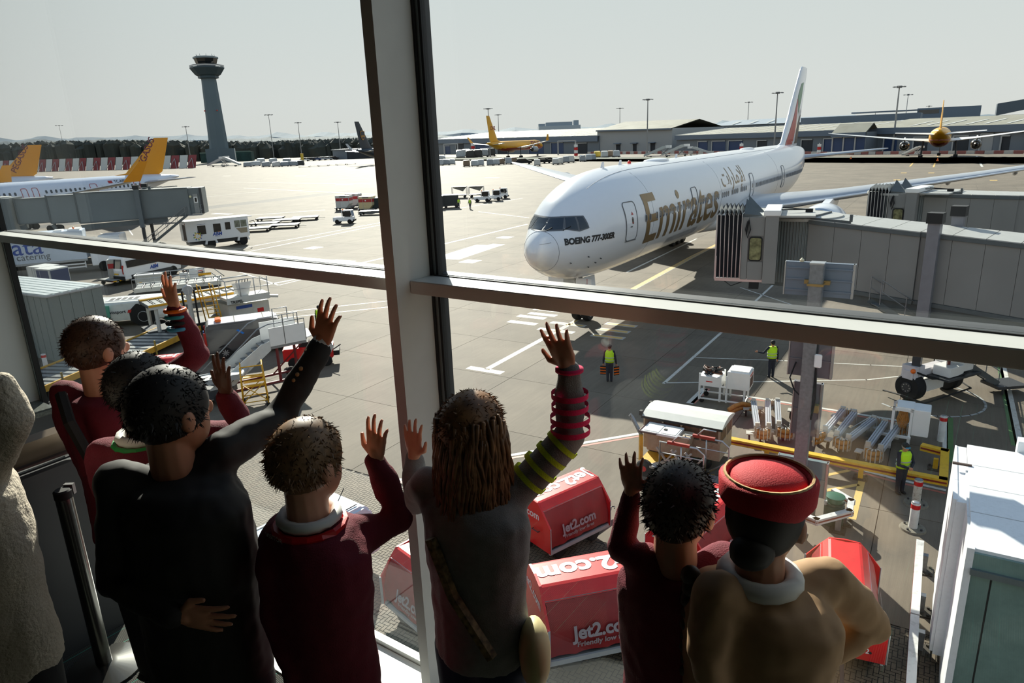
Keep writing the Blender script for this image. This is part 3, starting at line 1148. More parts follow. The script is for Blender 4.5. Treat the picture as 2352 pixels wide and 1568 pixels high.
# wings, engines, tail
for s in (-1, 1):
    w = obj('wing', wing_mb([(2.4, 28.7, 4.1, 13.6, .12), (3.4, 29.3, 4.3, 13.0, .12), (9.6, 33.5, 5.05, 8.2, .11), (20, 40.4, 6.35, 5.2, .10), (29, 46.7, 7.55, 2.8, .09), (31.4, 48.6, 7.85, 1.6, .08), (32.4, 50.0, 7.95, .5, .08)], s, 11), JGREY, jet, True, auto=.9)
    obj('leading_edge_slat', wing_mb([(4.2, 29.65, 4.4, 1.2, .22), (9.6, 33.35, 5.05, 1.0, .22), (20, 40.25, 6.35, .8, .2), (29, 46.6, 7.55, .5, .2)], s, 6), CHROME if False else JW, w, True)
    for sp in (13.5, 18, 23):
        x_, z_ = 33.5 + (sp - 9.6) * .665 + 4.6, 5.05 + (sp - 9.6) * .126
        obj('flap_track_fairing', MB().ball((x_, s * sp, z_ - .35), (1.9, .24, .32), 10, 8), JGREY, w, True)
    # engine
    ex, ey, ez = 28.0, s * 9.7, 3.0
    e = obj('engine', MB().lathe([(1.52, .25), (1.60, 0), (1.74, -.0 + .12), (1.86, .9), (1.93, 2.0), (1.90, 3.4), (1.74, 4.6), (1.5, 5.5), (1.44, 5.5), (1.36, 3.6)], 36, (ex, ey, ez), 'x', False), JW, jet, True)
    obj('inlet_lip', MB().lathe([(1.50, .35), (1.54, .08), (1.62, -.06), (1.72, -.02), (1.79, .22)], 36, (ex, ey, ez), 'x', False), CHROME, e, True)
    obj('fan', MB().lathe([(1.5, .9), (.35, .85), (.28, .55), (.02, .2)], 28, (ex, ey, ez), 'x'), DGREY, e, True)
    obj('core_exhaust', MB().lathe([(.98, 4.8), (.9, 6.2), (.62, 7.0), (.5, 6.6), (.1, 7.6)], 24, (ex, ey, ez), 'x'), STEEL, e, True)
    obj('pylon', MB().prism([(ex + 1.6, ez + 1.75), (ex + 5.4, ez + 2.05), (ex + 9.5, ez + 1.85), (ex + 7.5, ez + .9), (ex + 5.2, ez + 1.0)], ey - .28, ey + .28), JW, e)
    obj('stabiliser', wing_mb([(.9, 63.6, 7.2, 6.2, .10), (6, 67.0, 7.6, 4.1, .09), (10.3, 69.9, 7.95, 2.3, .09), (10.8, 71.0, 8.0, 1.2, .08)], s, 8), JGREY, jet, True, auto=.9)
fin_st = [(0, 57.0, 8.75, 13.0, .05), (.5, 60.2, 8.75, 10.0, .075), (4.9, 64.4, 8.75, 7.5, .085), (9.2, 68.6, 8.75, 5.0, .09), (9.75, 69.6, 8.75, 4.0, .08)]
fin = obj('fin', wing_mb(fin_st, 1, 10, True), JW, jet, True, auto=.9)


def fin_band(pl, mat, name='flag_band', s=-1, st=fin_st):
    me = poly_grid(pl, .6)
    for v in me.vertices:
        x, z = v.co.x, v.co.y
        sp = z - st[0][2]
        a = [q[0] for q in st]
        xl = np.interp(sp, a, [q[1] for q in st])
        ch = np.interp(sp, a, [q[3] for q in st])
        th = np.interp(sp, a, [q[4] for q in st])
        t = min(max((x - xl) / ch, 0.001), .999)
        y = 5 * th * (0.2969 * math.sqrt(t) - 0.126 * t - 0.3516 * t**2 + 0.2843 * t**3 - 0.1036 * t**4) * ch
        v.co = Vector((xl + t * ch, s * (abs(y) + .02), z))
    me.materials.append(mat)
    return link(name, me, fin)


for s in (-1, 1):
    fin_band([(61.0, 8.95), (65.4, 8.95), (67.0, 11.0), (67.3, 14.0), (67.0, 14.6), (65.2, 12.4), (63.2, 10.6)], JRED, s=s)
    fin_band([(67.1, 14.75), (67.4, 14.2), (68.3, 12.6), (70.0, 14.6), (70.8, 16.6), (69.0, 16.4)], JGREEN, s=s)
    fin_band([(67.3, 9.0), (69.9, 9.0), (70.6, 10.6), (71.2, 12.6), (69.6, 12.3), (68.0, 10.8)], JBLACK, s=s)
obj('tail_cone', MB().lathe([(.28, 0), (.16, .6), (.05, .75)], 12, (73.0, 0, 7.95), 'x'), STEEL, jet, True)

# undercarriage
ng = obj('nose_gear', MB().cyl((5.9, 0, .55), (5.55, 0, 3.2), .14, n=12).cyl((5.9, -.45, .54), (5.9, .45, .54), .09).bar((5.75, 0, 1.5), (4.7, 0, 3.0), .1).cyl((5.65, -.28, 2.0), (5.65, .28, 2.0), .1), STEEL, jet, True, auto=.6)
jet_wheels(ng, 5.9, (-.34, .34), .54, .42)
for s in (-1, 1):
    dr = obj('gear_door', MB().add([(4.3, s * .62, 2.95), (6.2, s * .62, 2.85), (6.2, s * .72, 1.75), (4.3, s * .70, 1.85), (4.3, s * .66, 2.95), (6.2, s * .66, 2.85), (6.2, s * .76, 1.75), (4.3, s * .74, 1.85)],
                                   [(0, 1, 2, 3), (7, 6, 5, 4), (0, 4, 5, 1), (1, 5, 6, 2), (2, 6, 7, 3), (3, 7, 4, 0)]), JW, jet)
    # the short forward doors face the viewer
    fd = obj('gear_door', MB().bb(4.18, 4.24, s * .42, s * 1.42, 1.86, 2.98), JW, jet)
    if s < 0:
        letter('PK', .62, JDARK, fd, (4.165, -.82, 2.42), (0, -1, 0), (0, 0, 1), bold=.02)
        obj('red_stripe', MB().bb(4.172, 4.18, -1.16, -1.13, 1.88, 2.98), JRED, fd)
for s in (-1, 1):
    mg = obj('main_gear', MB().cyl((37.1, s * 5.4, 1.0), (37.1, s * 5.0, 4.4), .24, n=12).bar((35.4, s * 5.5, .72), (38.8, s * 5.5, .72), .22).bar((37.1, s * 5.3, 1.6), (35.9, s * 3.0, 3.0), .16), STEEL, jet, True, auto=.6)
    jet_wheels(mg, 37.1, (s * 5.5 - .7, s * 5.5 + .7), .67, .5, (-1.5, 0, 1.5))
    obj('gear_door', MB().box((37.1, s * 6.4, 2.6), (3.2, .08, 2.2), rx=s * .25), JW, mg)

# ================================================================== passenger bridges, masts and gear on the stand
BRG = paint('bridge_grey', (128, 128, 126), 0.5, var=0.06, scale=.8)
BRGD = paint('bridge_dark_grey', (84, 90, 92), 0.55, var=0.08)
BRROOF = paint('bridge_roof', (168, 168, 164), 0.5, var=0.06)
BELLOW = paint('bellows_fabric', (46, 47, 54), 0.8, var=0.1)
CORR = paint('corrugated_grey', (108, 114, 114), 0.45, var=0.05)
BLACKCAP = paint('black_cap', (26, 27, 28), 0.6)


def frame_at(x, y, z, h):
    return Matrix.Translation((x, y, z)) @ Matrix.Rotation(h, 4, 'Z')


class Rel:
    """builds parts of a thing whose Empty stands unrotated at P, in any sub-frame given in world terms"""

    def __init__(self, root):
        self.root = root
        self.inv = Matrix.Translation(-Vector(root.location))

    def mb(self, M=None):
        m = MB()
        m.M = self.inv @ (M if M is not None else Matrix.Identity(4))
        return m

    def put(self, name, mb, mat, parent=None, **kw):
        return obj(name, mb, mat, parent or self.root, **kw)


def ripple(mb, c, r, z0, z1, a0, a1, n=60, d=.05):
    pts = []
    for k in range(n + 1):
        a = a0 + (a1 - a0) * k / n
        rr = r + (d if (k // 2) % 2 else 0)
        pts.append((c[0] + rr * math.cos(a), c[1] + rr * math.sin(a)))
    vs = [(p[0], p[1], z) for z in (z0, z1) for p in pts]
    m = n + 1
    mb.add(vs, [(k, k + 1, m + k + 1, m + k) for k in range(n)])


def rung_stair(R, a, b, wd, n, mat, parent, name='stair', rail=1.0):
    """stair from a (top) to b (foot): stringers, treads and tube rails"""
    a, b = Vector(a), Vector(b)
    d = (b - a)
    s = Vector((-d.y, d.x, 0)).normalized() * wd / 2
    st = R.mb()
    for q in (-1, 1):
        st.bar(a + s * q, b + s * q, .06, .22)
    o = R.put(name, st, mat, parent)
    for k in range(n):
        p = a + d * ((k + .5) / n)
        m = R.mb()
        m.box(p, (.26, wd - .06, .035), rz=math.atan2(d.y, d.x))
        R.put('tread', m, STEEL, o)
    if rail:
        for q in (-1, 1):
            m = R.mb()
            for hh in (rail, rail * .55):
                m.tube([a + s * q + Vector((0, 0, hh)), b + s * q + Vector((0, 0, hh))], .022, 5)
            for k in range(0, 6):
                p = a + d * (k / 5) + s * q
                m.tube([p, p + Vector((0, 0, rail))], .02, 5)
            R.put('handrail', m, STEEL, o)
    return o


def right_bridge(label, A, hT, zA, slope, L, C, hC, zc, near, cols=None):
    root = thing('passenger_bridge', label, 'jet bridge', (A[0], A[1], 0))
    R = Rel(root)
    T = frame_at(A[0], A[1], 0, hT)
    h, W = 2.86, 2.75
    # tunnel in two telescoping sections, clad in panels
    for x0, x1, ins, nm in ((0.0, 4.3, 0.0, 'outer_tunnel'), (4.3, L, .10, 'inner_tunnel')):
        m = R.mb(T)
        z0, z1 = zA + slope * x0, zA + slope * x1
        vs = []
        for x, z in ((x0, z0), (x1, z1)):
            vs += [(x, ins + .02, z), (x, W - ins, z), (x, W - ins, z + h - .03), (x, ins + .02, z + h - .03)]
        m.add(vs, [(0, 1, 2, 3), (7, 6, 5, 4), (0, 4, 5, 1), (1, 5, 6, 2), (2, 6, 7, 3), (3, 7, 4, 0)])
        tn = R.put(nm, m, BRG)
        k = x0
        while k < x1 - .05:
            e = min(k + 1.08, x1)
            m = R.mb(T)
            za, zb = zA + slope * k, zA + slope * e
            m.add([(k + .008, ins - .012, za + .16), (e - .008, ins - .012, zb + .16), (e - .008, ins - .012, zb + h - .2), (k + .008, ins - .012, za + h - .2),
                   (k + .008, ins + .03, za + .16), (e - .008, ins + .03, zb + .16), (e - .008, ins + .03, zb + h - .2), (k + .008, ins + .03, za + h - .2)],
                  [(0, 1, 2, 3), (7, 6, 5, 4), (0, 4, 5, 1), (1, 5, 6, 2), (2, 6, 7, 3), (3, 7, 4, 0)])
            R.put('wall_panel', m, BRG, tn)
            m = R.mb(T)
            m.add([(k + .015, ins - .06, za + h - .03), (e - .015, ins - .06, zb + h - .03), (e - .015, W - ins, zb + h - .03), (k + .015, W - ins, za + h - .03),
                   (k + .015, ins - .06, za + h + .012), (e - .015, ins - .06, zb + h + .012), (e - .015, W - ins, zb + h + .012), (k + .015, W - ins, za + h + .012)],
                  [(3, 2, 1, 0), (4, 5, 6, 7), (0, 1, 5, 4), (1, 2, 6, 5), (2, 3, 7, 6), (3, 0, 4, 7)])
            R.put('roof_panel', m, BRROOF, tn)
            k = e
        m = R.mb(T)
        m.bar((x0, ins - .05, z0 + h - .11), (x1, ins - .05, z1 + h - .11), .07, .15)
        m.bar((x0, ins - .03, z0 + .06), (x1, ins - .03, z1 + .06), .07, .16)
        R.put('edge_rail', m, BRGD, tn)
        m = R.mb(T)
        for y in (.25, W - .25):
            m.bar((x0, y, z0 - .28), (x1, y, z1 - .28), .2, .5)
        R.put('underbeam', m, BRGD, tn)
    m = R.mb(T)
    m.bar((-.02, .1, zA + h + .02), (-.02, W - .1, zA + h + .02), .06, .14)
    m.bar((0, 0.0, zA + h + .0), (1.7, 0.0, zA + slope * 1.7 + h + .03), .05, .18)
    m.box((1.7, 0, zA + h + .12), (.1, .1, .3))
    R.put('roof_flashing', m, BRGD)
    # round rotating vestibule with ribbed cladding
    m = R.mb(T)
    ripple(m, (-1.0, 1.45), 1.72, zA + .05, zA + h - .1, PI * .98, PI * 1.72, 130, .04)
    R.put('corrugated_wall', m, CORR)
    m = R.mb(T)
    m.lathe([(1.82, zA + h - .1), (1.82, zA + h + .02)], 40, (-1.0, 1.45, 0))
    R.put('vestibule_roof', m, BRROOF)
    m = R.mb(T)
    m.lathe([(1.7, zA - .12), (1.7, zA + .06)], 32, (-1.0, 1.45, 0))
    R.put('vestibule_floor', m, BRGD)
    # cab with side panel, window, post and bellows
    Cm = frame_at(C[0], C[1], 0, hC)
    z0, z1 = zc
    cw = 3.3
    m = R.mb(Cm)
    m.bb(-1.35, -.42, .04, cw, z0, z1 - .08)
    cab = R.put('cab', m, BRG)
    m = R.mb(Cm)
    for a, b, c, d in ((-1.33, -1.08, z0, z1 - .1), (-1.06, -.44, z0, z0 + .78), (-1.06, -.44, z0 + 1.9, z1 - .1)):
        m.bb(a, b, -.01, .05, c, d)
    R.put('side_panel', m, BRG, cab)
    m = R.mb(Cm)
    m.prism(rrect(-1.04, -.5, z0 + .82, z0 + 1.86, .12), -.03, .045, 'y')
    R.put('window_frame', m, BLACK, cab)
    m = R.mb(Cm)
    m.prism(rrect(-1.0, -.54, z0 + .87, z0 + 1.81, .1), -.036, -.028, 'y')
    R.put('window_pane', m, paint('cab_window', (120, 118, 84), .08, var=.6, scale=5), cab)
    m = R.mb(Cm)
    m.bb(-.42, .1, -.12, .35, z0 - .12, z1 - .02)
    R.put('corner_post', m, BRG)
    m = R.mb(Cm)
    m.bb(-.5, .16, -.16, cw - .7, z1 - .02, z1 + .2)
    R.put('shutter_box', m, WHITE, bevel=.02)
    m = R.mb(Cm)
    m.bb(-1.35, 1.5, .2, cw, z1 - .12, z1 - .04)
    R.put('cab_roof', m, BRROOF)
    m = R.mb(Cm)
    m.tube([(.1, 1.0, z1 + .12), (1.2, 1.6, z1 + .08)], .025, 5)
    m.tube([(.1, 1.9, z1 + .12), (1.2, 1.6, z1 + .08)], .025, 5)
    m.box((1.25, 1.6, z1 + .04), (.3, .16, .14))
    R.put('roof_stay', m, BLACK)
    for k in range(2):
        m = R.mb(Cm)
        y = .1 + 1.5 * k
        m.add([(-1.3, y, z1 - .05), (-.55, y + .1, z1 - .05), (-.75, y + .9, z1 - .05), (-1.3, y + 1.3, z1 - .05), (-1.3, y, z1 + .05), (-1.28, y + .7, z1 + .62), (-1.3, y + 1.3, z1 + .1)],
              [(0, 1, 2, 3), (4, 5, 1, 0), (5, 2, 1), (5, 6, 3, 2), (0, 3, 6, 5, 4)])
        R.put('roof_hood', m, BRGD, cab)
    nb = 6
    for k in range(nb):
        a = -1.36 - k * .165
        m = R.mb(Cm)
        lean = .06 * k / nb
        for yy, zz in ((0.0, 0),):
            m.bar((a, -.03, z0 + .04), (a - lean, -.03, z1 + .0), .03, .05, up=(0, 1, 0))
            m.bar((a, cw, z0 + .04), (a - lean, cw, z1 + .0), .03, .05, up=(0, 1, 0))
            m.bar((a - lean, -.03, z1), (a - lean, cw, z1 + .0), .04, .05)
        R.put('bellows_frame', m, ALU, cab)
        m = R.mb(Cm)
        b_ = a - .0825
        c_ = a - .165
        for (p, q) in ((a, b_), (b_, c_)):
            yy = (.0, .10) if p == a else (.10, .0)
            m.add([(p, yy[0], z0 + .05), (q, yy[1], z0 + .05), (q - lean, yy[1], z1 - .02), (p - lean, yy[0], z1 - .02)], [(0, 1, 2, 3)])
            m.add([(p, cw - yy[0], z0 + .05), (q, cw - yy[1], z0 + .05), (q - lean, cw - yy[1], z1 - .02), (p - lean, cw - yy[0], z1 - .02)], [(0, 1, 2, 3)])
            zz = (0, .2) if p == a else (.2, 0)
            m.add([(p - lean, 0, z1 + zz[0]), (q - lean, 0, z1 + zz[1]), (q - lean, cw, z1 + zz[1]), (p - lean, cw, z1 + zz[0])], [(0, 1, 2, 3)])
        R.put('bellows_pleat', m, BELLOW, cab)
        m = R.mb(Cm)
        m.add([(a - lean, -.06, z1 + .0), (b_ - lean, -.06, z1 + .24), (c_ - lean, -.06, z1 + .0), (a - lean, .9, z1 + .14), (b_ - lean, .9, z1 + .4), (c_ - lean, .9, z1 + .14)],
              [(0, 1, 4, 3), (1, 2, 5, 4)])
        R.put('canopy_fold', m, BRROOF, cab)
    m = R.mb(Cm)
    m.bb(-2.42, -2.34, -.06, .04, z0, z0 + 1.0)
    m.bb(-2.42, -2.36, -.04, .02, z0 + 1.0, z1)
    m.bb(-2.40, -.4, 0, .2, z0 - .1, z0 + .04)
    R.put('bumper', m, ALU, cab)
    m = R.mb(Cm)
    m.tube([(-1.12, -.06, z1 - .25), (-1.2, -.1, z1 - .6), (-1.1, -.12, z1 - .95), (-1.0, -.1, z1 - .6), (-1.08, -.06, z1 - .2), (-1.16, -.1, z1 - .8)], .03, 6)
    R.put('cable_loop', m, BLACK, cab)
    m = R.mb(Cm)
    m.tube([(-2.0, .1, z0 - .1), (-1.7, .1, z0 - .32), (-1.2, .1, z0 - .1)], .02, 5)
    m.box((-.75, .15, z0 - .25), (.4, .3, .3))
    R.put('cable_tray', m, BLACK, cab)
    return root, R, T


brA, RA, TA = right_bridge('grey passenger bridge with dark bellows and ribbed corner, nearer of the two right bridges'.replace(' right', ''),
                           (12.95, 29.75), -0.765, 4.27, -.066, 15, (11.25, 29.0), -.40, (4.68, 7.45), True)
# drive columns and bogie of the nearer bridge
nc, fc = Vector((16.35, 26.4, 0)), Vector((18.45, 28.3, 0))
for p in (nc, fc):
    m = RA.mb()
    m.box((p.x, p.y, 5.35), (.42, .42, 3.9), rz=-.765)
    cl = RA.put('lift_column', m, paint('column_violet_grey', (122, 122, 128), .4))
    RA.put('column_cap', RA.mb().box((p.x, p.y, 7.42), (.54, .54, .4), rz=-.765), BLACKCAP, cl)
    RA.put('inner_column', RA.mb().box((p.x, p.y, 2.2), (.3, .3, 2.9), rz=-.765), DGREY, cl)
    RA.put('foot_bracket', RA.mb().box((p.x, p.y, 3.42), (.7, .7, .06), rz=-.765), BRGD, cl)
ax = Vector((2.3, 1.1, 0)).normalized()
bc = Vector((17.35, 27.0, 0))
hb = math.atan2(ax.y, ax.x)
BM = frame_at(bc.x, bc.y, 0, hb)
m = RA.mb(BM)
m.bb(-1.5, 1.6, -.22, .22, .95, 1.3)
m.bb(-1.45, -.9, -.3, .3, .8, 1.5)
bog = RA.put('drive_bogie', m, paint('bogie_lilac_white', (206, 202, 206), .4))
RA.put('control_box', RA.mb(BM).bb(-.35, .55, -1.0, -.28, 1.05, 1.45), WHITE, bog, bevel=.02)
RA.put('control_box', RA.mb(BM).bb(.65, 1.35, -.9, .3, 1.1, 1.5), WHITE, bog, bevel=.02)
RA.put('bogie_tray', RA.mb(BM).bb(-.6, 1.5, -1.15, .2, .95, 1.03), DGREY, bog)
RA.put('axle_plate', RA.mb(BM).bb(-.85, .65, -.2, .1, .25, .78), WHITE, bog)
RA.put('hazard_light', RA.mb(BM).ball((-1.55, -.25, 1.35), .1, 10, 6), ORANGE, bog, smooth=True)
RA.put('warning_lamp', RA.mb(BM).cyl((.1, -.62, 1.45), (.1, -.62, 1.6), .06), paint('lamp_dark_red', (90, 30, 24), .4), bog)
for s, ty in ((-1.2, 0), (1.2, 0)):
    m = RA.mb(BM)
    m.lathe([(.28, -.26), (.5, -.26), (.57, -.16), (.57, .16), (.5, .26), (.28, .26)], 28, (s, 0, .57), 'x')
    o = RA.put('wheel', m, TYRE, bog, smooth=True, auto=.6)
    RA.put('hub', RA.mb(BM).cyl((s - .29, 0, .57), (s + .27, 0, .57), .22, n=14), DGREY, o)
    m = RA.mb(BM)
    for k in range(8):
        t = k * PI / 4
        m.cyl((s - .3, .15 * math.cos(t), .57 + .15 * math.sin(t)), (s - .26, .15 * math.cos(t), .57 + .15 * math.sin(t)), .022, n=6)
    RA.put('wheel_nuts', m, ALU, o)
m = RA.mb(BM)
m.tube([(-1.6, -.9, .2), (-1.75, 0, .3), (-1.6, .9, .2)], .035, 6)
m.tube([(-1.6, -.9, .2), (1.3, -.95, .3), (1.9, 0, .3)], .035, 6)
m.tube([(-1.4, -.25, 1.3), (-.8, -.6, 1.0), (0, -1.0, .98), (.6, -1.05, 1.1)], .04, 6)
RA.put('wheel_guard', m, BLACK, bog)
rung_stair(RA, TA @ Vector((3.1, -.65, 4.0)), (20.1, 27.2, .4), .8, 14, BRGD, brA, 'service_stair')
m = RA.mb(TA)
for x in (4.4, 5.4, 6.6):
    m.bar((x, .3, 3.6), (x, .3, 2.4), .06)
    m.bar((x, .3, 3.6), (x + 1, .3, 2.4), .05)
    m.bar((x + 1, .3, 3.6), (x, .3, 2.4), .05)
m.bar((4.3, .3, 2.4), (7.6, .3, 2.4), .08)
RA.put('cross_bracing', m, BRGD)
RA.put('stair_foot', RA.mb().box((20.5, 27.0, .32), (1.3, 1.0, .12), rz=.1).bar((20.2, 26.6, 0), (20.2, 26.6, .3), .08).bar((20.8, 27.4, 0), (20.8, 27.4, .3), .08), DGREY, brA)

brB, RB, TB = right_bridge('further grey passenger bridge with pale topped bellows, behind the nearer bridge', (23.0, 38.45), -.46, 4.33, -.03, 16, (22.3, 38.1), -.80, (4.55, 7.30), False)
m = RB.mb(TB)
m.box((7, -.2, 2.4), (.4, .4, 4.4)); m.box((7, 2.6, 2.4), (.4, .4, 4.4))
RB.put('lift_column', m, BRGD)

# ---- the telescopic bridge on the neighbouring stand
lb = thing('passenger_bridge', 'blue grey telescopic passenger bridge with outside stair in front of the yellow-tailed airliner', 'jet bridge', (-44, 77, 0))
RL = Rel(lb)
LM = frame_at(-33.8, 78.0, 0, math.atan2(-4.0, -18.2))      # x runs back from the cab, near side is +y
LBG = paint('left_bridge_grey', (104, 112, 114), .5, var=.06, scale=.7)
for nm, x0, x1, y1, za, zb, zt0, zt1 in (('outer_tunnel', 1.2, 12.4, 0, 4.25, 4.05, 7.15, 7.15), ('middle_tunnel', 12.4, 15.2, -.12, 4.25, 4.2, 7.0, 6.98), ('inner_tunnel', 15.2, 18.3, -.24, 4.35, 4.3, 6.85, 6.82)):
    m = RL.mb(LM)
    m.add([(x0, y1, za), (x0, y1 - 2.8, za), (x0, y1 - 2.8, zt0), (x0, y1, zt0), (x1, y1, zb), (x1, y1 - 2.8, zb), (x1, y1 - 2.8, zt1), (x1, y1, zt1)],
          [(0, 1, 2, 3), (7, 6, 5, 4), (0, 4, 5, 1), (1, 5, 6, 2), (2, 6, 7, 3), (3, 7, 4, 0)])
    t_ = RL.put(nm, m, LBG)
    m = RL.mb(LM)
    m.bar((x0, y1 + .03, zt0), (x1, y1 + .03, zt1), .08, .1)
    m.bar((x1, y1 + .05, zb), (x1, y1 + .05, zt1 + .15), .12, .1)
    m.bar((x0, y1, za - .05), (x1, y1, zb - .05), .1, .12)
    RL.put('edge_trim', m, BRGD, t_)
    m = RL.mb(LM)
    m.bar((x0 + 2.5, y1 - .2, za - .4), (x1, y1 - .2, zb - .5), .25, .5)
    RL.put('underbeam', m, BRGD, t_)
m = RL.mb(LM)
m.bb(-.2, 1.2, -2.6, -.15, 4.3, 7.1)
cb = RL.put('cab', m, LBG)
m = RL.mb(LM)
m.bb(.25, .75, -.14, -.08, 4.35, 6.45)
dr = RL.put('door', m, paint('bridge_door', (140, 142, 140), .5), cb)
RL.put('door_window', RL.mb(LM).bb(.38, .6, -.078, -.06, 5.6, 6.05), DARKGLASS, dr)
RL.put('door_frame', RL.mb(LM).bb(.3, .68, -.082, -.07, 5.5, 6.15), WHITE, dr)
RL.put('corner_post', RL.mb(LM).bb(-.22, .02, -.2, -.02, 4.3, 7.12), DGREY, cb)
RL.put('lamp', RL.mb(LM).cyl((1.0, -.12, 6.2), (1.0, 0, 6.2), .12), paint('lamp_cream', (220, 214, 170), .3), cb)
m = RL.mb(LM)
m.bb(-.1, 1.3, -.1, .9, 4.2, 4.28)
ld = RL.put('landing', m, STEEL)
m = RL.mb(LM)
for x in (-.05, 1.2):
    m.tube([(x, .85, 4.28), (x, .85, 5.3)], .025, 5)
for z in (4.8, 5.3):
    m.tube([(-.05, -.05, z), (-.05, .85, z), (.4, .85, z)], .022, 5)
RL.put('landing_rail', m, STEEL, ld)
rung_stair(RL, LM @ Vector((1.6, .5, 4.2)), LM @ Vector((7.0, .6, .3)), .8, 16, BRGD, lb, 'outside_stair')
for x, y in ((6.2, .35), (6.2, -3.1)):
    m = RL.mb(LM)
    m.box((x, y, 5.3), (.45, .45, 4.2))
    c_ = RL.put('lift_column', m, paint('left_column_grey', (92, 100, 104), .45))
    RL.put('column_cap', RL.mb(LM).box((x, y, 7.5), (.6, .6, .45)), BLACKCAP, c_)
    RL.put('inner_column', RL.mb(LM).box((x, y, 2.0), (.3, .3, 2.6)), DGREY, c_)
m = RL.mb(LM)
m.bb(5.6, 6.9, -3.3, .6, .85, 1.15)
m.bb(5.2, 7.4, -.2, .5, 1.15, 1.25)
bg = RL.put('drive_bogie', m, DGREY)
for y in (.1, -2.9):
    for x in (5.4, 7.1):
        m = RL.mb(LM)
        m.lathe([(.25, -.2), (.5, -.2), (.55, -.1), (.55, .1), (.5, .2), (.25, .2)], 24, (x, y, .55), 'y')
        o = RL.put('wheel', m, TYRE, bg, smooth=True, auto=.6)
        RL.put('hub', RL.mb(LM).cyl((x, y - .22, .55), (x, y + .22, .55), .2), LGREY, o)
m = RL.mb(LM)
ripple(m, (21.3, -1.6), 2.0, 4.0, 6.95, PI * .05, PI * .95, 60, .05)
RL.put('corrugated_wall', m, CORR)
RL.put('rotunda_roof', RL.mb(LM).lathe([(2.15, 6.95), (2.15, 7.08)], 32, (21.3, -1.6, 0)), BRROOF)
m = RL.mb(LM)
m.bb(18.5, 19.4, -2.9, .35, 3.6, 7.0)
RL.put('rotunda_frame', m, LBG)
RL.put('rotunda_post', RL.mb(LM).cyl((21.3, -1.6, 0), (21.3, -1.6, 4.0), .5, n=20), BRGD)
m = RL.mb(LM)
m.bb(23.2, 30, -3.2, .2, 3.9, 7.0)
RL.put('fixed_tunnel', m, LBG)
m = RL.mb(LM)
for k in range(3):
    m.tube([(2.4 + k * 1.6, -1.2, 7.35), (4.0 + k * 1.6, -1.2, 7.32)], .05, 5)
m.bb(5.0, 5.25, -.8, -.55, 7.15, 7.5)
RL.put('roof_conduit', m, BRGD)

# ---- galvanised mast with stand signs seen from behind
mast = thing('sign_mast', 'galvanised steel mast carrying stand sign boxes seen from behind, beside the yellow rail', 'sign', UW(-2.45, 18.35))
mast.rotation_euler = (0, 0, RU)
obj('mast_post', MB().bb(-.16, .16, -.16, .16, 0, 7.68), STEEL, mast, bevel=.015)
obj('mast_cap', MB().bb(-.17, .17, -.17, .17, 7.66, 7.7), ALU, mast)
SGN = paint('sign_back_blue_grey', (120, 132, 146), .4, .3, var=.06)
SGN2 = paint('sign_back_grey', (112, 108, 112), .5, var=.08)


def sign_box(x0, x1, z0, z1, mat, y=.24, ribs=3):
    o = obj('sign_box', MB().bb(x0, x1, y, y + .16, z0, z1), mat, mast, bevel=.01)
    for k in range(ribs):
        z = z0 + (z1 - z0) * (k + .5) / ribs
        obj('rib', MB().bb(x0 + .03, x1 - .03, y - .025, y, z - .02, z + .02), mat, o)
    obj('box_edge', MB().bb(x1 - .04, x1 + .012, y - .02, y + .17, z0, z1).bb(x0 - .012, x0 + .02, y - .02, y + .17, z0, z1), ALU, o)
    return o


sb = sign_box(-.80, .82, 6.78, 7.64, SGN)
obj('lamp', MB().lathe([(.05, 0), (.055, .05), (.01, .1)], 10, (-.42, .3, 7.64)), paint('lamp_cream2', (226, 214, 180), .4), sb)
obj('clamp', MB().bb(-.19, .19, -.19, .2, 7.12, 7.18).bb(-.3, -.16, .1, .24, 7.12, 7.22).bb(.16, .3, .1, .24, 7.12, 7.22), paint('brass_clamp', (170, 142, 90), .4, .5), sb)
sign_box(-.55, .52, 4.62, 5.55, SGN2, ribs=1)
sign_box(-.36, .34, 2.95, 4.45, SGN2, ribs=1)
sign_box(-.62, .66, 1.2, 2.25, paint('sign_back_green_grey', (108, 124, 126), .45), ribs=1)
obj('access_point', MB().bb(.14, .32, -.25, -.19, 5.05, 5.4), WHITE, mast, bevel=.02)
m = MB()
m.tube([(-.35, .2, 5.0), (-.45, .05, 4.6), (-.3, -.05, 4.3), (-.15, -.1, 4.2)], .02, 6)
m.tube([(.2, -.18, 5.0), (.24, -.18, 4.2), (.18, -.18, 3.6)], .025, 6)
obj('cable', m, BLACK, mast)
obj('cable_duct', MB().bb(.165, .2, -.1, 0, 3.8, 5.9), DGREY, mast)
obj('junction_box', MB().bb(.17, .32, -.05, .12, 3.75, 3.95), paint('box_tan', (150, 128, 84), .5), mast)
obj('base_plate', MB().bb(-.3, .3, -.3, .3, 0, .03), STEEL, mast)

# ---- yellow impact rail
rail = thing('impact_rail', 'long yellow impact rail with a red band, bent at its end by the annexe', 'barrier', UW(-1.2, 22.8))
RR = Rel(rail)


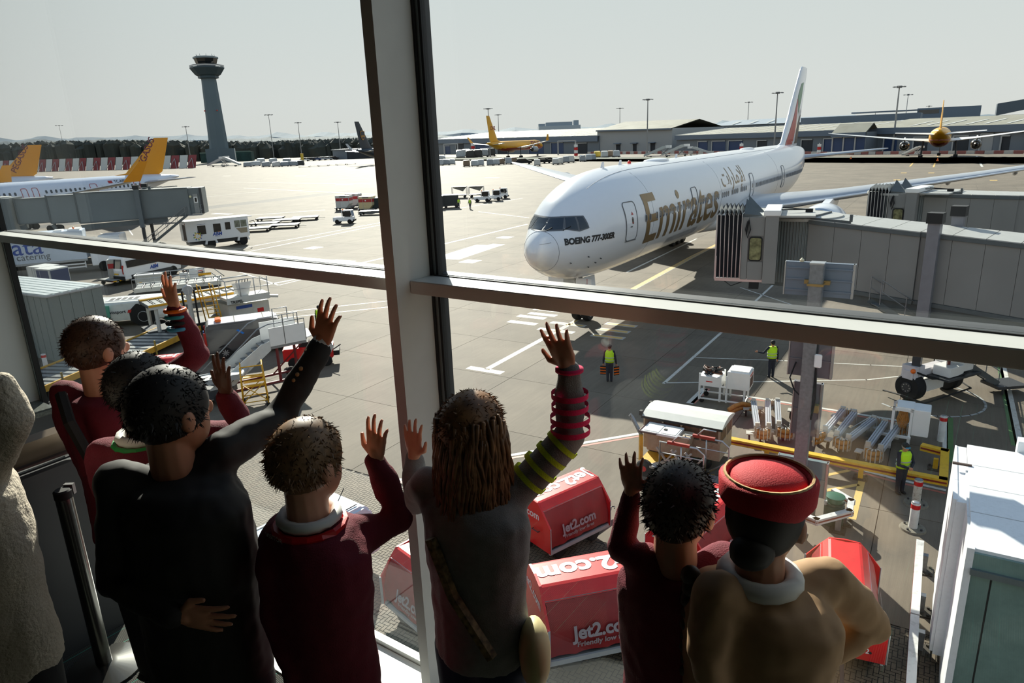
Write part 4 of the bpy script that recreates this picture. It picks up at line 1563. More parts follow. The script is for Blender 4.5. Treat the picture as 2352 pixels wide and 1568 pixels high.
def rail_run(R, pts, z, w, h, mats, posts, base=True):
    P = [UW(u, v_, z) for u, v_ in pts]
    for a, b in zip(P[:-1], P[1:]):
        d = (b - a).normalized()
        m = R.mb()
        m.bar(a - d * w * .45, b + d * w * .45, w, h)
        o = R.put('rail_beam', m, mats[0])
        m = R.mb()
        side = Vector((d.y, -d.x, 0))
        for q in (-1, 1):
            m.bar(a - d * w * .4 + side * q * (w / 2), b + d * w * .4 + side * q * (w / 2), .008, h * .3)
        R.put('colour_band', m, mats[1], o)
    for u, v_ in posts:
        p = UW(u, v_)
        m = R.mb()
        m.box((p.x, p.y, z / 2 - h / 4), (.14, .14, z - h / 2), rz=RU)
        o = R.put('rail_post', m, mats[2])
        if base:
            m = R.mb()
            m.box((p.x, p.y, .015), (.42, .42, .03), rz=RU)
            for q, r_ in ((-1, -1), (1, -1), (1, 1), (-1, 1)):
                c_ = p + EU * .15 * q + EW * .15 * r_
                m.cyl((c_.x, c_.y, 0), (c_.x, c_.y, .07), .03, n=8)
            R.put('base_plate', m, paint('base_dark', (60, 54, 44), .6), o)


YR = paint('rail_yellow', (224, 176, 40), .5, var=.06, dirt=(110, 86, 40), dirt_amt=.5, dscale=4)
RRD = paint('rail_red', (128, 34, 26), .6, dirt=(60, 40, 26), dirt_amt=.5)
rail_run(RR, [(-8.2, 22.9), (1.0, 22.75), (1.02, 25.0), (.45, 25.15)], .46, .24, .2, (YR, RRD, YR), [(-7.4, 22.9), (-4.15, 22.86), (-1.23, 22.82), (.8, 24.6)])

# ---- hexagonal guard round the green fuel pit cover
grd = thing('guard_rail', 'white and red angular guard rail bent around a green pit housing', 'barrier', UW(-1.6, 19.5))
RG = Rel(grd)
WR = paint('rail_white', (206, 206, 204), .45, var=.06, dirt=(90, 84, 74), dirt_amt=.55, dscale=4)
RRD2 = paint('rail_worn_red', (134, 58, 48), .6, dirt=(150, 140, 130), dirt_amt=.5)
rail_run(RG, [(-1.72, 20.5), (-1.25, 20.1), (-1.22, 19.45), (-1.95, 18.55), (-2.35, 18.66)], .5, .17, .17, (WR, RRD2, STEEL), [(-1.35, 19.7), (-1.45, 19.2)])
pit = thing('hydrant_pit', 'dark green cylindrical housing with a bright green domed lid', 'utility housing', UW(-1.62, 19.55))
GRN = paint('pit_green', (38, 92, 74), .35, var=.05)
obj('housing', MB().lathe([(.27, 0), (.27, .6), (.24, .62), (.24, .66), (.265, .66), (.265, .7)], 24), paint('pit_dark_green', (36, 66, 56), .4), pit, True, auto=.5)
obj('lid', MB().lathe([(.22, .7), (.22, .82), (.26, .84), (.26, .87), (.15, .9), (.01, .905)], 24), GRN, pit, True, auto=.5)
obj('hasp', MB().bb(-.3, -.24, -.05, .03, .62, .74), ALU, pit)
bo = thing('bollard', 'plain slim steel bollard beside the angular white guard rail', 'bollard', UW(-2.2, 19.75))
obj('post', MB().lathe([(.08, 0), (.08, .75), (.0, .76)], 14), STEEL, bo, True, auto=.5)
obj('cap', MB().box((0, 0, .78), (.2, .2, .05)), ALU, bo)


def bollard(label, x, y, h, r, rust, base=True, group=None, top=ALU):
    t = thing('bollard', label, 'bollard', (x, y, 0), 0, group)
    obj('post', MB().lathe([(r, 0), (r, h), (r * .96, h + .01)], 18), paint('bollard_white' + ('_rust' if rust else ''), (196, 190, 178) if rust else (214, 214, 212), .5, dirt=(96, 62, 40), dirt_amt=.8 if rust else .2, dscale=9), t, True, auto=.5)
    obj('red_band', MB().lathe([(r + .004, h - .17), (r + .004, h - .04)], 18, cap=False), RED, t, True)
    obj('cap', MB().lathe([(r * .98, h + .012), (r * .6, h + .03), (.001, h + .035)], 18), top, t, True)
    if base:
        o = obj('base_ring', MB().lathe([(.34, 0), (.32, .05), (r, .06)], 24), paint('base_ring', (120, 114, 100), .6, dirt=(50, 44, 36), dirt_amt=.6, dscale=8), t, True, auto=.5)
        m = MB()
        for k in range(4):
            a = k * PI / 2 + .5
            m.cyl((.24 * math.cos(a), .24 * math.sin(a), 0), (.24 * math.cos(a), .24 * math.sin(a), .1), .03, n=8)
        obj('bolts', m, DGREY, o)
    return t


x, y, z = (11.859, 18.299, 0)
bollard('rust-streaked white bollard with a red band and grey-blue cap, close to the yellow rail', x, y, .80, .115, True, top=paint('cap_blue_grey', (110, 124, 138), .5))
x, y, z = (11.023, 16.989, 0)
bollard('clean white bollard with a red band and pale cap on a bolted ring', x, y, .82, .115, False)
x, y, z = (15.15, 22.496, 0)
bollard('tall dark galvanised bollard beside the green and white line', x, y, .95, .115, False, False)
x, y, z = (15.014, 23.553, 0)
bollard('grey bollard with red band standing behind the white hose cabinet', x, y, .95, .115, False, False)

# ---- air-conditioning hose trolleys: light rails joined by ribbed orange hose bends
HOSE = paint('hose_orange', (176, 118, 48), .6, var=.2, scale=14)
HRIB = paint('hose_clamp', (190, 186, 176), .45)
RAILM = paint('trolley_rail', (196, 198, 204), .35, .25, var=.05)


def hose_trolley(label, runs, lead=None, tail=None):
    """runs: list of (far, near) rail ends; consecutive rails are joined by hose bends at alternating ends"""
    c = runs[len(runs) // 2][0]
    t = thing('hose_trolley', label, 'hose trolley', (c[0], c[1], 0))
    R = Rel(t)
    P = [(Vector((f[0], f[1], 0)), Vector((n_[0], n_[1], 0))) for f, n_ in runs]
    for f, n_ in P:
        d = (n_ - f).normalized()
        m = R.mb()
        m.bar(f + Vector((0, 0, .60)), n_ + Vector((0, 0, .56)), .2, .16)
        o = R.put('trolley_rail', m, RAILM)
        m = R.mb()
        sd = Vector((d.y, -d.x, 0))
        for q in (-1, 1):
            m.bar(f + sd * .04 * q + Vector((0, 0, .685)), n_ + sd * .04 * q + Vector((0, 0, .645)), .02, .012)
        R.put('rail_groove', m, MGREY, o)
        for p in (f, n_):
            m = R.mb()
            m.box((p.x, p.y, .45), (.09, .16, .62), rz=math.atan2(d.y, d.x))
            R.put('rail_leg', m, HRIB, o)
        m = R.mb()
        for p, q in ((f, 1), (n_, 1)):
            b = p + sd * .26
            m.box((b.x, b.y, .34), (.32, .22, .04), rz=math.atan2(d.y, d.x))
            m.bar(Vector((b.x, b.y, .34)), Vector((p.x, p.y, .4)), .05)
        R.put('outrigger', m, HRIB, o)
        for p in (f, n_):
            b = p + sd * .26
            m = R.mb()
            m.cyl((b.x - sd.x * .03, b.y - sd.y * .03, .13), (b.x + sd.x * .03, b.y + sd.y * .03, .13), .13, n=14)
            R.put('castor', m, BLACK, o)

    def bend(a, b, bulge):
        a, b = a.copy(), b.copy()
        mid = (a + b) / 2
        ax_ = (b - a) / 2
        out = bulge.normalized() * max(.28, ax_.length * .75)
        for lev in (.30, .47):
            pts = []
            for k in range(13):
                t_ = PI * k / 12
                p = mid - ax_ * math.cos(t_) + out * math.sin(t_)
                pts.append(p + Vector((0, 0, lev)))
            m = R.mb()
            m.tube(pts, .085, 8)
            R.put('hose_bend', m, HOSE, smooth=True)
        for k in range(0, 13, 2):
            t_ = PI * k / 12
            p = mid - ax_ * math.cos(t_) + out * math.sin(t_)
            nn = (-ax_ * -math.sin(t_) + out * math.cos(t_)).normalized()
            m = R.mb()
            q = p + Vector((nn.y, -nn.x, 0)) * .0
            rad = (p - mid).normalized()
            m.box((p.x + rad.x * .1, p.y + rad.y * .1, .40), (.02, .035, .42), rz=math.atan2(rad.y, rad.x))
            m.box((p.x - rad.x * .1, p.y - rad.y * .1, .40), (.02, .035, .42), rz=math.atan2(rad.y, rad.x))
            m.box((p.x, p.y, .60), (.22, .035, .02), rz=math.atan2(rad.y, rad.x))
            R.put('hose_clamp', m, HRIB)

    for k in range(len(P) - 1):
        near = (k % 2 == 0) if lead != 'far' else (k % 2 == 1)
        i = 1 if near else 0
        d = (P[k][1] - P[k][0])
        bend(P[k][i], P[k + 1][i], d if near else -d)
    return t, R, P, bend


t_, R_, P_, bend_ = hose_trolley('trolley rails with orange hose bends, the sunlit set beside the white ground power cart',
                                 [((9.413, 25.324, 0.62), (8.749, 23.003, 0.62)), ((9.951, 25.266, 0.62), (9.143, 22.964, 0.62)), ((10.342, 25.289, 0.62), (9.559, 23.098, 0.62)), ((11.02, 24.918, 0.62), (9.966, 22.906, 0.62))])
pf = P_[0][0]
for lev in (.3, .47):
    m = R_.mb()
    m.tube([pf + Vector((0, 0, lev)), pf + Vector((-.35, .25, lev)), pf + Vector((-.7, .05, lev)), pf + Vector((-1.0, -.1, lev - .1))], .09, 8)
    R_.put('hose_bend', m, HOSE, smooth=True)
t_, R_, P_, bend_ = hose_trolley('trolley rails with orange hose bends, the shaded set by the white hose cabinet',
                                 [((12.401, 24.188, 0.62), (10.985, 22.506, 0.62)), ((12.668, 23.856, 0.62), (11.211, 22.099, 0.62)), ((13.078, 23.228, 0.62), (11.444, 21.735, 0.62)), ((13.325, 22.9, 0.62), (11.794, 21.103, 0.62)), ((13.547, 22.504, 0.62), (12.079, 20.838, 0.62))], lead='far')
bend_(P_[0][1] + Vector((-.45, -.25, 0)), P_[0][1], P_[0][1] - P_[0][0])
bend_(P_[4][0], P_[4][0] + Vector((.5, .1, 0)), P_[4][0] - P_[4][1])
m = R_.mb()
a_ = P_[2][0]
m.tube([a_ + Vector((0, .05, .75)), a_ + Vector((-.9, -.15, .35))], .02, 6)
R_.put('tow_rod', m, HRIB)

# white hose cabinet
hc = thing('hose_cabinet', 'white steel hose cabinet with a coiled orange hose at the end of the shaded trolley', 'cabinet', ((13.876, 21.82, 0)[0], (13.876, 21.82, 0)[1], 0), RU)
obj('frame', MB().bb(-.85, -.77, -.1, -.02, 0, 1.5).bb(-.3, -.22, -.1, -.02, 0, 1.5).bb(-.85, -.77, .6, .68, 0, 1.5).bb(-.85, -.22, -.1, -.02, 1.4, 1.5).bb(-.85, -.22, .6, .68, 1.4, 1.5).bb(-1.3, -.2, -.14, -.06, .42, .5), WHITE, hc)
obj('cabinet_body', MB().bb(-.22, .3, -.06, .7, .55, 1.5), WHITE, hc, bevel=.015)
obj('top_plate', MB().bb(-.72, -.2, -.08, .66, 1.5, 1.54), WHITE, hc)
m = MB()
for k in range(4):
    m.tube([(-.6 + .05 * k, 0.1, 1.35), (-.68 + .05 * k, .1, 1.0), (-.58 + .05 * k, .1, .72), (-.48 + .05 * k, .1, 1.0), (-.55 + .05 * k, .1, 1.35)], .028, 6)
obj('coiled_hose', m, HOSE, hc, True)
obj('foot', MB().bb(-.86, -.76, -.2, .8, 0, .06).bb(-.32, -.2, -.2, .8, 0, .06), LGREY, hc)


def castor(mb, x, y, r=.1, w=.05):
    mb.cyl((x, y - w / 2, r), (x, y + w / 2, r), r, n=14)
    mb.bar((x, y, r), (x, y, r * 2.4), .04)


# ground power cart with a heap of cable
def power_cart(label, loc, rz, s=1.0, hero=True):
    t = thing('ground_power_cart', label, 'cart', loc, rz)
    m = MB()
    for x in (-.95, -.15, .1, .78):
        for y in (-.4, .4):
            m.bar((x * s, y * s, .12 * s), (x * s, y * s, 1.22 * s), .06 * s)
    for z in (.18, .75):
        for y in (-.4, .4):
            m.bar((-.95 * s, y * s, z * s), (.78 * s, y * s, z * s), .05 * s)
    for x in (-.95, .78):
        m.bar((x * s, -.4 * s, .18 * s), (x * s, .4 * s, .18 * s), .05 * s)
    obj('cart_frame', m, WHITE, t)
    obj('cable_tray', MB().bb(-.97 * s, -.12 * s, -.43 * s, .43 * s, .72 * s, 1.12 * s), WHITE, t)
    bx = obj('converter_box', MB().bb(.1 * s, .95 * s, -.44 * s, .44 * s, .72 * s, 1.42 * s), WHITE, t, bevel=.02)
    obj('vent_panel', MB().bb(.945 * s, .957 * s, -.32 * s, .3 * s, .82 * s, 1.2 * s), paint('vent_dark_red', (74, 48, 44), .6), bx)
    obj('box_lid', MB().bb(.2 * s, .9 * s, -.36 * s, .36 * s, 1.42 * s, 1.47 * s), WHITE, bx)
    obj('label_strip', MB().bb(.948 * s, .96 * s, -.28 * s, .25 * s, 1.27 * s, 1.33 * s), RED, bx)
    obj('label_strip', MB().bb(-.7 * s, -.45 * s, -.436 * s, -.428 * s, .9 * s, .94 * s), RED, t)
    r_ = random.Random(3)
    for k in range(7 if hero else 3):
        pts = []
        a0 = r_.uniform(0, 6)
        for q in range(9):
            a = a0 + q * .8
            pts.append((-.55 * s + .36 * s * math.cos(a) * r_.uniform(.7, 1.15), .32 * s * math.sin(a) * r_.uniform(.7, 1.15), 1.12 * s + r_.uniform(0.02, .3) * s))
        obj('power_cable', MB().tube(pts, .035 * s, 6), paint('cable_brown', (92, 52, 34), .6) if k % 2 else BLACK, t, True)
    for x in (-.85, .68):
        for y in (-.38, .38):
            m = MB()
            castor(m, x * s, y * s, .1 * s)
            obj('castor', m, BLACK, t)
    return t


g_ = (8.598, 26.654, 0)
power_cart('white ground power cart heaped with black and brown cable behind the rusty covered trailer', (g_[0] + .25, g_[1] + .35, 0), RU + .05, 1.05)
g_ = (-26.89, 58.127, 0)
power_cart('small white ground power cart with two cable loops beyond the cargo loader platform', (g_[0], g_[1], 0), RU + .2, 1.0, False)

# rusty covered trailer with curved roof
RUSTW = paint('rusty_white', (176, 156, 132), .6, var=.12, scale=3, dirt=(128, 76, 40), dirt_amt=.85, dscale=3)
tr = thing('covered_trailer', 'rust-streaked white covered trailer with a curved pale grey roof and glazed upper sides', 'trailer', UW(-6.62, 21.85), RU)
hx, hy = 1.32, .74
obj('body', MB().bb(-hx, hx, -hy, hy, .42, 1.05), RUSTW, tr)
for q in (-1, 1):
    for k in range(4):
        a = -hx + .06 + k * .65
        obj('side_window', MB().bb(a, a + .56, q * (hy - .03) - .01, q * (hy - .03) + .01, 1.08, 1.55), paint('trailer_curtain', (104, 74, 54), .6, var=.35, scale=8), tr)
        obj('window_post', MB().bb(a - .06, a, q * hy - .035, q * hy + .0, 1.05, 1.6), RUSTW, tr)
    obj('window_post', MB().bb(hx - .07, hx, q * hy - .04, q * hy, 1.05, 1.6), RUSTW, tr)
    for k in range(2):
        y0 = -hy + .08 + k * .7
        obj('end_window', MB().bb(q * (hx - .02) - .01, q * (hx - .02) + .01, y0, y0 + .6, 1.08, 1.55), paint('trailer_curtain', (104, 74, 54), .6), tr)
    obj('end_post', MB().bb(q * hx - .03, q * hx + .0, -.04, .04, 1.05, 1.6), RUSTW, tr)
rf = MB()
ring = [(-hy - .06, 1.56), (-hy - .06, 1.6), (-hy * .6, 1.72), (0, 1.78), (hy * .6, 1.72), (hy + .06, 1.6), (hy + .06, 1.56)]
rf.prism(ring, -hx - .06, hx + .06, 'x')
ro = obj('roof', rf, paint('trailer_roof', (204, 204, 196), .5, var=.04, bump=.1), tr)
obj('roof_edge', MB().bb(-hx - .07, hx + .07, -hy - .08, -hy - .055, 1.52, 1.6), BLACK, ro)
for y in (-hy, .2):
    obj('roof_lamp', MB().box((-hx - .1, y, 1.68), (.1, .14, .16)), BLACK, ro)
m = MB().bb(-hx + .1, hx - .1, -.3, .3, .3, .42)
obj('chassis', m, DGREY, tr)
for x in (-.8, .8):
    for y in (-.6, .6):
        obj('wheel', MB().lathe([(.12, -.08), (.22, -.08), (.25, -.04), (.25, .04), (.22, .08), (.12, .08)], 18, (x, y, .25), 'y'), TYRE, tr, True, auto=.6)

# lifting service steps on a yellow chassis, in front of the trailer
stp = thing('service_steps', 'aluminium folding service steps with red padded handrails on a yellow wheeled chassis', 'steps', UW(-6.6, 20.4), RU)
obj('lid_deck', MB().bb(-1.1, .12, -.2, .62, 1.36, 1.44), WHITE, stp, bevel=.01)
m = MB()
for k in range(2):
    m.bb(-1.02 + k * .58, -.52 + k * .58, -.12, .54, 1.44, 1.455)
obj('lid_panel', m, paint('lid_cream', (226, 222, 212), .45), stp)
obj('lid_latch', MB().bb(-.42, -.32, .12, .22, 1.455, 1.48), BLACK, stp)
m = MB()
m.tube([(-1.14, -.24, 1.42), (-1.14, .66, 1.42), (-.3, .66, 1.42)], .035, 8)
m.tube([(-1.14, -.24, 1.42), (-.55, -.24, 1.42)], .035, 8)
obj('lid_padding', m, paint('padding_maroon', (74, 36, 38), .6), stp)
m = MB()
m.add([(-.95, -.05, .7), (.35, -.05, .7), (.5, -.05, 1.36), (-1.0, -.05, 1.36), (-.95, .6, .7), (.35, .6, .7), (.5, .6, 1.36), (-1.0, .6, 1.36)], [(0, 1, 2, 3), (7, 6, 5, 4), (0, 4, 5, 1), (1, 5, 6, 2), (2, 6, 7, 3), (3, 7, 4, 0)])
obj('tank', m, RUSTW, stp, bevel=.03)
m = MB()
m.bar((-1.05, -.3, .25), (-1.05, -.3, 1.32), .11)
m.bar((-1.05, -.3, .25), (-.4, -.1, .35), .12)
m.bar((-1.25, -.5, .16), (-.75, -.1, .3), .08)
m.bar((-1.05, .6, .3), (-.2, .6, .3), .08)
m.bb(-1.1, -.55, -.35, .6, .25, .38)
obj('chassis', m, YEL, stp)
obj('tow_arm', MB().bar((-1.1, -.1, 1.2), (-1.55, .1, 1.75), .09).tube([(-1.5, .1, 1.72), (-1.58, .1, 1.82), (-1.62, .1, 1.74)], .04, 6), STEEL, stp)
for y in (-.55, .65):
    o = obj('wheel', MB().lathe([(.12, -.1), (.25, -.1), (.29, -.05), (.29, .05), (.25, .1), (.12, .1)], 20, (-.82, y, .29), 'y'), TYRE, stp, True, auto=.6)
    obj('hub', MB().cyl((-.82, y - .11, .29), (-.82, y + .11, .29), .1), RED, o)
m = MB()
m.bar((-.7, -.45, .35), (.35, -.62, .9), .1, .1)
m.bar((-.7, .5, .35), (.35, .5, .9), .1, .1)
m.bar((-.75, -.6, .42), (.6, -.75, .34), .07)
m.bar((-.75, -.6, .42), (.6, -.4, .34), .07)
for x in (-.05, .45, .9):
    m.bar((x - .35, -.62, 1.15), (x + .3, -.62, .35), .06)
    m.bar((x + .3, -.62, 1.15), (x - .35, -.62, .35), .05)
obj('scissor_frame', m, ALU, stp)
for q, dx in ((-.72, 0), (.15, .55)):
    m = MB()
    m.tube([(-.25 + dx, q, .25 if q < 0 else .8), (-.25 + dx, q, 1.42), (.95 + dx, q, 1.42), (1.18 + dx, q, 1.25), (1.18 + dx, q, .75), (.6 + dx, q, .3)], .03, 8)
    m.tube([(.45 + dx, q, 1.42), (.45 + dx, q, .3)], .025, 6)
    m.tube([(-.25 + dx, q, 1.05), (1.18 + dx, q, 1.05)], .02, 6)
    m.tube([(.1 + dx, q, 1.42), (.35 + dx, q, 1.72), (.75 + dx, q, 1.72)], .025, 6)
    hr = obj('handrail', m, ALU, stp, True)
    obj('handrail_pad', MB().bar((.0 + dx, q, 1.45), (.72 + dx, q, 1.45), .09, .09), paint('padding_red', (156, 44, 32), .6), hr)
st_ = obj('step_ramp', MB().add([(.6, -.7, .3), (1.55, -.7, .22), (1.55, .05, .22), (.6, .05, .3), (.6, -.7, .26), (1.55, -.7, .18), (1.55, .05, .18), (.6, .05, .26)], [(0, 1, 2, 3), (7, 6, 5, 4), (0, 4, 5, 1), (1, 5, 6, 2), (2, 6, 7, 3), (3, 7, 4, 0)]), STEEL, stp)
for k in range(9):
    x = .65 + k * .1
    obj('tread_strip', MB().bb(x, x + .05, -.66, .0, .27 - .008 * k, .31 - .008 * k), ALU, st_)
m = MB()
m.bar((1.2, -.7, .2), (1.9, -1.3, .1), .05)
m.bar((1.5, -.3, .2), (2.1, -.9, .1), .05)
obj('tow_frame', m, STEEL, stp)
m = MB().bb(.6, 1.3, -.9, .2, .1, .18)
obj('rear_chassis', m, YEL, stp)

# white annexe with panelled roof and green glass front
ANX = paint('annexe_panel', (226, 228, 230), .4, var=.02, dirt=(120, 116, 104), dirt_amt=.18, dscale=14)
GRG = paint('annexe_green_glass', (112, 138, 132), .18, var=.10, scale=.8, dirt=(70, 92, 88), dirt_amt=.5, dscale=.7)
an = thing('annexe', 'white clad low annexe with seamed roof panels and green glass front beside the block paving', 'building', UW(3.6, 15), RU)


def abb(u0, u1, w0, w1, z0, z1):
    return MB().bb(u0 - 3.6, u1 - 3.6, w0 - 15, w1 - 15, z0, z1)


obj('core', abb(1.12, 6.2, 12.72, 17.15, 0, 3.9), paint('annexe_core', (150, 152, 152), .6), an)
for k, (a, b) in enumerate(((16.12, 17.2), (15.08, 16.09), (13.98, 15.05), (12.62, 13.95))):
    obj('roof_panel', abb(1.1, 6.2, a, b, 3.92, 4.0), ANX, an)
for k, (a, b) in enumerate(((12.62, 13.0), (13.015, 13.9), (13.915, 14.9), (14.915, 15.5), (15.515, 16.3))):
    obj('side_panel', abb(1.06, 1.12, a, b, 0.05, 3.92), ANX, an)
for k in range(3):
    a = 14.55 + k * .92
    obj('side_fin', abb(.84 + .02 * k, .92, a, a + .9, .38, 3.9), ANX, an)
obj('side_box', abb(.9, 1.1, 14.5, 17.3, .35, 3.88), ANX, an)
obj('corner_trim', abb(1.03, 1.14, 12.55, 12.66, 0, 4.02), ANX, an)
obj('parapet', abb(2.0, 6.2, 17.22, 17.5, 3.9, 4.25), ANX, an)
obj('gutter', abb(1.12, 6.2, 12.5, 12.64, 3.55, 3.66), paint('gutter_grey', (94, 104, 104), .5), an)
obj('fascia_glass', abb(1.12, 6.2, 12.56, 12.62, 3.64, 3.94), GRG, an)
for k in range(4):
    a = 1.16 + k * 1.25
    obj('glass_panel', abb(a if k else 1.12, (a + 1.22) if k else 1.42, 12.6, 12.64, .0, 3.54), GRG, an)
obj('glass_panel', abb(1.45, 2.38, 12.6, 12.64, .0, 3.54), GRG, an)
obj('brown_strip', abb(.82, 1.16, 16.0, 16.06, 3.99, 4.03), paint('strip_brown', (70, 52, 44), .6), an)

# white guard rail along the annexe
wr = thing('guard_rail', 'long straight white guard rail running along the side of the pale annexe', 'barrier', UW(.54, 15.5))
RW_ = Rel(wr)
rail_run(RW_, [(.52, 18.5), (.53, 15.4)], .55, .17, .17, (WR, RRD2, STEEL), [(.66, 18.2), (.66, 16.4)])
rail_run(RW_, [(.53, 15.2), (.56, 12.4)], .55, .17, .17, (WR, RRD2, STEEL), [(.68, 15.0), (.68, 13.2)])

# ================================================================== ground vehicles and service gear
def P2(t):
    return (t[0], t[1], 0.0)


def wheel(parent, x, y, r, w, hub=None, spokes=0, name='wheel'):
    m = MB()
    m.lathe([(r * .58, -w / 2), (r * .9, -w / 2), (r, -w * .3), (r, w * .3), (r * .9, w / 2), (r * .58, w / 2)], 24, (0, 0, 0), 'y')
    o = obj(name, m, TYRE, parent, True, loc=(x, y, r), auto=.6)
    s = 1 if y > 0 else -1
    obj('hub', MB().lathe([(r * .6, 0), (r * .6, w * .42), (r * .5, w * .36), (r * .15, w * .44), (.001, w * .44)] if s > 0 else [(r * .6, 0), (r * .6, -w * .42), (r * .5, -w * .36), (r * .15, -w * .44), (.001, -w * .44)], 18, (0, 0, 0), 'y', False), hub or LGREY, o, True, auto=.5)
    if spokes:
        m = MB()
        for k in range(spokes):
            t = 2 * PI * k / spokes
            m.bar((0, s * w * .45, 0), (r * .54 * math.cos(t), s * w * .45, r * .54 * math.sin(t)), .05, .03, up=(0, 1, 0))
        obj('spokes', m, ALU, o)
    return o


def shell(prof, W, top, zbelt, mat, parent, name='body', bev=.04):
    """vehicle body: side profile across the width, drawn in above the belt line"""
    rings = []
    n = len(prof)
    mb = MB()
    vs = []
    for s in (-1, 1):
        for x, z in prof:
            k = 0 if z <= zbelt else min(1, (z - zbelt) / (max(p[1] for p in prof) - zbelt))
            vs.append((x, s * (W / 2 - top * k), z))
    fs = [(i, (i + 1) % n, n + (i + 1) % n, n + i) for i in range(n)] + [tuple(range(n - 1, -1, -1)), tuple(range(n, 2 * n))]
    mb.add(vs, fs)
    o = obj(name, mb, mat, parent, bevel=bev)
    return o


VANW = paint('van_white', (232, 234, 236), .25, var=.02, coat=.4)
VANG = paint('van_graphite', (54, 58, 62), .25, var=.03, coat=.6)
TAPE = paint('tape_blue', (28, 124, 216), .5, var=.05)
LBLUE = paint('lettering_blue', (40, 78, 160), .4)
LGRN = paint('logo_green', (110, 160, 70), .4)
LYELL = paint('logo_yellow', (236, 190, 40), .4)
HEADL = paint('headlamp', (206, 212, 216), .08, spec=.9)
TAILR = paint('tail_lamp', (170, 24, 20), .2)
PLATE = paint('number_plate_yellow', (226, 180, 40), .5)


def ABM_marks(parent, x, y, z, s, size, dots=True):
    X = (1, 0, 0) if s < 0 else (-1, 0, 0)
    letter('ABM', size, LBLUE, parent, (x, y, z), X, (0, 0, 1), bold=.02, shear=.15)
    obj('logo_dot', MB().cyl((x + .42 * size * X[0], y - .003 * 1, z + .55 * size), (x + .42 * size * X[0], y + .003, z + .55 * size), .1 * size, n=10), ORANGE, parent)
    letter('Building Value', size * .22, LBLUE, parent, (x + .05 * size * X[0], y, z - .5 * size), X, (0, 0, 1))


# --- high-lift passenger bus
g0, g1 = (-35.353, 80.576, 0), (-32.781, 82.642, 0)
hd = math.atan2(g1[1] - g0[1], g1[0] - g0[0])
bus = thing('lift_bus', 'white box-bodied lift bus with a blue logo and flower of dots by its open door', 'bus', ((g0[0] + g1[0]) / 2, (g0[1] + g1[1]) / 2 + 1.1, 0), hd)
b = obj('body', MB().bb(-4.1, 3.0, -1.2, 1.2, 1.0, 3.25), VANW, bus, bevel=.03)
obj('roof', MB().bb(-4.12, 3.5, -1.22, 1.22, 3.25, 3.34), paint('bus_roof', (226, 228, 228), .4), bus)
for x0, x1, z0, z1 in ((-1.75, -.85, 1.75, 2.75), (.0, .85, 1.85, 2.8), (1.35, 1.95, 2.0, 2.85)):
    obj('side_window', MB().bb(x0 - 1.1, x1 - 1.1, -1.215, -1.19, z0, z1), DARKGLASS, b)
obj('cab_window', MB().bb(1.35, 2.75, -1.215, -1.19, 2.15, 2.95), paint('cab_glass', (120, 124, 110), .1, var=.3), b)
obj('cab_window', MB().prism([(1.45, 2.05), (2.75, 2.05), (2.75, 1.45), (1.95, 1.45)], -1.216, -1.19), paint('cab_glass_low', (150, 140, 120), .15), b)
obj('window_bar', MB().bb(2.0, 2.06, -1.225, -1.2, 2.15, 2.95).bb(1.3, 2.8, -1.225, -1.2, 2.05, 2.15), VANW, b)
obj('windscreen', MB().bb(2.99, 3.02, -1.05, 1.05, 1.5, 2.95), DARKGLASS, b)
obj('doorway', MB().bb(-4.115, -4.08, -.95, .15, 1.15, 2.95), paint('doorway_dark', (66, 52, 44), .6), b)
obj('open_door', MB().bb(-4.14, -4.1, .3, 1.15, 1.05, 3.0), VANW, b)
for y in (-1.05, .95):
    obj('tail_light', MB().bb(-4.13, -4.1, y, y + .14, 3.02, 3.1), TAILR, b)
ABM_marks(b, -.75, -1.222, 1.62, -1, .52)
letter('www.abm.co.uk', .15, LBLUE, b, (-2.4, -1.222, 2.9), (1, 0, 0), (0, 0, 1))
for k in range(9):
    a = k * 2 * PI / 9
    for rr, mt in ((.3, LYELL), (.44, LGRN if k % 2 else LBLUE)):
        obj('logo_petal', MB().cyl((-2.95 + rr * math.cos(a), -1.222, 1.62 + rr * math.sin(a)), (-2.95 + rr * math.cos(a), -1.214, 1.62 + rr * math.sin(a)), .075, n=8), mt, b)
obj('chassis', MB().bb(-3.8, 2.8, -.8, .8, .55, 1.0), DGREY, bus)
for x in (-1.5, 2.2):
    for y in (-1.0, 1.0):
        obj('mudguard', MB().prism([(x - .75, .55), (x - .6, 1.0), (x + .6, 1.0), (x + .75, .55), (x + .5, .55), (x + .42, .9), (x - .42, .9), (x - .5, .55)], y - .16, y + .16), VANW, bus)
        wheel(bus, x, y, .48, .3, DGREY)
obj('mirror', MB().tube([(3.1, -1.2, 2.7), (3.6, -1.35, 2.75), (3.75, -1.35, 2.4)], .04, 6).box((3.75, -1.35, 2.2), (.1, .2, .4)), BLACK, bus)

# --- long white minibus behind the containers
g0, g1 = (-33.951, 57.861, 0), (-31.533, 63.204, 0)
hd = math.atan2(g1[1] - g0[1], g1[0] - g0[0])
mv = thing('minibus', 'long white minibus with a blue logo on its side behind the red banded container', 'van', ((g0[0] + g1[0]) / 2 - .3, (g0[1] + g1[1]) / 2 + 2.0, 0), hd)
prof = [(-2.9, .45), (-2.95, 1.2), (-2.8, 2.35), (-2.6, 2.5), (1.1, 2.5), (1.5, 2.38), (2.15, 1.55), (2.85, 1.3), (3.0, 1.0), (2.98, .45)]
b = shell(prof, 2.0, .14, 1.3, VANW, mv)
obj('window_band', MB().bb(-2.55, .85, -1.0, -.9, 1.45, 2.05), DARKGLASS, b)
obj('cab_window', MB().prism([(.95, 1.42), (1.9, 1.42), (1.4, 2.1), (.95, 2.1)], -1.0, -.92), DARKGLASS, b)
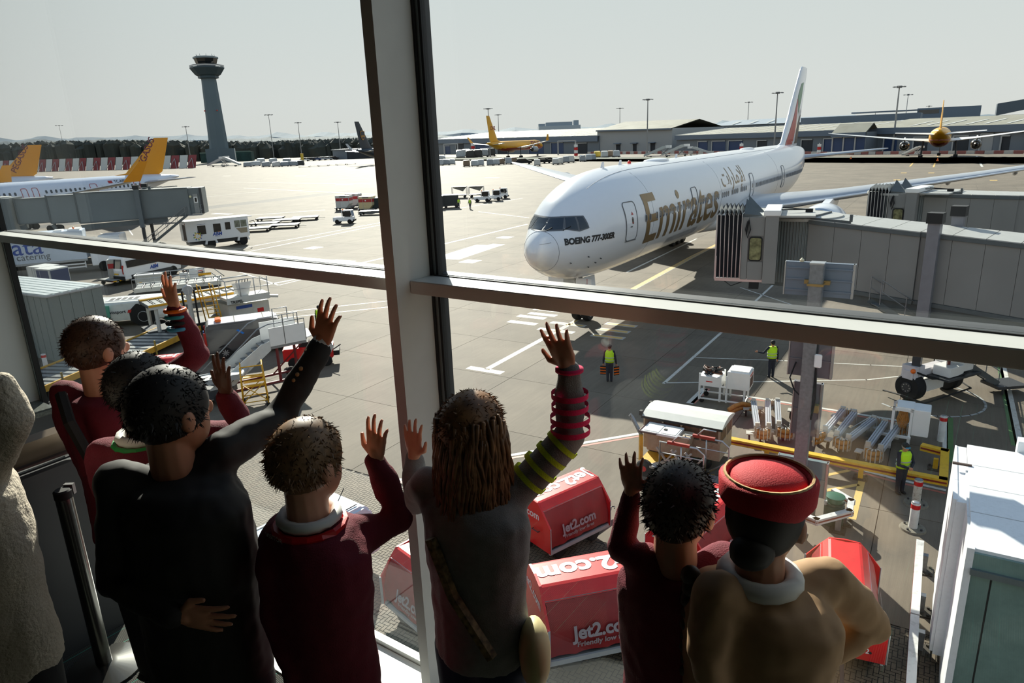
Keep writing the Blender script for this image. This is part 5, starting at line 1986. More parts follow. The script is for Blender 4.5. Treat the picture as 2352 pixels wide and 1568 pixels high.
obj('windscreen', MB().add([(1.55, -.8, 2.3), (1.55, .8, 2.3), (2.13, .85, 1.6), (2.13, -.85, 1.6)], [(0, 1, 2, 3)]), DARKGLASS, b)
obj('rear_window', MB().add([(-2.93, -.8, 1.4), (-2.93, .8, 1.4), (-2.83, .75, 2.2), (-2.83, -.75, 2.2)], [(0, 1, 2, 3)]), DARKGLASS, b)
obj('sill_trim', MB().bb(-2.3, 2.0, -1.03, -.98, .5, .78), DGREY, b)
obj('bumper', MB().bb(2.8, 3.05, -.95, .95, .42, .8).bb(-3.02, -2.85, -.95, .95, .42, .75), BLACK, b)
for y in (-.92, .8):
    obj('tail_lamp', MB().bb(-2.97, -2.86, y, y + .12, .95, 1.7), TAILR, b)
obj('number_plate', MB().bb(-2.99, -2.95, -.25, .25, .85, .98), PLATE, b)
obj('mirror', MB().box((1.65, -1.12, 1.6), (.14, .2, .4)), BLACK, b)
ABM_marks(b, .1, -1.006, 1.12, -1, .42)
letter('www.abm.co.uk', .2, LBLUE, b, (-.9, -.93, 2.25), (1, 0, 0), (0, 0, 1))
for x in (-1.85, 2.05):
    for y in (-.9, .9):
        wheel(mv, x, y, .36, .24, LGREY)
        obj('wheel_arch', MB().cyl((x, y * 1.125, .38), (x, y * 1.0, .38), .45, n=20), BLACK, mv)

# --- catering lorry
g0, g1 = (-47.621, 65.242, 0), (-46.771, 75.407, 0)
hd = math.atan2(g1[1] - g0[1], g1[0] - g0[0])
lo = thing('catering_lorry', 'large pale blue box lorry with catering lettering on its side beyond the transom', 'lorry', (-43.8, 67.2, 0), .42)
b = obj('box_body', MB().bb(-6.2, 2.6, -1.25, 1.25, 1.35, 4.1), paint('lorry_pale_blue', (198, 210, 224), .35, var=.03), lo, bevel=.03)
obj('skirt', MB().bb(-6.1, 2.6, -1.27, -1.2, 1.18, 1.36), LGREY, b)
letter('nata', 2.1, LBLUE, b, (-2.6, -1.262, 2.85), (1, 0, 0), (0, 0, 1), bold=.01)
letter('catering', .85, paint('lettering_grey', (98, 104, 110), .5), b, (-1.75, -1.262, 1.95), (1, 0, 0), (0, 0, 1))
obj('chassis', MB().bb(-6, 5.0, -.5, .5, .7, 1.2), BLACK, lo)
obj('side_guard', MB().bb(-.5, 2.4, -1.2, -1.14, .55, .68).bb(-.5, 2.4, -1.2, -1.14, .85, .98).bb(-.5, -.42, -1.2, -1.14, .5, 1.1).bb(2.3, 2.4, -1.2, -1.14, .5, 1.1), WHITE, lo)
obj('roof_gear', MB().bb(1.4, 2.4, -1.0, 1.0, 4.1, 4.25).bb(.2, .9, -.8, .6, 4.1, 4.22), WHITE, b)
obj('hazard_light', MB().ball((1.9, -.8, 4.35), .1, 8, 6), ORANGE, b, True)
c = shell([(2.9, .6), (2.9, 2.6), (3.3, 2.75), (4.5, 2.65), (4.95, 1.7), (5.0, .6)], 2.3, .1, 1.6, VANW, lo, 'cab')
obj('cab_window', MB().prism([(3.5, 1.7), (4.7, 1.7), (4.4, 2.4), (3.5, 2.4)], -1.16, -1.08), DARKGLASS, c)
for x in (-4.5, 3.9):
    for y in (-1.05, 1.05):
        wheel(lo, x, y, .5, .3, DGREY)
# --- flat roofed lorry further along
fb = thing('box_lorry', 'pale flat-roofed vehicle with roof hatches just above the transom beneath the left passenger bridge'.replace(' left', ''), 'lorry', (-46.5, 72.2, 0), .22)
b = obj('body', MB().bb(-6.5, 4.0, -1.3, 1.3, .9, 2.6), paint('lorry_dusty', (176, 186, 190), .4), fb, bevel=.04)
obj('cab', MB().bb(4.0, 6.0, -1.25, 1.25, .7, 3.0), VANW, fb, bevel=.06)
for x in (-2, 0, 2):
    obj('roof_hatch', MB().bb(x, x + 1.2, -.8, .5, 2.6, 2.75), WHITE, b)
obj('hazard_light', MB().ball((-2.8, -.4, 2.75), .16, 8, 6), ORANGE, b, True)
for x in (-4, 4.6):
    for y in (-1.1, 1.1):
        wheel(fb, x, y, .48, .28, DGREY)


# --- air freight containers
CONT = paint('container_alu', (172, 170, 164), .5, .2, var=.1, scale=3, dirt=(110, 104, 92), dirt_amt=.4)
CONTC = paint('container_cream', (206, 186, 142), .55, var=.06)
CRED = paint('container_red', (168, 42, 44), .5, var=.06)
CBLU = paint('container_blue', (28, 48, 96), .5, var=.06)
CWHT = paint('container_white', (206, 208, 204), .5, var=.06, dirt=(140, 140, 130), dirt_amt=.3)


def container(label, loc, rz, mat, band=None, door=None, dolly=True, group=None, z=.5, s=1.0, mirror=1):
    t = thing('freight_container', label, 'container', loc, rz, group)
    hx, h = .78 * s, 1.62 * s
    prof = [(-.95 * s, 0), (.55 * s, 0), (1.0 * s, .5 * s), (1.0 * s, h), (-.95 * s, h)]
    prof = [(mirror * p, q + z) for p, q in prof]
    if mirror < 0:
        prof = prof[::-1]
    b_ = obj('shell', MB().prism(prof, -hx, hx), mat, t, bevel=.015)
    obj('roof_panel', MB().box((.02 * mirror, 0, z + h + .012), (1.9 * s, hx * 1.96, .03)), CWHT, b_)
    for y in (-hx, hx):
        obj('edge_post', MB().bar((-.94 * mirror * s, y, z), (-.94 * mirror * s, y, z + h), .06).bar((.99 * mirror * s, y, z + .5 * s), (.99 * mirror * s, y, z + h), .06).bar((-.94 * mirror * s, y, z + h), (.99 * mirror * s, y, z + h), .05).bar((-.3 * mirror * s, y, z), (-.3 * mirror * s, y, z + h), .04), LGREY, b_)
    if band:
        for y in (-1, 1):
            obj('colour_band', MB().box((.02 * mirror, y * (hx + .004), z + h * .68), (1.86 * s, .008, .42 * s)), band, b_)
            obj('emblem', MB().cyl((.1, y * (hx + .006), z + h * .68), (.1, y * (hx + .014), z + h * .68), .1 * s, n=10), WHITE, b_)
            obj('code_plate', MB().box((.1 * mirror, y * (hx + .005), z + h * .92), (.9 * s, .008, .12 * s)), paint('code_dark', (70, 70, 70), .5), b_)
        for x in (-.955 * mirror * s, 1.004 * mirror * s):
            obj('colour_band', MB().box((x, 0, z + h * .68), (.008, 1.5 * s, .42 * s)), band, b_)
    if door:
        for y in (-1, 1):
            obj('curtain_door', MB().box((.02 * mirror, y * (hx + .006), z + h * .5), (1.5 * s, .012, h * .9)), door, b_)
        obj('curtain_door', MB().box((1.005 * mirror * s, 0, z + h * .62), (.012, 1.5 * s, h * .66)), door, b_)
    return t


def dolly(label, loc, rz, L=2.6, W=1.7, z=.5, deck=None, group=None):
    t = thing('freight_dolly', label, 'dolly', loc, rz, group)
    f = obj('bed', MB().bb(-L / 2, L / 2, -W / 2, W / 2, z - .16, z - .04), BLACK, t)
    obj('roller_deck', MB().bb(-L / 2 + .08, L / 2 - .08, -W / 2 + .08, W / 2 - .08, z - .05, z - .015), deck or paint('deck_grey', (166, 168, 164), .45, .2, var=.1, scale=8), f)
    for x in (-L / 2 + .3, L / 2 - .3):
        for y in (-W / 2 + .2, W / 2 - .2):
            obj('wheel', MB().lathe([(.08, -.06), (.17, -.06), (.17, .06), (.08, .06)], 14, (x, y, .17), 'y'), TYRE, t, True, auto=.6)
    obj('tow_bar', MB().bar((L / 2, 0, .3), (L / 2 + 1.0, 0, .25), .07), DGREY, t)
    obj('reflector', MB().bb(-L / 2 - .01, -L / 2, -W / 2, -W / 2 + .15, z - .15, z - .06), TAILR, f)
    return t


gx = (-34.623, 60.204, 0)
dolly('dolly with yellow hazard marks under the red banded grey container', (gx[0] + .3, gx[1] + .7, 0), RW, 3.2, 2.3, .52)
container('grimy grey container with a red band near the long minibus', (gx[0] + .3, gx[1] + .7, 0), .38, CONT, CRED, z=.53, mirror=1)
for k in range(6):
    obj('hazard_mark', MB().box((-1.4 + .55 * k, -1.16, .42), (.3, .02, .1)), YEL, bpy.data.objects['freight_dolly'])
gx = (-38.087, 56.558, 0)
dolly('dolly carrying the blue curtained container with white front', (gx[0], gx[1] + .6, 0), RW, 3.0, 2.2)
container('white freight container with a navy blue curtain side, before the catering lorry', (gx[0] + .1, gx[1] + .5, 0), -.42, CWHT, None, CBLU, z=.52, mirror=1)
container('white freight container with pale blue lettering strip, tucked behind the navy curtained one', (gx[0] - 1.35, gx[1] + 1.75, 0), -.42, CWHT, None, None, z=.52)

# --- white flat pushback tractor
pt = thing('pushback_tractor', 'low white pushback tractor with octagonal wheel openings and an amber beacon', 'tractor', (-25.9, 45.6, 0), math.atan2(1.0, 4.5))
TUGW = paint('tractor_white', (214, 214, 210), .35, var=.04, dirt=(140, 130, 116), dirt_amt=.4, dscale=2)
prof = [(-3.4, .45), (-3.4, 1.35), (-3.1, 1.62), (2.2, 1.62), (2.6, 1.5), (3.0, .55), (2.9, .4)]
b = shell(prof, 2.7, .25, 1.35, TUGW, pt, bev=.02)


def octo(cx, cz, r):
    return [(cx + r * 1.08 * math.cos(PI / 8 + k * PI / 4), cz + r * math.sin(PI / 8 + k * PI / 4)) for k in range(8)]


for x in (-1.85, 1.35):
    for s in (-1, 1):
        obj('wheel_opening', MB().prism(octo(x, .72, .82), s * 1.352 - .01, s * 1.352 + .01), BLACK, b)
        wheel(pt, x, s * 1.12, .55, .4, DGREY)
        obj('rim_ring', MB().tube([(x + .34 * math.cos(t), s * 1.37, .6 + .34 * math.sin(t)) for t in np.linspace(0, 2 * PI, 20)[:-1]], .02, 5, closed=True), LGREY, b)
obj('cab_window', MB().prism(rrect(-3.3, -2.85, .85, 1.4, .08), -1.37, -1.33), paint('tractor_window', (60, 84, 74), .1, var=.5, scale=6), b)
for x0, x1, y0, y1 in ((-2.6, -1.3, -.7, .2), (-1.0, 1.2, -.6, .6), (1.4, 2.1, -.9, .9), (-2.7, -1.4, .4, .95)):
    obj('deck_panel', MB().bb(x0, x1, y0, y1, 1.62, 1.65), WHITE, b)
for k in range(5):
    obj('deck_vent', MB().bb(-.85 + .38 * k, -.6 + .38 * k, -.45, .3, 1.65, 1.662), DGREY, b)
obj('beacon', MB().cyl((-3.0, -.7, 1.62), (-3.0, -.7, 1.74), .05).cyl((-3.0, -.7, 1.74), (-3.0, -.7, 1.92), .1, n=12), ORANGE, b)
letter('swissport', .3, paint('lettering_dark', (50, 50, 60), .4), b, (-.25, -1.362, 1.02), (1, 0, 0), (0, 0, 1), bold=.006)
obj('logo_flag', MB().prism([(.42, .92), (.62, .92), (.7, 1.12), (.5, 1.12)], -1.364, -1.355), RED, b)
letter('18', .3, paint('lettering_dark', (50, 50, 60), .4), b, (-3.1, -1.362, .68), (1, 0, 0), (0, 0, 1), bold=.01)
letter('swissport', .16, paint('lettering_dark', (50, 50, 60), .4), b, (2.83, -.6, 1.0), (0, 1, 0), (0, 0, 1))
obj('tow_head', MB().bb(2.6, 3.5, -.3, .3, .45, .75).bb(3.2, 3.6, -.45, .45, .5, .62), DGREY, pt)
obj('green_board', MB().box((-.85, -1.45, .95), (.5, .04, 1.15), ry=.06), paint('board_green', (30, 140, 120), .45), pt)

# --- cargo loader: platform bridge with railings, scissor deck, yellow ladder
cl = thing('cargo_loader', 'big pale cargo loader with roller platforms, yellow ladder and railed operator bridge', 'loader', (-19.6, 43.2, 0), math.atan2(3.2, 3.9))
CLW = paint('loader_white', (204, 204, 198), .45, var=.05, dirt=(120, 112, 98), dirt_amt=.4)
ROLL = paint('roller_steel', (150, 152, 150), .4, .4, var=.15, scale=6)


def roller_deck(x0, x1, y0, y1, z, parent, n=7, edge=CLW):
    d = obj('roller_deck', MB().bb(x0, x1, y0, y1, z - .18, z - .06), DGREY, parent)
    m = MB()
    m.bb(x0, x1, y0 - .06, y0 + .04, z - .25, z + .06).bb(x0, x1, y1 - .04, y1 + .06, z - .25, z + .06)
    obj('side_rail', m, edge, d)
    st = (x1 - x0) / n
    for k in range(n):
        m = MB()
        m.bb(x0 + k * st + .05, x0 + (k + .72) * st, y0 + .06, y1 - .06, z - .07, z - .01)
        obj('deck_plate', m, ROLL, d)
        m = MB()
        m.cyl((x0 + (k + .86) * st, y0 + .05, z - .03), (x0 + (k + .86) * st, y1 - .05, z - .03), .045, n=8)
        obj('roller', m, DGREY, d)
    return d


roller_deck(-3.4, 2.4, -1.1, 1.3, 2.2, cl, 12)
obj('yellow_edge', MB().bb(-3.4, 2.4, .9, 1.0, 2.2, 2.28).bb(-3.4, 1.6, -1.2, -1.12, 2.12, 2.24), YEL, cl)
br = obj('operator_bridge', MB().bb(.7, 3.4, -2.5, -1.2, 1.95, 2.12), CLW, cl)
obj('bridge_fascia', MB().bb(.7, 3.4, -2.54, -2.48, 1.75, 2.15), CLW, br)
letter('TREPEL', .24, BLACK, br, (1.3, -2.55, 1.86), (1, 0, 0), (0, 0, 1), bold=.01)
m = MB()
for x in (.75, 1.6, 2.5, 3.35):
    m.tube([(x, -2.5, 2.1), (x, -2.5, 3.2)], .03, 6)
m.tube([(.75, -2.5, 3.2), (2.6, -2.5, 3.2), (3.35, -2.5, 2.95)], .03, 6)
m.tube([(.75, -2.5, 2.65), (3.35, -2.5, 2.6)], .025, 6)
m.tube([(3.35, -1.2, 2.1), (3.35, -1.2, 3.0), (3.35, -2.5, 2.95)], .03, 6)
m.tube([(.75, -1.2, 2.1), (.75, -1.2, 3.2), (.75, -2.5, 3.2)], .03, 6)
m.bar((.75, -1.25, 3.2), (2.6, -1.25, 3.2), .08)
obj('railing', m, LGREY, br, True)
co = obj('control_console', MB().add([(1.6, -2.2, 2.12), (2.2, -2.2, 2.12), (2.2, -1.7, 2.12), (1.6, -1.7, 2.12), (1.4, -2.4, 3.0), (2.4, -2.4, 3.0), (2.4, -1.6, 2.85), (1.4, -1.6, 2.85)],
                                     [(3, 2, 1, 0), (4, 5, 6, 7), (0, 1, 5, 4), (1, 2, 6, 5), (2, 3, 7, 6), (3, 0, 4, 7)]), WHITE, br, bevel=.02)
m = MB()
for k in range(5):
    m.tube([(1.55 + .18 * k, -2.1, 2.95), (1.58 + .18 * k, -2.12, 3.12)], .025, 5)
obj('control_levers', m, BLACK, co)
ld = obj('ladder', MB().tube([(.35, -2.45, .3), (.1, -2.2, 3.1), (.1, -1.5, 3.1), (.3, -1.6, .6)], .035, 6).tube([(-.35, -2.4, .3), (-.6, -2.1, 3.1), (-.6, -1.4, 3.1), (-.4, -1.5, .6)], .035, 6), YEL, cl, True)
for k in range(9):
    f = k / 9
    obj('rung', MB().tube([(.35 - .2 * f, -2.45 + .2 * f, .4 + 2.2 * f), (-.35 - .2 * f, -2.4 + .25 * f, .4 + 2.2 * f)], .025, 5), YEL, ld)
m = MB()
for x in (-3.0, -1.4):
    m.bar((x, -1.0, .3), (x, -1.0, 2.05), .16)
    m.bar((x, 1.1, .3), (x, 1.1, 2.05), .16)
m.bar((-1.2, -1.6, .2), (-1.2, -1.6, 3.0), .2)
obj('lift_mast', m, CLW, cl)
obj('mast_head', MB().lathe([(.3, -.12), (.34, 0), (.3, .12)], 8, (-1.2, -1.6, 2.9), 'y'), LGREY, cl)
obj('guide_rail', MB().bar((-1.55, -1.6, .2), (-1.55, -1.6, 2.9), .08).bar((-.85, -1.6, .2), (-.85, -1.6, 2.9), .08), BLACK, cl)
bd = obj('machine_body', MB().bb(.9, 3.5, -1.9, 1.2, .5, 1.55), CLW, cl, bevel=.03)
obj('logo_panel', MB().bb(1.4, 2.4, -1.925, -1.89, 1.25, 1.45), LBLUE, bd)
obj('logo_flag', MB().bb(2.7, 3.1, -1.925, -1.89, .85, 1.1), RED, bd)
obj('chassis', MB().bb(-3.6, 3.4, -1.0, 1.0, .3, .6), DGREY, cl)
for x in (-2.4, 2.4):
    for y in (-1.35, 1.25):
        wheel(cl, x, y, .42, .35, LGREY)
obj('guide_wing', MB().add([(2.4, -1.6, 2.0), (4.0, -2.3, 1.8), (4.1, -2.1, 1.8), (2.5, -1.2, 2.0), (2.4, -1.6, 1.85), (4.0, -2.3, 1.65), (4.1, -2.1, 1.65), (2.5, -1.2, 1.85)],
                           [(0, 1, 2, 3), (7, 6, 5, 4), (0, 4, 5, 1), (1, 5, 6, 2), (2, 6, 7, 3), (3, 7, 4, 0)]), CLW, cl)
# second loader platform behind with railings
c2 = thing('loader_platform', 'railed roller platform of a second loader behind the yellow ladder', 'platform', (-25.3, 52.3, 0), math.atan2(1.6, 4.2))
roller_deck(-3.0, 3.0, -1.2, 1.2, 1.35, c2, 10)
m = MB()
for y in (-1.35, 1.35):
    m.tube([(-3.0, y, 1.3), (-3.0, y, 2.1), (2.4, y, 2.1), (3.2, y, 1.3)], .045, 6)
    for x in (-1.8, -.6, .6, 1.8):
        m.tube([(x, y, 1.3), (x, y, 2.1)], .03, 6)
obj('railing', m, LGREY, c2, True)
obj('yellow_panel', MB().bb(1.5, 2.4, -1.4, -1.34, 1.95, 2.12), YEL, c2)
obj('frame', MB().bb(-2.9, 2.9, -1.0, 1.0, .5, 1.1), DGREY, c2)
for x in (-2, 2):
    for y in (-.9, .9):
        wheel(c2, x, y, .35, .25, LGREY)
gx = (-30.439, 57.194, 0)
wb = thing('generator_box', 'white lidded generator box beyond the pushback tractor', 'generator', (gx[0] + .2, gx[1] + .3, 0), .3)
obj('body', MB().bb(-1.0, 1.0, -.55, .55, .25, 1.2), CLW, wb, bevel=.03)
obj('lid', MB().bb(-1.04, 1.04, -.6, .6, 1.2, 1.28), WHITE, wb)
obj('warning_label', MB().bb(-.7, -.5, -.565, -.548, .5, .7), YEL, wb)
for x in (-.6, .6):
    for y in (-.45, .45):
        obj('wheel', MB().cyl((x, y - .07, .18), (x, y + .07, .18), .18, n=14), TYRE, wb)

# --- graphite van with blue tape marks
gv = thing('van', 'graphite van with bright blue tape marks, amber beacon and pale roof', 'van', (-14.5, 37.6, 0), math.atan2(1.9, 4.6))
prof = [(-2.5, .35), (-2.55, .9), (-2.45, 1.75), (-2.3, 1.92), (1.0, 1.95), (1.3, 1.88), (1.75, 1.32), (2.4, 1.12), (2.58, .85), (2.55, .35)]
b = shell(prof, 1.96, .16, 1.05, VANG, gv, bev=.06)
obj('roof_skin', MB().bb(-2.25, 1.0, -.78, .78, 1.93, 1.965), paint('roof_dusty', (196, 200, 206), .35), b)  # roof plate much paler than the graphite body
obj('roof_seam', MB().bb(-.95, -.9, -.78, .78, 1.965, 1.975).bb(.55, .6, -.78, .78, 1.965, 1.975), BLACK, b)
obj('door_window', MB().prism([(.45, 1.2), (1.62, 1.2), (1.22, 1.72), (.5, 1.74)], -.98, -.86), DARKGLASS, b)
obj('windscreen', MB().add([(1.36, -.74, 1.84), (1.36, .74, 1.84), (1.78, .86, 1.34), (1.78, -.86, 1.34)], [(0, 1, 2, 3)]), DARKGLASS, b)
obj('amber_light_bar', MB().box((-1.75, -.2, 2.06), (.32, .7, .16)), ORANGE, b, bevel=.04)
for y in (-.96, .88):
    obj('tail_lamp', MB().bb(-2.56, -2.44, y, y + .09, .85, 1.55), TAILR, b)
obj('number_plate', MB().bb(-2.57, -2.545, -.75, -.3, .55, .66), PLATE, b)
obj('headlamp', MB().box((2.35, -.8, .98), (.28, .24, .18)).box((2.35, .8, .98), (.28, .24, .18)), HEADL, b, bevel=.03)
m = MB()
m.prism([(-.2, 1.5), (-.05, 1.52), (.45, .75), (.3, .73)], -2.575, -2.555, 'x')
obj('tape_mark', m, TAPE, b)
obj('tape_mark', MB().prism([(-.2, 1.5), (-.08, 1.5), (-.42, .72), (-.56, .74)], -2.58, -2.56, 'x'), TAPE, b)
obj('tape_mark', MB().prism([(-.6, .8), (-.45, .92), (.4, .8), (.38, .68), (-.4, .66)], -2.59, -2.565, 'x'), TAPE, b)
obj('tape_mark', MB().prism([(.7, .95), (.85, 1.0), (1.25, .66), (1.15, .58)], -.995, -.975), TAPE, b)
obj('tape_mark', MB().prism([(.72, .62), (.85, .56), (1.22, .92), (1.1, 1.0)], -.997, -.977), TAPE, b)
obj('tape_mark', MB().prism([(-.9, 1.5), (-.8, 1.55), (-.5, 1.3), (-.6, 1.25)], -.92, -.885), TAPE, b)
obj('bumper', MB().bb(2.4, 2.62, -.9, .9, .32, .62).bb(-2.62, -2.45, -.92, .92, .32, .6), BLACK, b)
obj('mirror', MB().box((1.35, -1.1, 1.22), (.14, .2, .24)), BLACK, b)
for x in (-1.6, 1.65):
    for y in (-.86, .86):
        obj('wheel_arch', MB().cyl((x, y * 1.12, .36), (x, y * .98, .36), .43, n=20), BLACK, gv)
        wheel(gv, x, y * 1.02, .34, .24, LGREY, 8 if y < 0 else 0)

# --- white passenger steps standing in front of the van
ps = thing('passenger_steps', 'short white passenger steps with glazed sides standing before the graphite van', 'steps', (-11.9, 31.3, 0), math.atan2(2.2, 3.1))
m = MB()
m.add([(-2.6, -.7, .2), (-2.3, -.7, .2), (.2, -.7, 2.0), (.2, -.7, 2.25), (-2.6, -.7, .45)], [(0, 1, 2, 3, 4)])
sg = obj('side_panel', MB().prism([(-2.6, .15), (-2.2, .15), (.3, 1.9), (.3, 2.35), (-.1, 2.25), (-2.6, .65)], -.74, -.70), paint('steps_panel', (206, 208, 206), .3), ps)
obj('side_panel', MB().prism([(-2.6, .15), (-2.2, .15), (.3, 1.9), (.3, 2.35), (-.1, 2.25), (-2.6, .65)], .70, .74), paint('steps_panel', (206, 208, 206), .3), ps)
letter('swissport', .34, paint('lettering_dark', (50, 50, 60), .4), sg, (-1.5, -.745, 1.0), (.82, 0, .57), (-.57, 0, .82))
for k in range(10):
    obj('tread', MB().bb(-2.4 + .27 * k, -2.1 + .27 * k, -.68, .68, .25 + .19 * k, .29 + .19 * k), STEEL, ps)
pf = obj('platform', MB().bb(.3, 2.0, -.75, .75, 1.95, 2.08), STEEL, ps)
obj('platform_panel', MB().bb(.3, 2.0, -.76, -.72, 2.08, 2.95).bb(.3, 2.0, .72, .76, 2.08, 2.95), WHITE, pf)
obj('fold_flap', MB().box((2.25, 0, 2.2), (.6, 1.3, .05), ry=-.2), WHITE, pf)
m = MB()
for y in (-.74, .74):
    m.tube([(-2.6, y, 1.1), (-.2, y, 3.0), (.3, y, 3.15), (2.0, y, 3.15), (2.0, y, 2.1)], .03, 6)
    m.tube([(1.0, y, 2.1), (1.0, y, 3.5), (1.7, y, 3.5), (1.7, y, 2.9)], .03, 6)
obj('railing', m, STEEL, ps, True)
obj('undercarriage', MB().bar((-2.4, -.6, .3), (1.8, -.6, .3), .1).bar((-2.4, .6, .3), (1.8, .6, .3), .1).bar((.6, -.6, .3), (.6, -.6, 1.95), .1).bar((1.8, .6, .3), (1.8, .6, 1.95), .1).bar((.6, .6, .3), (1.8, -.6, 1.95), .06), paint('steps_maroon', (110, 34, 38), .5), ps)
for x in (-1.8, 1.5):
    for y in (-.65, .65):
        wheel(ps, x, y, .25, .16, DGREY)

# --- little yellow wheeled access platform
ya = thing('access_platform', 'small yellow wheeled access platform with diagonal bracing in front of the passenger steps', 'platform', (-11.5, 28.9, 0), .35)
m = MB()
for x in (-.45, .45):
    for y in (-.4, .4):
        m.tube([(x * 1.15, y * 1.2, .16), (x, y, 1.9)], .03, 6)
m.tube([(-.52, -.48, .3), (.52, -.48, .3), (.52, .48, .3), (-.52, .48, .3)], .025, 6, closed=True)
m.tube([(-.5, -.45, .3), (.45, -.42, 1.1)], .022, 5)
m.tube([(.5, -.45, .3), (-.45, -.42, 1.1)], .022, 5)
m.tube([(-.5, .45, .3), (.45, .42, 1.1)], .022, 5)
m.tube([(-.45, -.4, 1.9), (.45, -.4, 1.9), (.45, .4, 1.9)], .03, 6)
m.tube([(-.45, -.4, 1.5), (.45, -.4, 1.5), (.45, .4, 1.5)], .022, 6)
obj('frame', m, YEL, ya, True)
for k in range(3):
    obj('step', MB().bb(-.4, .45, -.38 + .25 * k, -.16 + .25 * k, .95 + .13 * k, 1.0 + .13 * k), YEL, ya)
for x in (-.5, .5):
    for y in (-.46, .46):
        obj('castor', MB().cyl((x, y - .03, .09), (x, y + .03, .09), .09, n=12), BLACK, ya)
# --- belt loader with its pale belt end
bl = thing('belt_loader', 'pale conveyor belt end of a belt loader beside the yellow access platform', 'belt loader', (-13.6, 29.5, 0), .12)
obj('belt', MB().bar((-1.3, 0, .95), (1.4, 0, 1.3), 1.0, .08), paint('belt_cream', (214, 212, 202), .5, var=.06), bl)
obj('side_beam', MB().bar((-1.3, -.55, .92), (1.4, -.55, 1.27), .08, .22).bar((-1.3, .55, .92), (1.4, .55, 1.27), .08, .22), LGREY, bl)
obj('end_roller', MB().cyl((1.45, -.6, 1.31), (1.45, .6, 1.31), .11, n=14), LGREY, bl)
obj('chassis', MB().bb(-1.3, .9, -.6, .6, .3, .6), DGREY, bl)
for x in (-.9, .5):
    for y in (-.65, .65):
        wheel(bl, x, y, .3, .2, DGREY)

# --- roller dock beds with yellow edges along the building
RY = paint('dock_yellow', (208, 160, 50), .5, dirt=(110, 90, 60), dirt_amt=.5)
for (a, b_, lab) in (((-23.305, 31.491, 0), (-22.615, 35.01, 0), 'roller dock bed with yellow edges at the foot of the corrugated grey hut'), ((-21.355, 36.349, 0), (-20.615, 41.03, 0), 'roller dock bed between the pushback tractor and the raised maroon sleeve')):
    a, b_ = Vector(P2(a)), Vector(P2(b_))
    c = (a + b_) / 2
    L = (b_ - a).length + 1.2
    t = thing('roller_dock', lab, 'dock', (c.x, c.y, 0), math.atan2(b_.y - a.y, b_.x - a.x))
    roller_deck(-L / 2, L / 2, -1.3, 1.3, .55, t, 9, RY)
    obj('legs', MB().bb(-L / 2 + .2, -L / 2 + .3, -1.2, 1.2, 0, .35).bb(L / 2 - .3, L / 2 - .2, -1.2, 1.2, 0, .35), DGREY, t)
    obj('marker_post', MB().cyl((-L / 4, -1.4, 0), (-L / 4, -1.4, .95), .05, n=8), paint('hazard_post', (150, 130, 60), .5, var=.5, scale=6), t)

# --- corrugated grey hut
hx_, hy_, hz_ = (-24.97, 36.655, 0)
ht = thing('steel_hut', 'tall grey steel hut with ribbed roof beside the glazing gasket', 'hut', (hx_, hy_, 0), RU + PI + .06)
HUT = paint('hut_grey', (112, 122, 120), .5, var=.05)
HUTR = paint('hut_roof_pale', (196, 204, 204), .4)
h0 = obj('wall', MB().bb(0, 9, -3.0, 0, .0, 3.75), HUT, ht)
for k in range(5):
    obj('wall_panel', MB().bb(-.03, 0.0, -.02 - .6 * k, -.58 - .6 * k, .1, 3.7), HUT, h0)
for k in range(14):
    obj('wall_panel', MB().bb(.02 + .63 * k, .61 + .63 * k, 0.0, .03, .1, 3.7), HUT, h0)
for k in range(7):
    obj('roof_rib', MB().bb(-.1, 9.1, .08 - .45 * k, -.24 - .45 * k, 3.76, 3.84), HUTR, h0)
obj('eaves', MB().bb(-.12, 9.1, -3.1, .12, 3.68, 3.76), LGREY, h0)
bx_, by_, bz_ = (-26.347, 37.147, 0)
bollard('faded white bollard with a red top standing before the grey steel hut', -24.3, 34.4, 1.15, .11, False)
bollard('faded white bollard with a red top by the nose of the pushback tractor', -25.8, 40.6, 1.0, .11, False)

# --- red luggage carts
JRED1 = paint('cart_red', (206, 36, 36), .35, var=.04, dirt=(130, 30, 26), dirt_amt=.25, dscale=5)
JCURT = paint('cart_curtain', (136, 28, 30), .55, var=.1, bump=.3, bscale=5)
JTXT = paint('cart_white_lettering', (222, 222, 220), .5)
JTXG = paint('cart_grey_lettering', (150, 140, 144), .5)


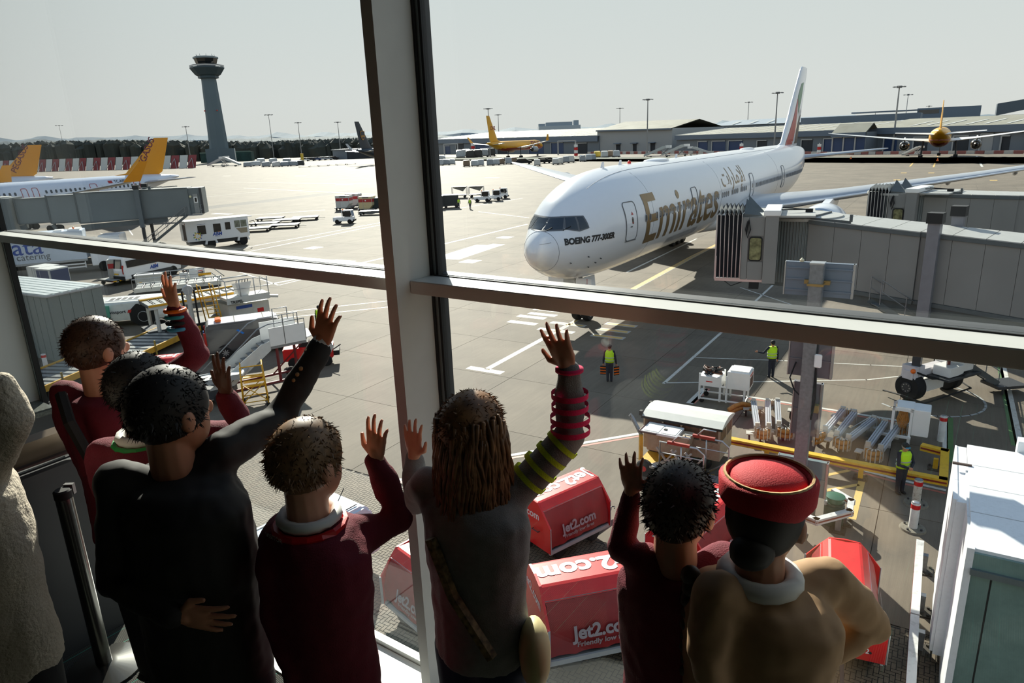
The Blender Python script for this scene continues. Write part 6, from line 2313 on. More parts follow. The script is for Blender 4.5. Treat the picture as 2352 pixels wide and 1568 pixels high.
def luggage_cart(label, x, y, hd, L=2.45, flip=False, number=None):
    t = thing('luggage_cart', label, 'cart', (x, y, 0), hd)
    h = L / 2
    sec = [(-.56, 1.48), (-.5, 1.56), (-.38, 1.68), (-.32, 1.7), (.32, 1.7), (.38, 1.68), (.5, 1.56), (.56, 1.48)]
    m = MB()
    vs = [(xx, yy, zz) for xx in (-h, h) for yy, zz in sec]
    n = len(sec)
    m.add(vs, [(i, i + 1, n + i + 1, n + i) for i in range(n - 1)] + [tuple(range(n - 1, -1, -1)), tuple(range(n, 2 * n))])
    rf_ = obj('roof', m, JRED1, t)
    for k in range(2):
        obj('roof_strip', MB().bar((-h, -.53 - .0 * k, 1.475), (h, -.53, 1.475), .04, .06) if k == 0 else MB().bar((-h, .53, 1.475), (h, .53, 1.475), .04, .06), ALU, rf_)
    for q in (-1, 1):
        m = MB()
        m.prism([(-.56, 1.49), (-.86, 1.12), (-.86, .38), (.86, .38), (.86, 1.12), (.56, 1.49), (.36, 1.7), (0, 1.73), (-.36, 1.7)], q * (h + .02) - .025, q * (h + .02) + .025, 'x')
        e = obj('end_board', m, JRED1, t)
        obj('board_handle', MB().tube([(q * (h + .06), -.45, .9), (q * (h + .12), -.45, .9), (q * (h + .12), -.2, .9), (q * (h + .06), -.2, .9)], .015, 6), DGREY, e)
        obj('board_edge', MB().bar((q * (h + .02), -.87, .38), (q * (h + .02), -.87, 1.12), .06, .02).bar((q * (h + .02), .87, .38), (q * (h + .02), .87, 1.12), .06, .02), LGREY, e)
        if number and q > 0:
            letter(number, .17, JTXT, e, (h + .05, .32, .62), (0, 1, 0), (0, 0, 1), bold=.004)
            obj('board_bolt', MB().cyl((h + .04, .55, .6), (h + .06, .55, .6), .03), BLACK, e)
        elif q < 0:
            letter('Jet2.com', .3, JTXT, e, (-h - .05, .1, 1.3), (0, -1, 0), (0, 0, 1), bold=.006)
    for q in (-1, 1):
        m = MB()
        nx = 14
        vs = []
        rr = random.Random(int(x * 10) + q)
        for j, (yy, zz) in enumerate(((.555, 1.47), (.70, 1.2), (.79, .85), (.80, .5))):
            for i in range(nx + 1):
                w_ = .02 * math.sin(i * 1.7 + j) + rr.uniform(-.012, .012)
                vs.append((-h + .02 + (L - .04) * i / nx, q * (yy + (w_ if j else 0)), zz))
        fs = []
        for j in range(3):
            for i in range(nx):
                a = j * (nx + 1) + i
                fs.append((a, a + 1, a + nx + 2, a + nx + 1))
        m.add(vs, fs)
        c_ = obj('side_curtain', m, JCURT, t, True)
        X, Y = ((1, 0, 0), (0, .25, 1)) if q < 0 else ((-1, 0, 0), (0, -.25, 1))
        letter('Jet2.com', .34, JTXG, c_, (0.05 * q, q * .835, .93), X, Y, bold=.012)
        letter('Friendly low fares', .15, JTXG, c_, (0.05 * q, q * .845, .70), X, (0, 0, 1), bold=.004)
    s = -1 if flip else 1
    letter('Jet2.com', .60, JTXT, rf_, (0, 0, 1.708), (-s, 0, 0), (0, -s, 0), bold=.022, sx=1.05)
    obj('bed', MB().bb(-h, h, -.78, .78, .34, .46), DGREY, t)
    obj('bed_edge', MB().bb(-h - .03, h + .03, -.83, -.77, .33, .43).bb(-h - .03, h + .03, .77, .83, .33, .43), LGREY, t)
    for xx in (-h + .45, h - .45):
        for yy in (-.62, .62):
            wheel(t, xx, yy, .22, .16, DGREY)
    obj('tow_bar', MB().bar((h, 0, .3), (h + .9, 0, .2), .08).tube([(h + .9, 0, .2), (h + 1.0, .06, .2), (h + 1.08, 0, .2), (h + 1.0, -.06, .2)], .02, 6), DGREY, t)
    obj('hitch', MB().bar((-h, 0, .3), (-h - .25, 0, .3), .12).tube([(h + .1, .35, 1.1), (h + .16, .4, 1.5), (h + .12, .45, 1.6)], .03, 6), BLACK, t)
    return t


luggage_cart('red luggage cart with white roof lettering under the striped sleeve, beyond another red cart', 1.17, 17.2, .644, 2.15)
luggage_cart('red luggage cart with upturned roof lettering, closest between woman and plaited girl', 1.55, 13.05, .227, 2.2).scale = (1.15, 1.15, 1.15)
luggage_cart('red luggage cart half hidden by the white mullion near the block paving', -1.85, 13.75, -.848)
luggage_cart('plain roofed bright red cart, number on its end board, beside the straight white rail', 7.1, 13.0, math.radians(-114), 2.6, False, '17082').scale = (.92, .92, .95)
for ch in bpy.data.objects['luggage_cart.003'].children:
    if ch.name.startswith('roof'):
        for q in list(ch.children):
            if q.name.startswith('lettering'):
                bpy.data.objects.remove(q)
luggage_cart('red luggage cart seen between the plaited girl and the red hat', 4.7, 15.8, .803, 2.45, True)
luggage_cart('red luggage cart behind the blazer sleeve near the belt loader', -17.0, 31.2, .15)

# --- silver estate van below
wv = thing('panel_van', 'pale silver panel van seen from above behind the lanyard boy', 'van', (-5.75, 15.35, 0), math.radians(51.6) + PI)
prof = [(-2.1, .35), (-2.15, .95), (-2.0, 1.6), (-1.8, 1.78), (.9, 1.82), (1.2, 1.74), (1.75, 1.15), (2.4, .95), (2.5, .7), (2.45, .35)]
b = shell(prof, 1.78, .18, .95, paint('van_silver_blue', (206, 220, 234), .18, var=.02, coat=.7), wv, bev=.07)
obj('rear_window', MB().add([(-2.16, -.6, 1.0), (-2.16, .6, 1.0), (-2.05, .56, 1.5), (-2.05, -.56, 1.5)], [(0, 1, 2, 3)]), DARKGLASS, b)
obj('roof_groove', MB().bb(-1.7, .8, -.55, -.53, 1.80, 1.835).bb(-1.7, .8, .53, .55, 1.80, 1.835), MGREY, b)
obj('side_window', MB().prism([(.2, 1.05), (1.6, 1.05), (1.15, 1.6), (.2, 1.62)], .80, .90).prism([(.2, 1.05), (1.6, 1.05), (1.15, 1.6), (.2, 1.62)], -.90, -.80), DARKGLASS, b)
obj('windscreen', MB().add([(1.25, -.66, 1.72), (1.25, .66, 1.72), (1.78, .78, 1.18), (1.78, -.78, 1.18)], [(0, 1, 2, 3)]), DARKGLASS, b)
obj('aerial', MB().tube([(-1.5, 0, 1.8), (-1.75, 0, 2.1)], .012, 5), BLACK, b)
for x in (-1.35, 1.6):
    for y in (-.8, .8):
        wheel(wv, x, y, .32, .22, LGREY)

# --- flatbed dollies, tugs and container trains across the apron
for k, (px, lab) in enumerate((((-37.352, 110.505, 0), 'flat dolly in the loose group of six, nearest the far white line'), ((-33.629, 106.839, 0), 'flat dolly in the loose group of six, second from the white tug'), ((-31.622, 109.712, 0), 'flat dolly coupled behind the white tug'), ((-35.717, 103.087, 0), 'flat dolly in the loose group of six, close to the lift bus front'), ((-31.794, 99.72, 0), 'flat dolly in the loose group of six, closest to the transom'), ((-34.959, 96.787, 0), 'flat dolly with small fittings right at the lift bus nose'.replace('right ', '')))):
    dolly(lab, (px[0], px[1], 0), RU + .62 + .05 * (k % 3), 4.0, 2.6, .55, group='flat dollies by the lift bus')


def tug(label, x, y, rz, group=None):
    t = thing('tow_tug', label, 'tug', (x, y, 0), rz, group)
    b_ = shell([(-1.5, .4), (-1.5, .95), (-.2, 1.0), (1.4, .95), (1.5, .4)], 1.4, .06, .8, VANW, t, bev=.03)
    c_ = obj('cab', MB().bb(-.1, 1.25, -.68, .68, .95, 1.0).bb(-.12, 1.3, -.7, .7, 1.85, 1.95), VANW, t)
    obj('cab_post', MB().bar((-.08, -.66, .95), (-.08, -.66, 1.9), .08).bar((-.08, .66, .95), (-.08, .66, 1.9), .08).bar((1.35, -.62, .95), (1.2, -.66, 1.9), .07).bar((1.35, .62, .95), (1.2, .66, 1.9), .07), VANW, c_)
    obj('cab_glass', MB().bb(.0, 1.15, -.66, -.64, 1.05, 1.8).bb(.0, 1.15, .64, .66, 1.05, 1.8), DARKGLASS, c_)
    obj('windscreen', MB().add([(1.34, -.58, 1.05), (1.34, .58, 1.05), (1.22, .58, 1.82), (1.22, -.58, 1.82)], [(0, 1, 2, 3)]), paint('tug_screen', (96, 126, 160), .1), c_)
    obj('beacon', MB().cyl((-.0, -.3, 1.95), (0, -.3, 2.12), .08), ORANGE, c_)
    obj('bumper', MB().bb(1.42, 1.6, -.68, .68, .35, .6), BLACK, b_)
    for xx in (-.9, .95):
        for yy in (-.6, .6):
            wheel(t, xx, yy, .34, .22, DGREY)
    return t


p = (-23.846, 101.831, 0)
tug('white tow tug with blue windscreen pulling the flat dollies', p[0], p[1] + .5, -.05)
for px, lab in (((-4.449, 129.651, 0), 'white open tow tug at the front of the parked trio'), ((-2.383, 131.532, 0), 'white tow tug in the middle of the parked trio'), ((-1.097, 135.892, 0), 'white tow tug at the back of the parked trio')):
    tug(lab, px[0], px[1] + .6, -.1, None)
for px, lab, mt, bd in (((-29.774, 124.275, 0), 'white container with red patches on its dolly, at the tail of the container train', CWHT, CRED), ((-28.872, 127.953, 0), 'white red banded container in the row behind the train tail', CWHT, CRED), ((-24.918, 120.045, 0), 'cream container with a red band in the container train', CONTC, CRED)):
    dolly('dolly under the ' + lab.replace(' on its dolly', '').replace(' in the container train', ''), (px[0] + 1, px[1] + .5, 0), -.1, 3.0, 2.2)
    container(lab, (px[0] + 1, px[1] + .5, 0), -.15, mt, bd, z=.486, s=1.25)
BCK = paint('curtain_black_green', (34, 42, 44), .6, var=.12)
for px, lab in (((-21.829, 120.321, 0), 'black curtained cart in the container train, beside the cream container'), ((-19.322, 120.075, 0), 'black curtained cart in the container train, hidden partly by the mullion'), ((-12.093, 118.671, 0), 'black curtained cart in the container train, first past the mullion'), ((-9.604, 119.964, 0), 'black curtained cart in the container train, nearest the two hi-vis workers')):
    t = thing('curtain_cart', lab, 'cart', (px[0], px[1] + 1.2, 0), .12)
    b_ = obj('curtain_body', MB().bb(-1.3, 1.3, -.95, .95, .5, 2.1), BCK, t, bevel=.03)
    obj('roof', MB().bb(-1.33, 1.33, -1.0, 1.0, 2.1, 2.2), CWHT, t)
    obj('bed', MB().bb(-1.4, 1.4, -1.0, 1.0, .36, .5), DGREY, t)
    for xx in (-.9, .9):
        for yy in (-.8, .8):
            wheel(t, xx, yy, .25, .18, DGREY)
for px, lab in (((-9.351, 139.87, 0), 'open framed cart with grey canopy top near the two hi-vis workers'), ((-5.947, 139.283, 0), 'open framed cart with a sagging grey sheet behind the tug trio')):
    t = thing('canopy_cart', lab, 'cart', (px[0], px[1] + 2, 0), -.05)
    obj('bed', MB().bb(-1.5, 1.5, -.9, .9, .5, .65), DGREY, t)
    m = MB()
    for xx in (-1.45, 1.45):
        m.tube([(xx, -.85, .6), (xx, -.85, 2.0), (xx, -.6, 2.2), (xx, .6, 2.2), (xx, .85, 2.0), (xx, .85, .6)], .05, 6)
    obj('hoop', m, STEEL, t, True)
    obj('canopy', MB().add([(-1.5, -.6, 2.22), (1.5, -.6, 2.22), (1.5, .6, 2.22), (-1.5, .6, 2.22), (.6, .85, 1.2), (-1.5, .86, 1.9)], [(0, 1, 2, 3), (3, 2, 4, 5)]), paint('canopy_grey', (150, 152, 150), .6), t)
    for xx in (-1, 1):
        for yy in (-.7, .7):
            wheel(t, xx, yy, .22, .16, DGREY)
p = (-20.152, 113.914, 0)
dolly('long white pallet bed lying beside the container train', (p[0], p[1], 0), -.05, 7.5, 2.4, .7, CWHT)
# red and black baggage tractor peeping out behind the raised hand
p = (-9.655, 34.263, 0)
rt = thing('baggage_tractor', 'red and black baggage tractor half hidden by the raised blazer cuff', 'tractor', (p[0] - .9, p[1] + .3, 0), .2)
obj('body', MB().bb(-1.3, 1.2, -.6, .6, .4, 1.05), RED, rt, bevel=.05)
obj('seat', MB().bb(-.5, 0, -.35, .35, 1.05, 1.3), BLACK, rt)
obj('wheel_guard', MB().bb(1.0, 1.5, -.5, .5, .5, .75).tube([(1.2, -.4, .8), (1.6, -.45, 1.05)], .03, 5), BLACK, rt)
for xx in (-.8, .8):
    for yy in (-.55, .55):
        wheel(rt, xx, yy, .3, .2, DGREY)

# ================================================================== the far side of the airfield
def jetliner(label, nose, hd, L, Dm, zb, span, fin_top, body, tail, wing=None, belly=None, eng=None, er=1.3, ex=.36, wl=None, winglet=None, detail=True, tailcone=None):
    """a smaller airliner: nose point, heading of its tail direction, length, fuselage diameter, belly height"""
    t = thing('airliner', label, 'airliner', (nose[0], nose[1], 0), hd)
    zc = zb + Dm / 2
    R = Dm / 2
    st = [(0, zc - .35 * R, zc - .30 * R, .03), (.06 * Dm, zc - .62 * R, zc - .02 * R, .3 * R), (.25 * Dm, zc - .82 * R, zc + .25 * R, .55 * R), (.6 * Dm, zc - .95 * R, zc + .62 * R, .8 * R), (1.1 * Dm, zc - R, zc + .92 * R, .96 * R), (1.6 * Dm, zc - R, zc + R, R),
          (L - 3.3 * Dm, zc - R, zc + R, R), (L - 2.2 * Dm, zc - .7 * R, zc + R, .93 * R), (L - 1.1 * Dm, zc - .05 * R, zc + .96 * R, .65 * R), (L - .3 * Dm, zc + .45 * R, zc + .85 * R, .25 * R), (L, zc + .6 * R, zc + .75 * R, .08 * R)]
    Hh = Hull(st)
    xs_ = [0, .02 * Dm, .06 * Dm, .15 * Dm, .25 * Dm, .4 * Dm, .6 * Dm, .85 * Dm, 1.1 * Dm, 1.35 * Dm, 1.6 * Dm] + list(np.linspace(2.2 * Dm, L - 3.3 * Dm, 5)) + list(np.linspace(L - 3 * Dm, L, 9))
    me = Hh.mesh(xs_, 32, body)
    if belly:
        me.materials.append(belly)
        for p in me.polygons:
            if p.center.z < zc - .45 * R:
                p.material_index = 1
    if tailcone:
        me.materials.append(tailcone)
        for p in me.polygons:
            if p.center.x > L - 2.3 * Dm:
                p.material_index = len(me.materials) - 1
    link('fuselage', me, t)
    wing = wing or JGREY
    xw_ = .36 * L
    for s in (-1, 1):
        w = obj('wing', wing_mb([(R * .8, xw_, zb + .28 * Dm, .19 * L, .12), (.33 * span, xw_ + .2 * span, zb + .42 * Dm, .10 * L, .11), (.95 * span, xw_ + .56 * span, zb + .85 * Dm, .045 * L, .09), (span, xw_ + .62 * span, zb + .9 * Dm, .018 * L, .08)], s, 7), wing, t, True, auto=.9)
        if winglet:
            obj('winglet', MB().add([(xw_ + .60 * span, s * span, zb + .9 * Dm), (xw_ + .60 * span + .05 * L, s * span, zb + .9 * Dm), (xw_ + .66 * span + .045 * L, s * (span + .25 * Dm), zb + 1.5 * Dm), (xw_ + .66 * span + .02 * L, s * (span + .25 * Dm), zb + 1.5 * Dm),
                                    (xw_ + .60 * span, s * (span - .1), zb + .9 * Dm), (xw_ + .60 * span + .05 * L, s * (span - .1), zb + .9 * Dm), (xw_ + .66 * span + .045 * L, s * (span + .25 * Dm - .08), zb + 1.5 * Dm), (xw_ + .66 * span + .02 * L, s * (span + .25 * Dm - .08), zb + 1.5 * Dm)],
                                   [(0, 1, 2, 3), (7, 6, 5, 4), (0, 4, 5, 1), (1, 5, 6, 2), (2, 6, 7, 3), (3, 7, 4, 0)]), winglet, w)
        e_x, e_y, e_z = ex * L - .02 * L, s * .32 * span, zb + .05 * Dm
        e = obj('engine', MB().lathe([(er * .84, .3), (er * .9, 0), (er * .98, .2 * er), (er, 1.2 * er), (er * .9, 2.6 * er), (er * .75, 3.2 * er), (er * .6, 3.2 * er)], 24, (e_x, e_y, e_z), 'x', False), eng or body, t, True)
        obj('engine_core', MB().lathe([(er * .84, .8), (.01, .5)], 20, (e_x, e_y, e_z), 'x').lathe([(er * .55, 2.6 * er), (er * .45, 3.9 * er), (er * .2, 4.4 * er), (.01, 4.5 * er)], 18, (e_x, e_y, e_z), 'x'), paint('engine_core', (58, 54, 50), .3, .7), e, True)
        obj('pylon', MB().prism([(e_x + er, e_z + .9 * er), (e_x + 3 * er, e_z + er), (e_x + 4.5 * er, e_z + 1.5 * er), (e_x + 2.5 * er, e_z + 1.7 * er)], e_y - .2, e_y + .2), wing, e)
        obj('stabiliser', wing_mb([(R * .3, L - 1.9 * Dm, zc + .35 * R, 1.15 * Dm, .1), (.36 * span, L - .75 * Dm, zc + .6 * R, .5 * Dm, .09)], s, 6), wing, t, True, auto=.9)
        g = obj('main_gear', MB().cyl((.53 * L, s * .8 * Dm, .4), (.53 * L, s * .75 * Dm, zb + .3 * Dm), .09 * Dm * .5, n=8), DGREY, t)
        for dx in (-.13 * Dm, .13 * Dm):
            obj('wheel', MB().cyl((.53 * L + dx, s * .8 * Dm - .1 * Dm, .10 * Dm), (.53 * L + dx, s * .8 * Dm + .1 * Dm, .10 * Dm), .10 * Dm, n=14), TYRE, g)
    ct = .13 * L
    zr = zc + R * .9
    hf = fin_top - zr
    fs = [(0, L - .13 * L - .9 * Dm - .05 * L, zr, ct + .06 * L, .06), (.08 * hf, L - .13 * L - .62 * Dm, zr, ct + .0 * L, .08), (hf, L - .04 * L - .3 * Dm, zr, .052 * L, .09)]
    f = obj('fin', wing_mb(fs, 1, 8, True), tail, t, True, auto=.9)
    ng = obj('nose_gear', MB().cyl((.09 * L, 0, .3), (.09 * L, 0, zb + .1), .1, n=8), DGREY, t)
    obj('wheel', MB().cyl((.09 * L, -.09 * Dm, .08 * Dm), (.09 * L, .09 * Dm, .08 * Dm), .08 * Dm, n=14), TYRE, ng)
    for s in (-1, 1):
        me = poly_grid([(.30 * Dm, zc + .18 * R), (.62 * Dm, zc + .48 * R), (.85 * Dm, zc + .5 * R), (.8 * Dm, zc + .22 * R)], .3 * Dm)
        wrap(me, Hh, DARKGLASS, t, 'cockpit_window', .03, s)
    return t, Hh, f, fs, zc, R


def fin_text(f, fs, s, size, x, z, mat, rot, sd, **kw):
    """lettering on a fin side; x, z of its middle, rot of the reading line"""
    me = text_mesh(s, size, cut=(size, size), **kw)
    for v in me.vertices:
        a, b = v.co.x * (1 if sd < 0 else -1), v.co.y
        px = x + (a * math.cos(rot) - b * math.sin(rot) * 1)
        pz = z + a * math.sin(rot) + b * math.cos(rot)
        sp = pz - fs[0][2]
        aa = [q[0] for q in fs]
        xl = np.interp(sp, aa, [q[1] for q in fs])
        ch = np.interp(sp, aa, [q[3] for q in fs])
        th = np.interp(sp, aa, [q[4] for q in fs])
        t_ = min(max((px - xl) / ch, .001), .999)
        y = 5 * th * (0.2969 * math.sqrt(t_) - 0.126 * t_ - 0.3516 * t_**2 + 0.2843 * t_**3 - 0.1036 * t_**4) * ch
        v.co = Vector((px, sd * (abs(y) + .04), pz))
    me.materials.clear()
    me.materials.append(mat)
    return link('fin_lettering', me, f)


PYEL = paint('tail_orange_yellow', (222, 150, 34), .4, var=.03)
PTXT = paint('tail_maroon', (112, 48, 62), .5)
PRED = paint('livery_red', (176, 50, 46), .4)
DY = paint('freighter_yellow', (226, 164, 34), .35, var=.04)
DR = paint('freighter_red', (150, 44, 30), .4, var=.05)
UB = paint('freighter_dark_slate', (46, 56, 66), .4)
UG = paint('emblem_gold', (196, 140, 60), .4)
RWv = math.atan2(EW.y, EW.x)
# neighbouring yellow-tailed airliner, tail out to the apron
ta = Vector((-59.9, 130.6, 0))
na = ta - EW * 52
a1, Hh, f, fs, zc, R = jetliner('white airliner with an orange tail, parked behind the telescopic passenger bridge', na, RWv, 52, 4.7, 2.85, 19.5, 13.55, paint('airliner_cool_white', (214, 222, 236), .25, var=.02, coat=.3), PYEL, winglet=PYEL, er=1.15)
fin_text(f, fs, 'PEGASUS', 1.55, 46.4, 10.9, PTXT, .98, -1, bold=.02)
for k in range(52):
    x = 6.5 + .72 * k
    if any(abs(x - q) < .9 for q in (14.0, 25.2, 26.6, 35.3)):
        continue
    me = poly_grid(rrect(x - .16, x + .16, zc + .42, zc + .92, .12, 2), .5)
    wrap(me, Hh, CWIN, a1, 'cabin_window', .02, -1)
for x0, w_ in ((24.7, .8), (26.2, .8), (34.8, 1.1), (42.2, 1.1)):
    z0, z1 = zc - .55, zc + 1.35
    fine = []
    pl = rrect(x0, x0 + w_, z0, z1, .2)
    for a, b in zip(pl, pl[1:] + pl[:1]):
        n_ = max(1, int(math.hypot(b[0] - a[0], b[1] - a[1]) / .3))
        fine += [Hh.side(a[0] + (b[0] - a[0]) * k / n_, a[1] + (b[1] - a[1]) * k / n_, .02) for k in range(n_)]
    obj('door_outline', MB().tube(fine, .045, 4, closed=True), PRED, a1)
me = text_mesh('flypgs.com', 2.9, align='LEFT', cut=(.6, .4), bold=.04)
for v in me.vertices:
    v.co.x += 8.6
    v.co.y += zc + .1
wrap(me, Hh, paint('livery_terracotta', (160, 84, 66), .4), a1, 'lettering', .02, -1)
me = text_mesh('TC-RFS', .62, align='LEFT', cut=(.4, .3), bold=.01)
for v in me.vertices:
    v.co.x += 39.0
    v.co.y += zc + 1.45
wrap(me, Hh, DGREY, a1, 'lettering', .02, -1)
me = poly_grid(rrect(38.0, 38.7, zc + 1.25, zc + 1.65, .02, 1), .5)
wrap(me, Hh, PRED, a1, 'flag_mark', .02, -1)
nb_ = Vector((-96.7, 152.5, 0)) - EW * 52
a2, Hh, f, fs, zc, R = jetliner('second white airliner with an orange tail, furthest along the parked row', nb_, RWv, 52, 4.7, 2.85, 19.5, 13.55, MATS['airliner_cool_white'], PYEL, winglet=PYEL, er=1.15)
fin_text(f, fs, 'PEGASUS', 1.55, 46.4, 10.9, PTXT, .98, -1, bold=.02)
me = text_mesh('TC-NCD', .62, align='LEFT', cut=(.4, .3), bold=.01)
for v in me.vertices:
    v.co.x += 39.0
    v.co.y += zc + 1.45
wrap(me, Hh, DGREY, a2, 'lettering', .02, -1)
for k in range(20):
    x = 22 + .72 * k
    me = poly_grid(rrect(x - .16, x + .16, zc + .42, zc + .92, .12, 2), .5)
    wrap(me, Hh, CWIN, a2, 'cabin_window', .02, -1)
# freighters nose-in at the cargo sheds
UPn = Vector((-47, 452, 0))
a3, Hh, f, fs, zc, R = jetliner('white freighter with a dark slate tail and gold shield, crossing behind the mullion', UPn, RWv + PI, 66, 6.0, 3.2, 27, 23.5, JW, UB, winglet=LGREY, er=1.7, tailcone=UB)
me = poly_grid([(0, 1.5), (-.95, 1.2), (-1.0, -.2), (-.55, -1.1), (0, -1.5), (.55, -1.1), (1.0, -.2), (.95, 1.2)], 1)
for sd in (-1, 1):
    for sc_, mt, ee in ((1.75, UG, .05), (1.5, UB, .09)):
        vs = [(59.9 + a * sc_, sd * (.42 + ee), 16.2 + b * sc_) for a, b in [(0, 1.5), (-.95, 1.2), (-1.0, -.2), (-.55, -1.1), (0, -1.5), (.55, -1.1), (1.0, -.2), (.95, 1.2)]]
        obj('shield', MB().add(vs, [tuple(range(8))]), mt, f)
    letter('ups', 1.9, UG, f, (59.9, sd * .56, 15.9), (1 if sd < 0 else -1, 0, 0), (0, 0, 1), bold=.04)
me = text_mesh('Worldwide Services', 1.5, align='RIGHT', cut=(.8, .6))
for v in me.vertices:
    v.co.x = 5.5 - v.co.x * 1.0
    v.co.y += zc + .4
wrap(me, Hh, paint('lettering_brown', (110, 80, 56), .5), a3, 'lettering', .02, 1)
g_ = (5.569, 442.087, 0)
D1n = Vector((g_[0], g_[1], 0)) + EW * 36
a4, Hh, f, fs, zc, R = jetliner('yellow freighter with red belly and lettering, seen from its left rear before the long shed'.replace('left rear', 'rear quarter'), D1n, RWv + PI, 66, 5.9, 4.2, 27, 24.5, DY, DY, belly=DR, winglet=DY, er=1.7, eng=LGREY, wing=WHITE)
for sd in (-1, 1):
    fin_text(f, fs, 'DHL', 3.0, 58.6, 17.5, DR, 0.0, sd, bold=.06, shear=.2)
me = text_mesh('DHL', 4.2, cut=(.9, .7), bold=.12, shear=.25, sx=1.5)
for v in me.vertices:
    v.co.x = 13.5 - v.co.x
    v.co.y += zc + .5
wrap(me, Hh, DR, a4, 'lettering', .03, 1)
g_ = Vector((137.5, 225.5, 0))
a5, Hh, f, fs, zc, R = jetliner('yellow freighter with red belly seen from directly behind, its long white wings spread', g_ + EW * 27, RWv + PI, 55, 5.9, 3.6, 31, 16.9, DY, DY, belly=DR, er=1.6, eng=paint('engine_chrome', (120, 116, 112), .2, .8), wing=WHITE)
for sd in (-1, 1):
    fin_text(f, fs, 'DHL', 1.6, 48.8, 11.9, DR, 0.0, sd, bold=.03, shear=.2)
for k in range(3):
    pts = [Hh.side(x, zc - .15 * R - .16 * k, .03, s_) for s_, xs2 in ((-1, np.linspace(40, 50, 8)),) for x in xs2]
    obj('red_stripe', MB().tube(pts, .06, 4), DR, a5)
    pts = [Hh.side(x, zc - .15 * R - .16 * k, .03, 1) for x in np.linspace(40, 50, 8)]
    obj('red_stripe', MB().tube(pts, .06, 4), DR, a5)

# ---- control tower
TWR = paint('tower_concrete', (92, 108, 116), .7, var=.05, scale=.05)
tw = thing('control_tower', 'tall slate grey airfield control tower with a flared cab above the treeline', 'tower', ((-277.188, 700, 8.668)[0], 700, 0), .3)
zt = (-276.601, 700, 95.882)[2]
sh = obj('shaft', MB().lathe([(9.2, 0), (6.6, zt * .80)], 8), TWR, tw)
obj('collar', MB().lathe([(7.5, zt * .80), (9.2, zt * .805), (9.2, zt * .825), (11.2, zt * .835), (15.3, zt * .895), (15.3, zt * .905), (9.5, zt * .915)], 8), paint('tower_dark', (40, 62, 72), .5), tw)
obj('cab', MB().lathe([(8.3, zt * .915), (10.6, zt * .985), (10.9, zt * .985), (10.9, zt), (9.6, zt * 1.004)], 8), DARKGLASS, tw)
obj('cab_roof', MB().lathe([(11.2, zt * .985), (11.2, zt)], 8), paint('tower_roof', (120, 134, 140), .5), tw)
m = MB()
for k in range(9):
    a = k * .7
    m.bar((8 * math.cos(a), 8 * math.sin(a), zt), (8 * math.cos(a), 8 * math.sin(a), zt + 2.2), .25)
obj('roof_rail', m, LGREY, tw)
obj('balcony_rail', MB().lathe([(15.2, zt * .91), (15.2, zt * .925)], 8, cap=False), LGREY, tw)
obj('base_block', MB().bb(-12, 14, -8, 8, 0, 13), paint('tower_base', (90, 106, 114), .6), tw)
for a in (3.6, 5.2):
    obj('obstruction_light', MB().ball((8.2 * math.cos(a), 8.2 * math.sin(a), zt * .5), .7, 8, 6), paint('obstruction_red', (200, 60, 50), .4), sh)

# ---- apron floodlight masts
def light_mast(label, x, y, h, n=6, r=.45, group='floodlight masts'):
    t = thing('light_mast', label, 'light mast', (x, y, 0), 0, group)
    obj('mast_pole', MB().cyl((0, 0, 0), (0, 0, h), r, r * .5, 8), paint('mast_grey', (140, 142, 142), .5), t)
    hd_ = obj('head_ring', MB().cyl((0, 0, h - .3), (0, 0, h + .5), r * 2.2, n=10), paint('mast_head', (110, 112, 114), .5), t)
    for k in range(n):
        a = k * 2 * PI / n
        obj('lamp_arm', MB().bar((0, 0, h), (h * .085 * math.cos(a), h * .085 * math.sin(a), h + .2), r * .5).box((h * .085 * math.cos(a), h * .085 * math.sin(a), h + .1), (h * .03, h * .03, h * .012)), MGREY, hd_)
    return t


for lab, bx, by, h_ in (
        ('floodlight mast standing behind the orange tail row', *(-781.42, 1280.962, 0)[:2], 64.256),
        ('floodlight mast beside the control tower, nearer the second tail', *(-303.706, 694.167, 0)[:2], 34.192),
        ('tall floodlight mast by the container rows, third from the tower', *(-246.177, 765.33, 0)[:2], 45.13),
        ('floodlight mast at the car park, near the yellow post', *(-203.656, 720.062, 0)[:2], 34.652),
        ('thin floodlight mast above the grey shed by the dark slate tail', *(-149.532, 655.22, 0)[:2], 31.559),
        ('floodlight mast in front of the long shed by the yellow tail', *(-9.93, 490.493, 0)[:2], 31.174),
        ('floodlight mast standing before the pale hall', *(76.947, 385.876, 0)[:2], 28.278),
        ('floodlight mast rising just ahead of the big fin', *(125.911, 333.546, 0)[:2], 26.566),
        ('tall floodlight mast by the wingtip of the rear-facing freighter', *(156.743, 287.875, 0)[:2], 24.866)):
    light_mast(lab, bx, by, h_)
for lab, x, y, zt_, r_ in (('smaller floodlight mast behind the yellow tail', *(-5.215, 760, 35.927), .5), ('smaller floodlight mast behind the pale hall roof', *(99.912, 620, 32.706), .4), ('smaller floodlight mast behind the shed, left of the big fin'.replace('left of', 'short of'), *(203.148, 600, 32.789), .4),
                       ('smaller floodlight mast behind the taller wingtip mast', *(234.278, 420, 26.828), .3), ('tiny floodlight mast on the skyline by the dark wedge roof', *(353.199, 600, 24.105), .4), ('tiny floodlight mast on the skyline over the skylit roof', *(319.381, 620, 21.648), .4)):
    light_mast(lab, x, y, zt_, 6, r_)

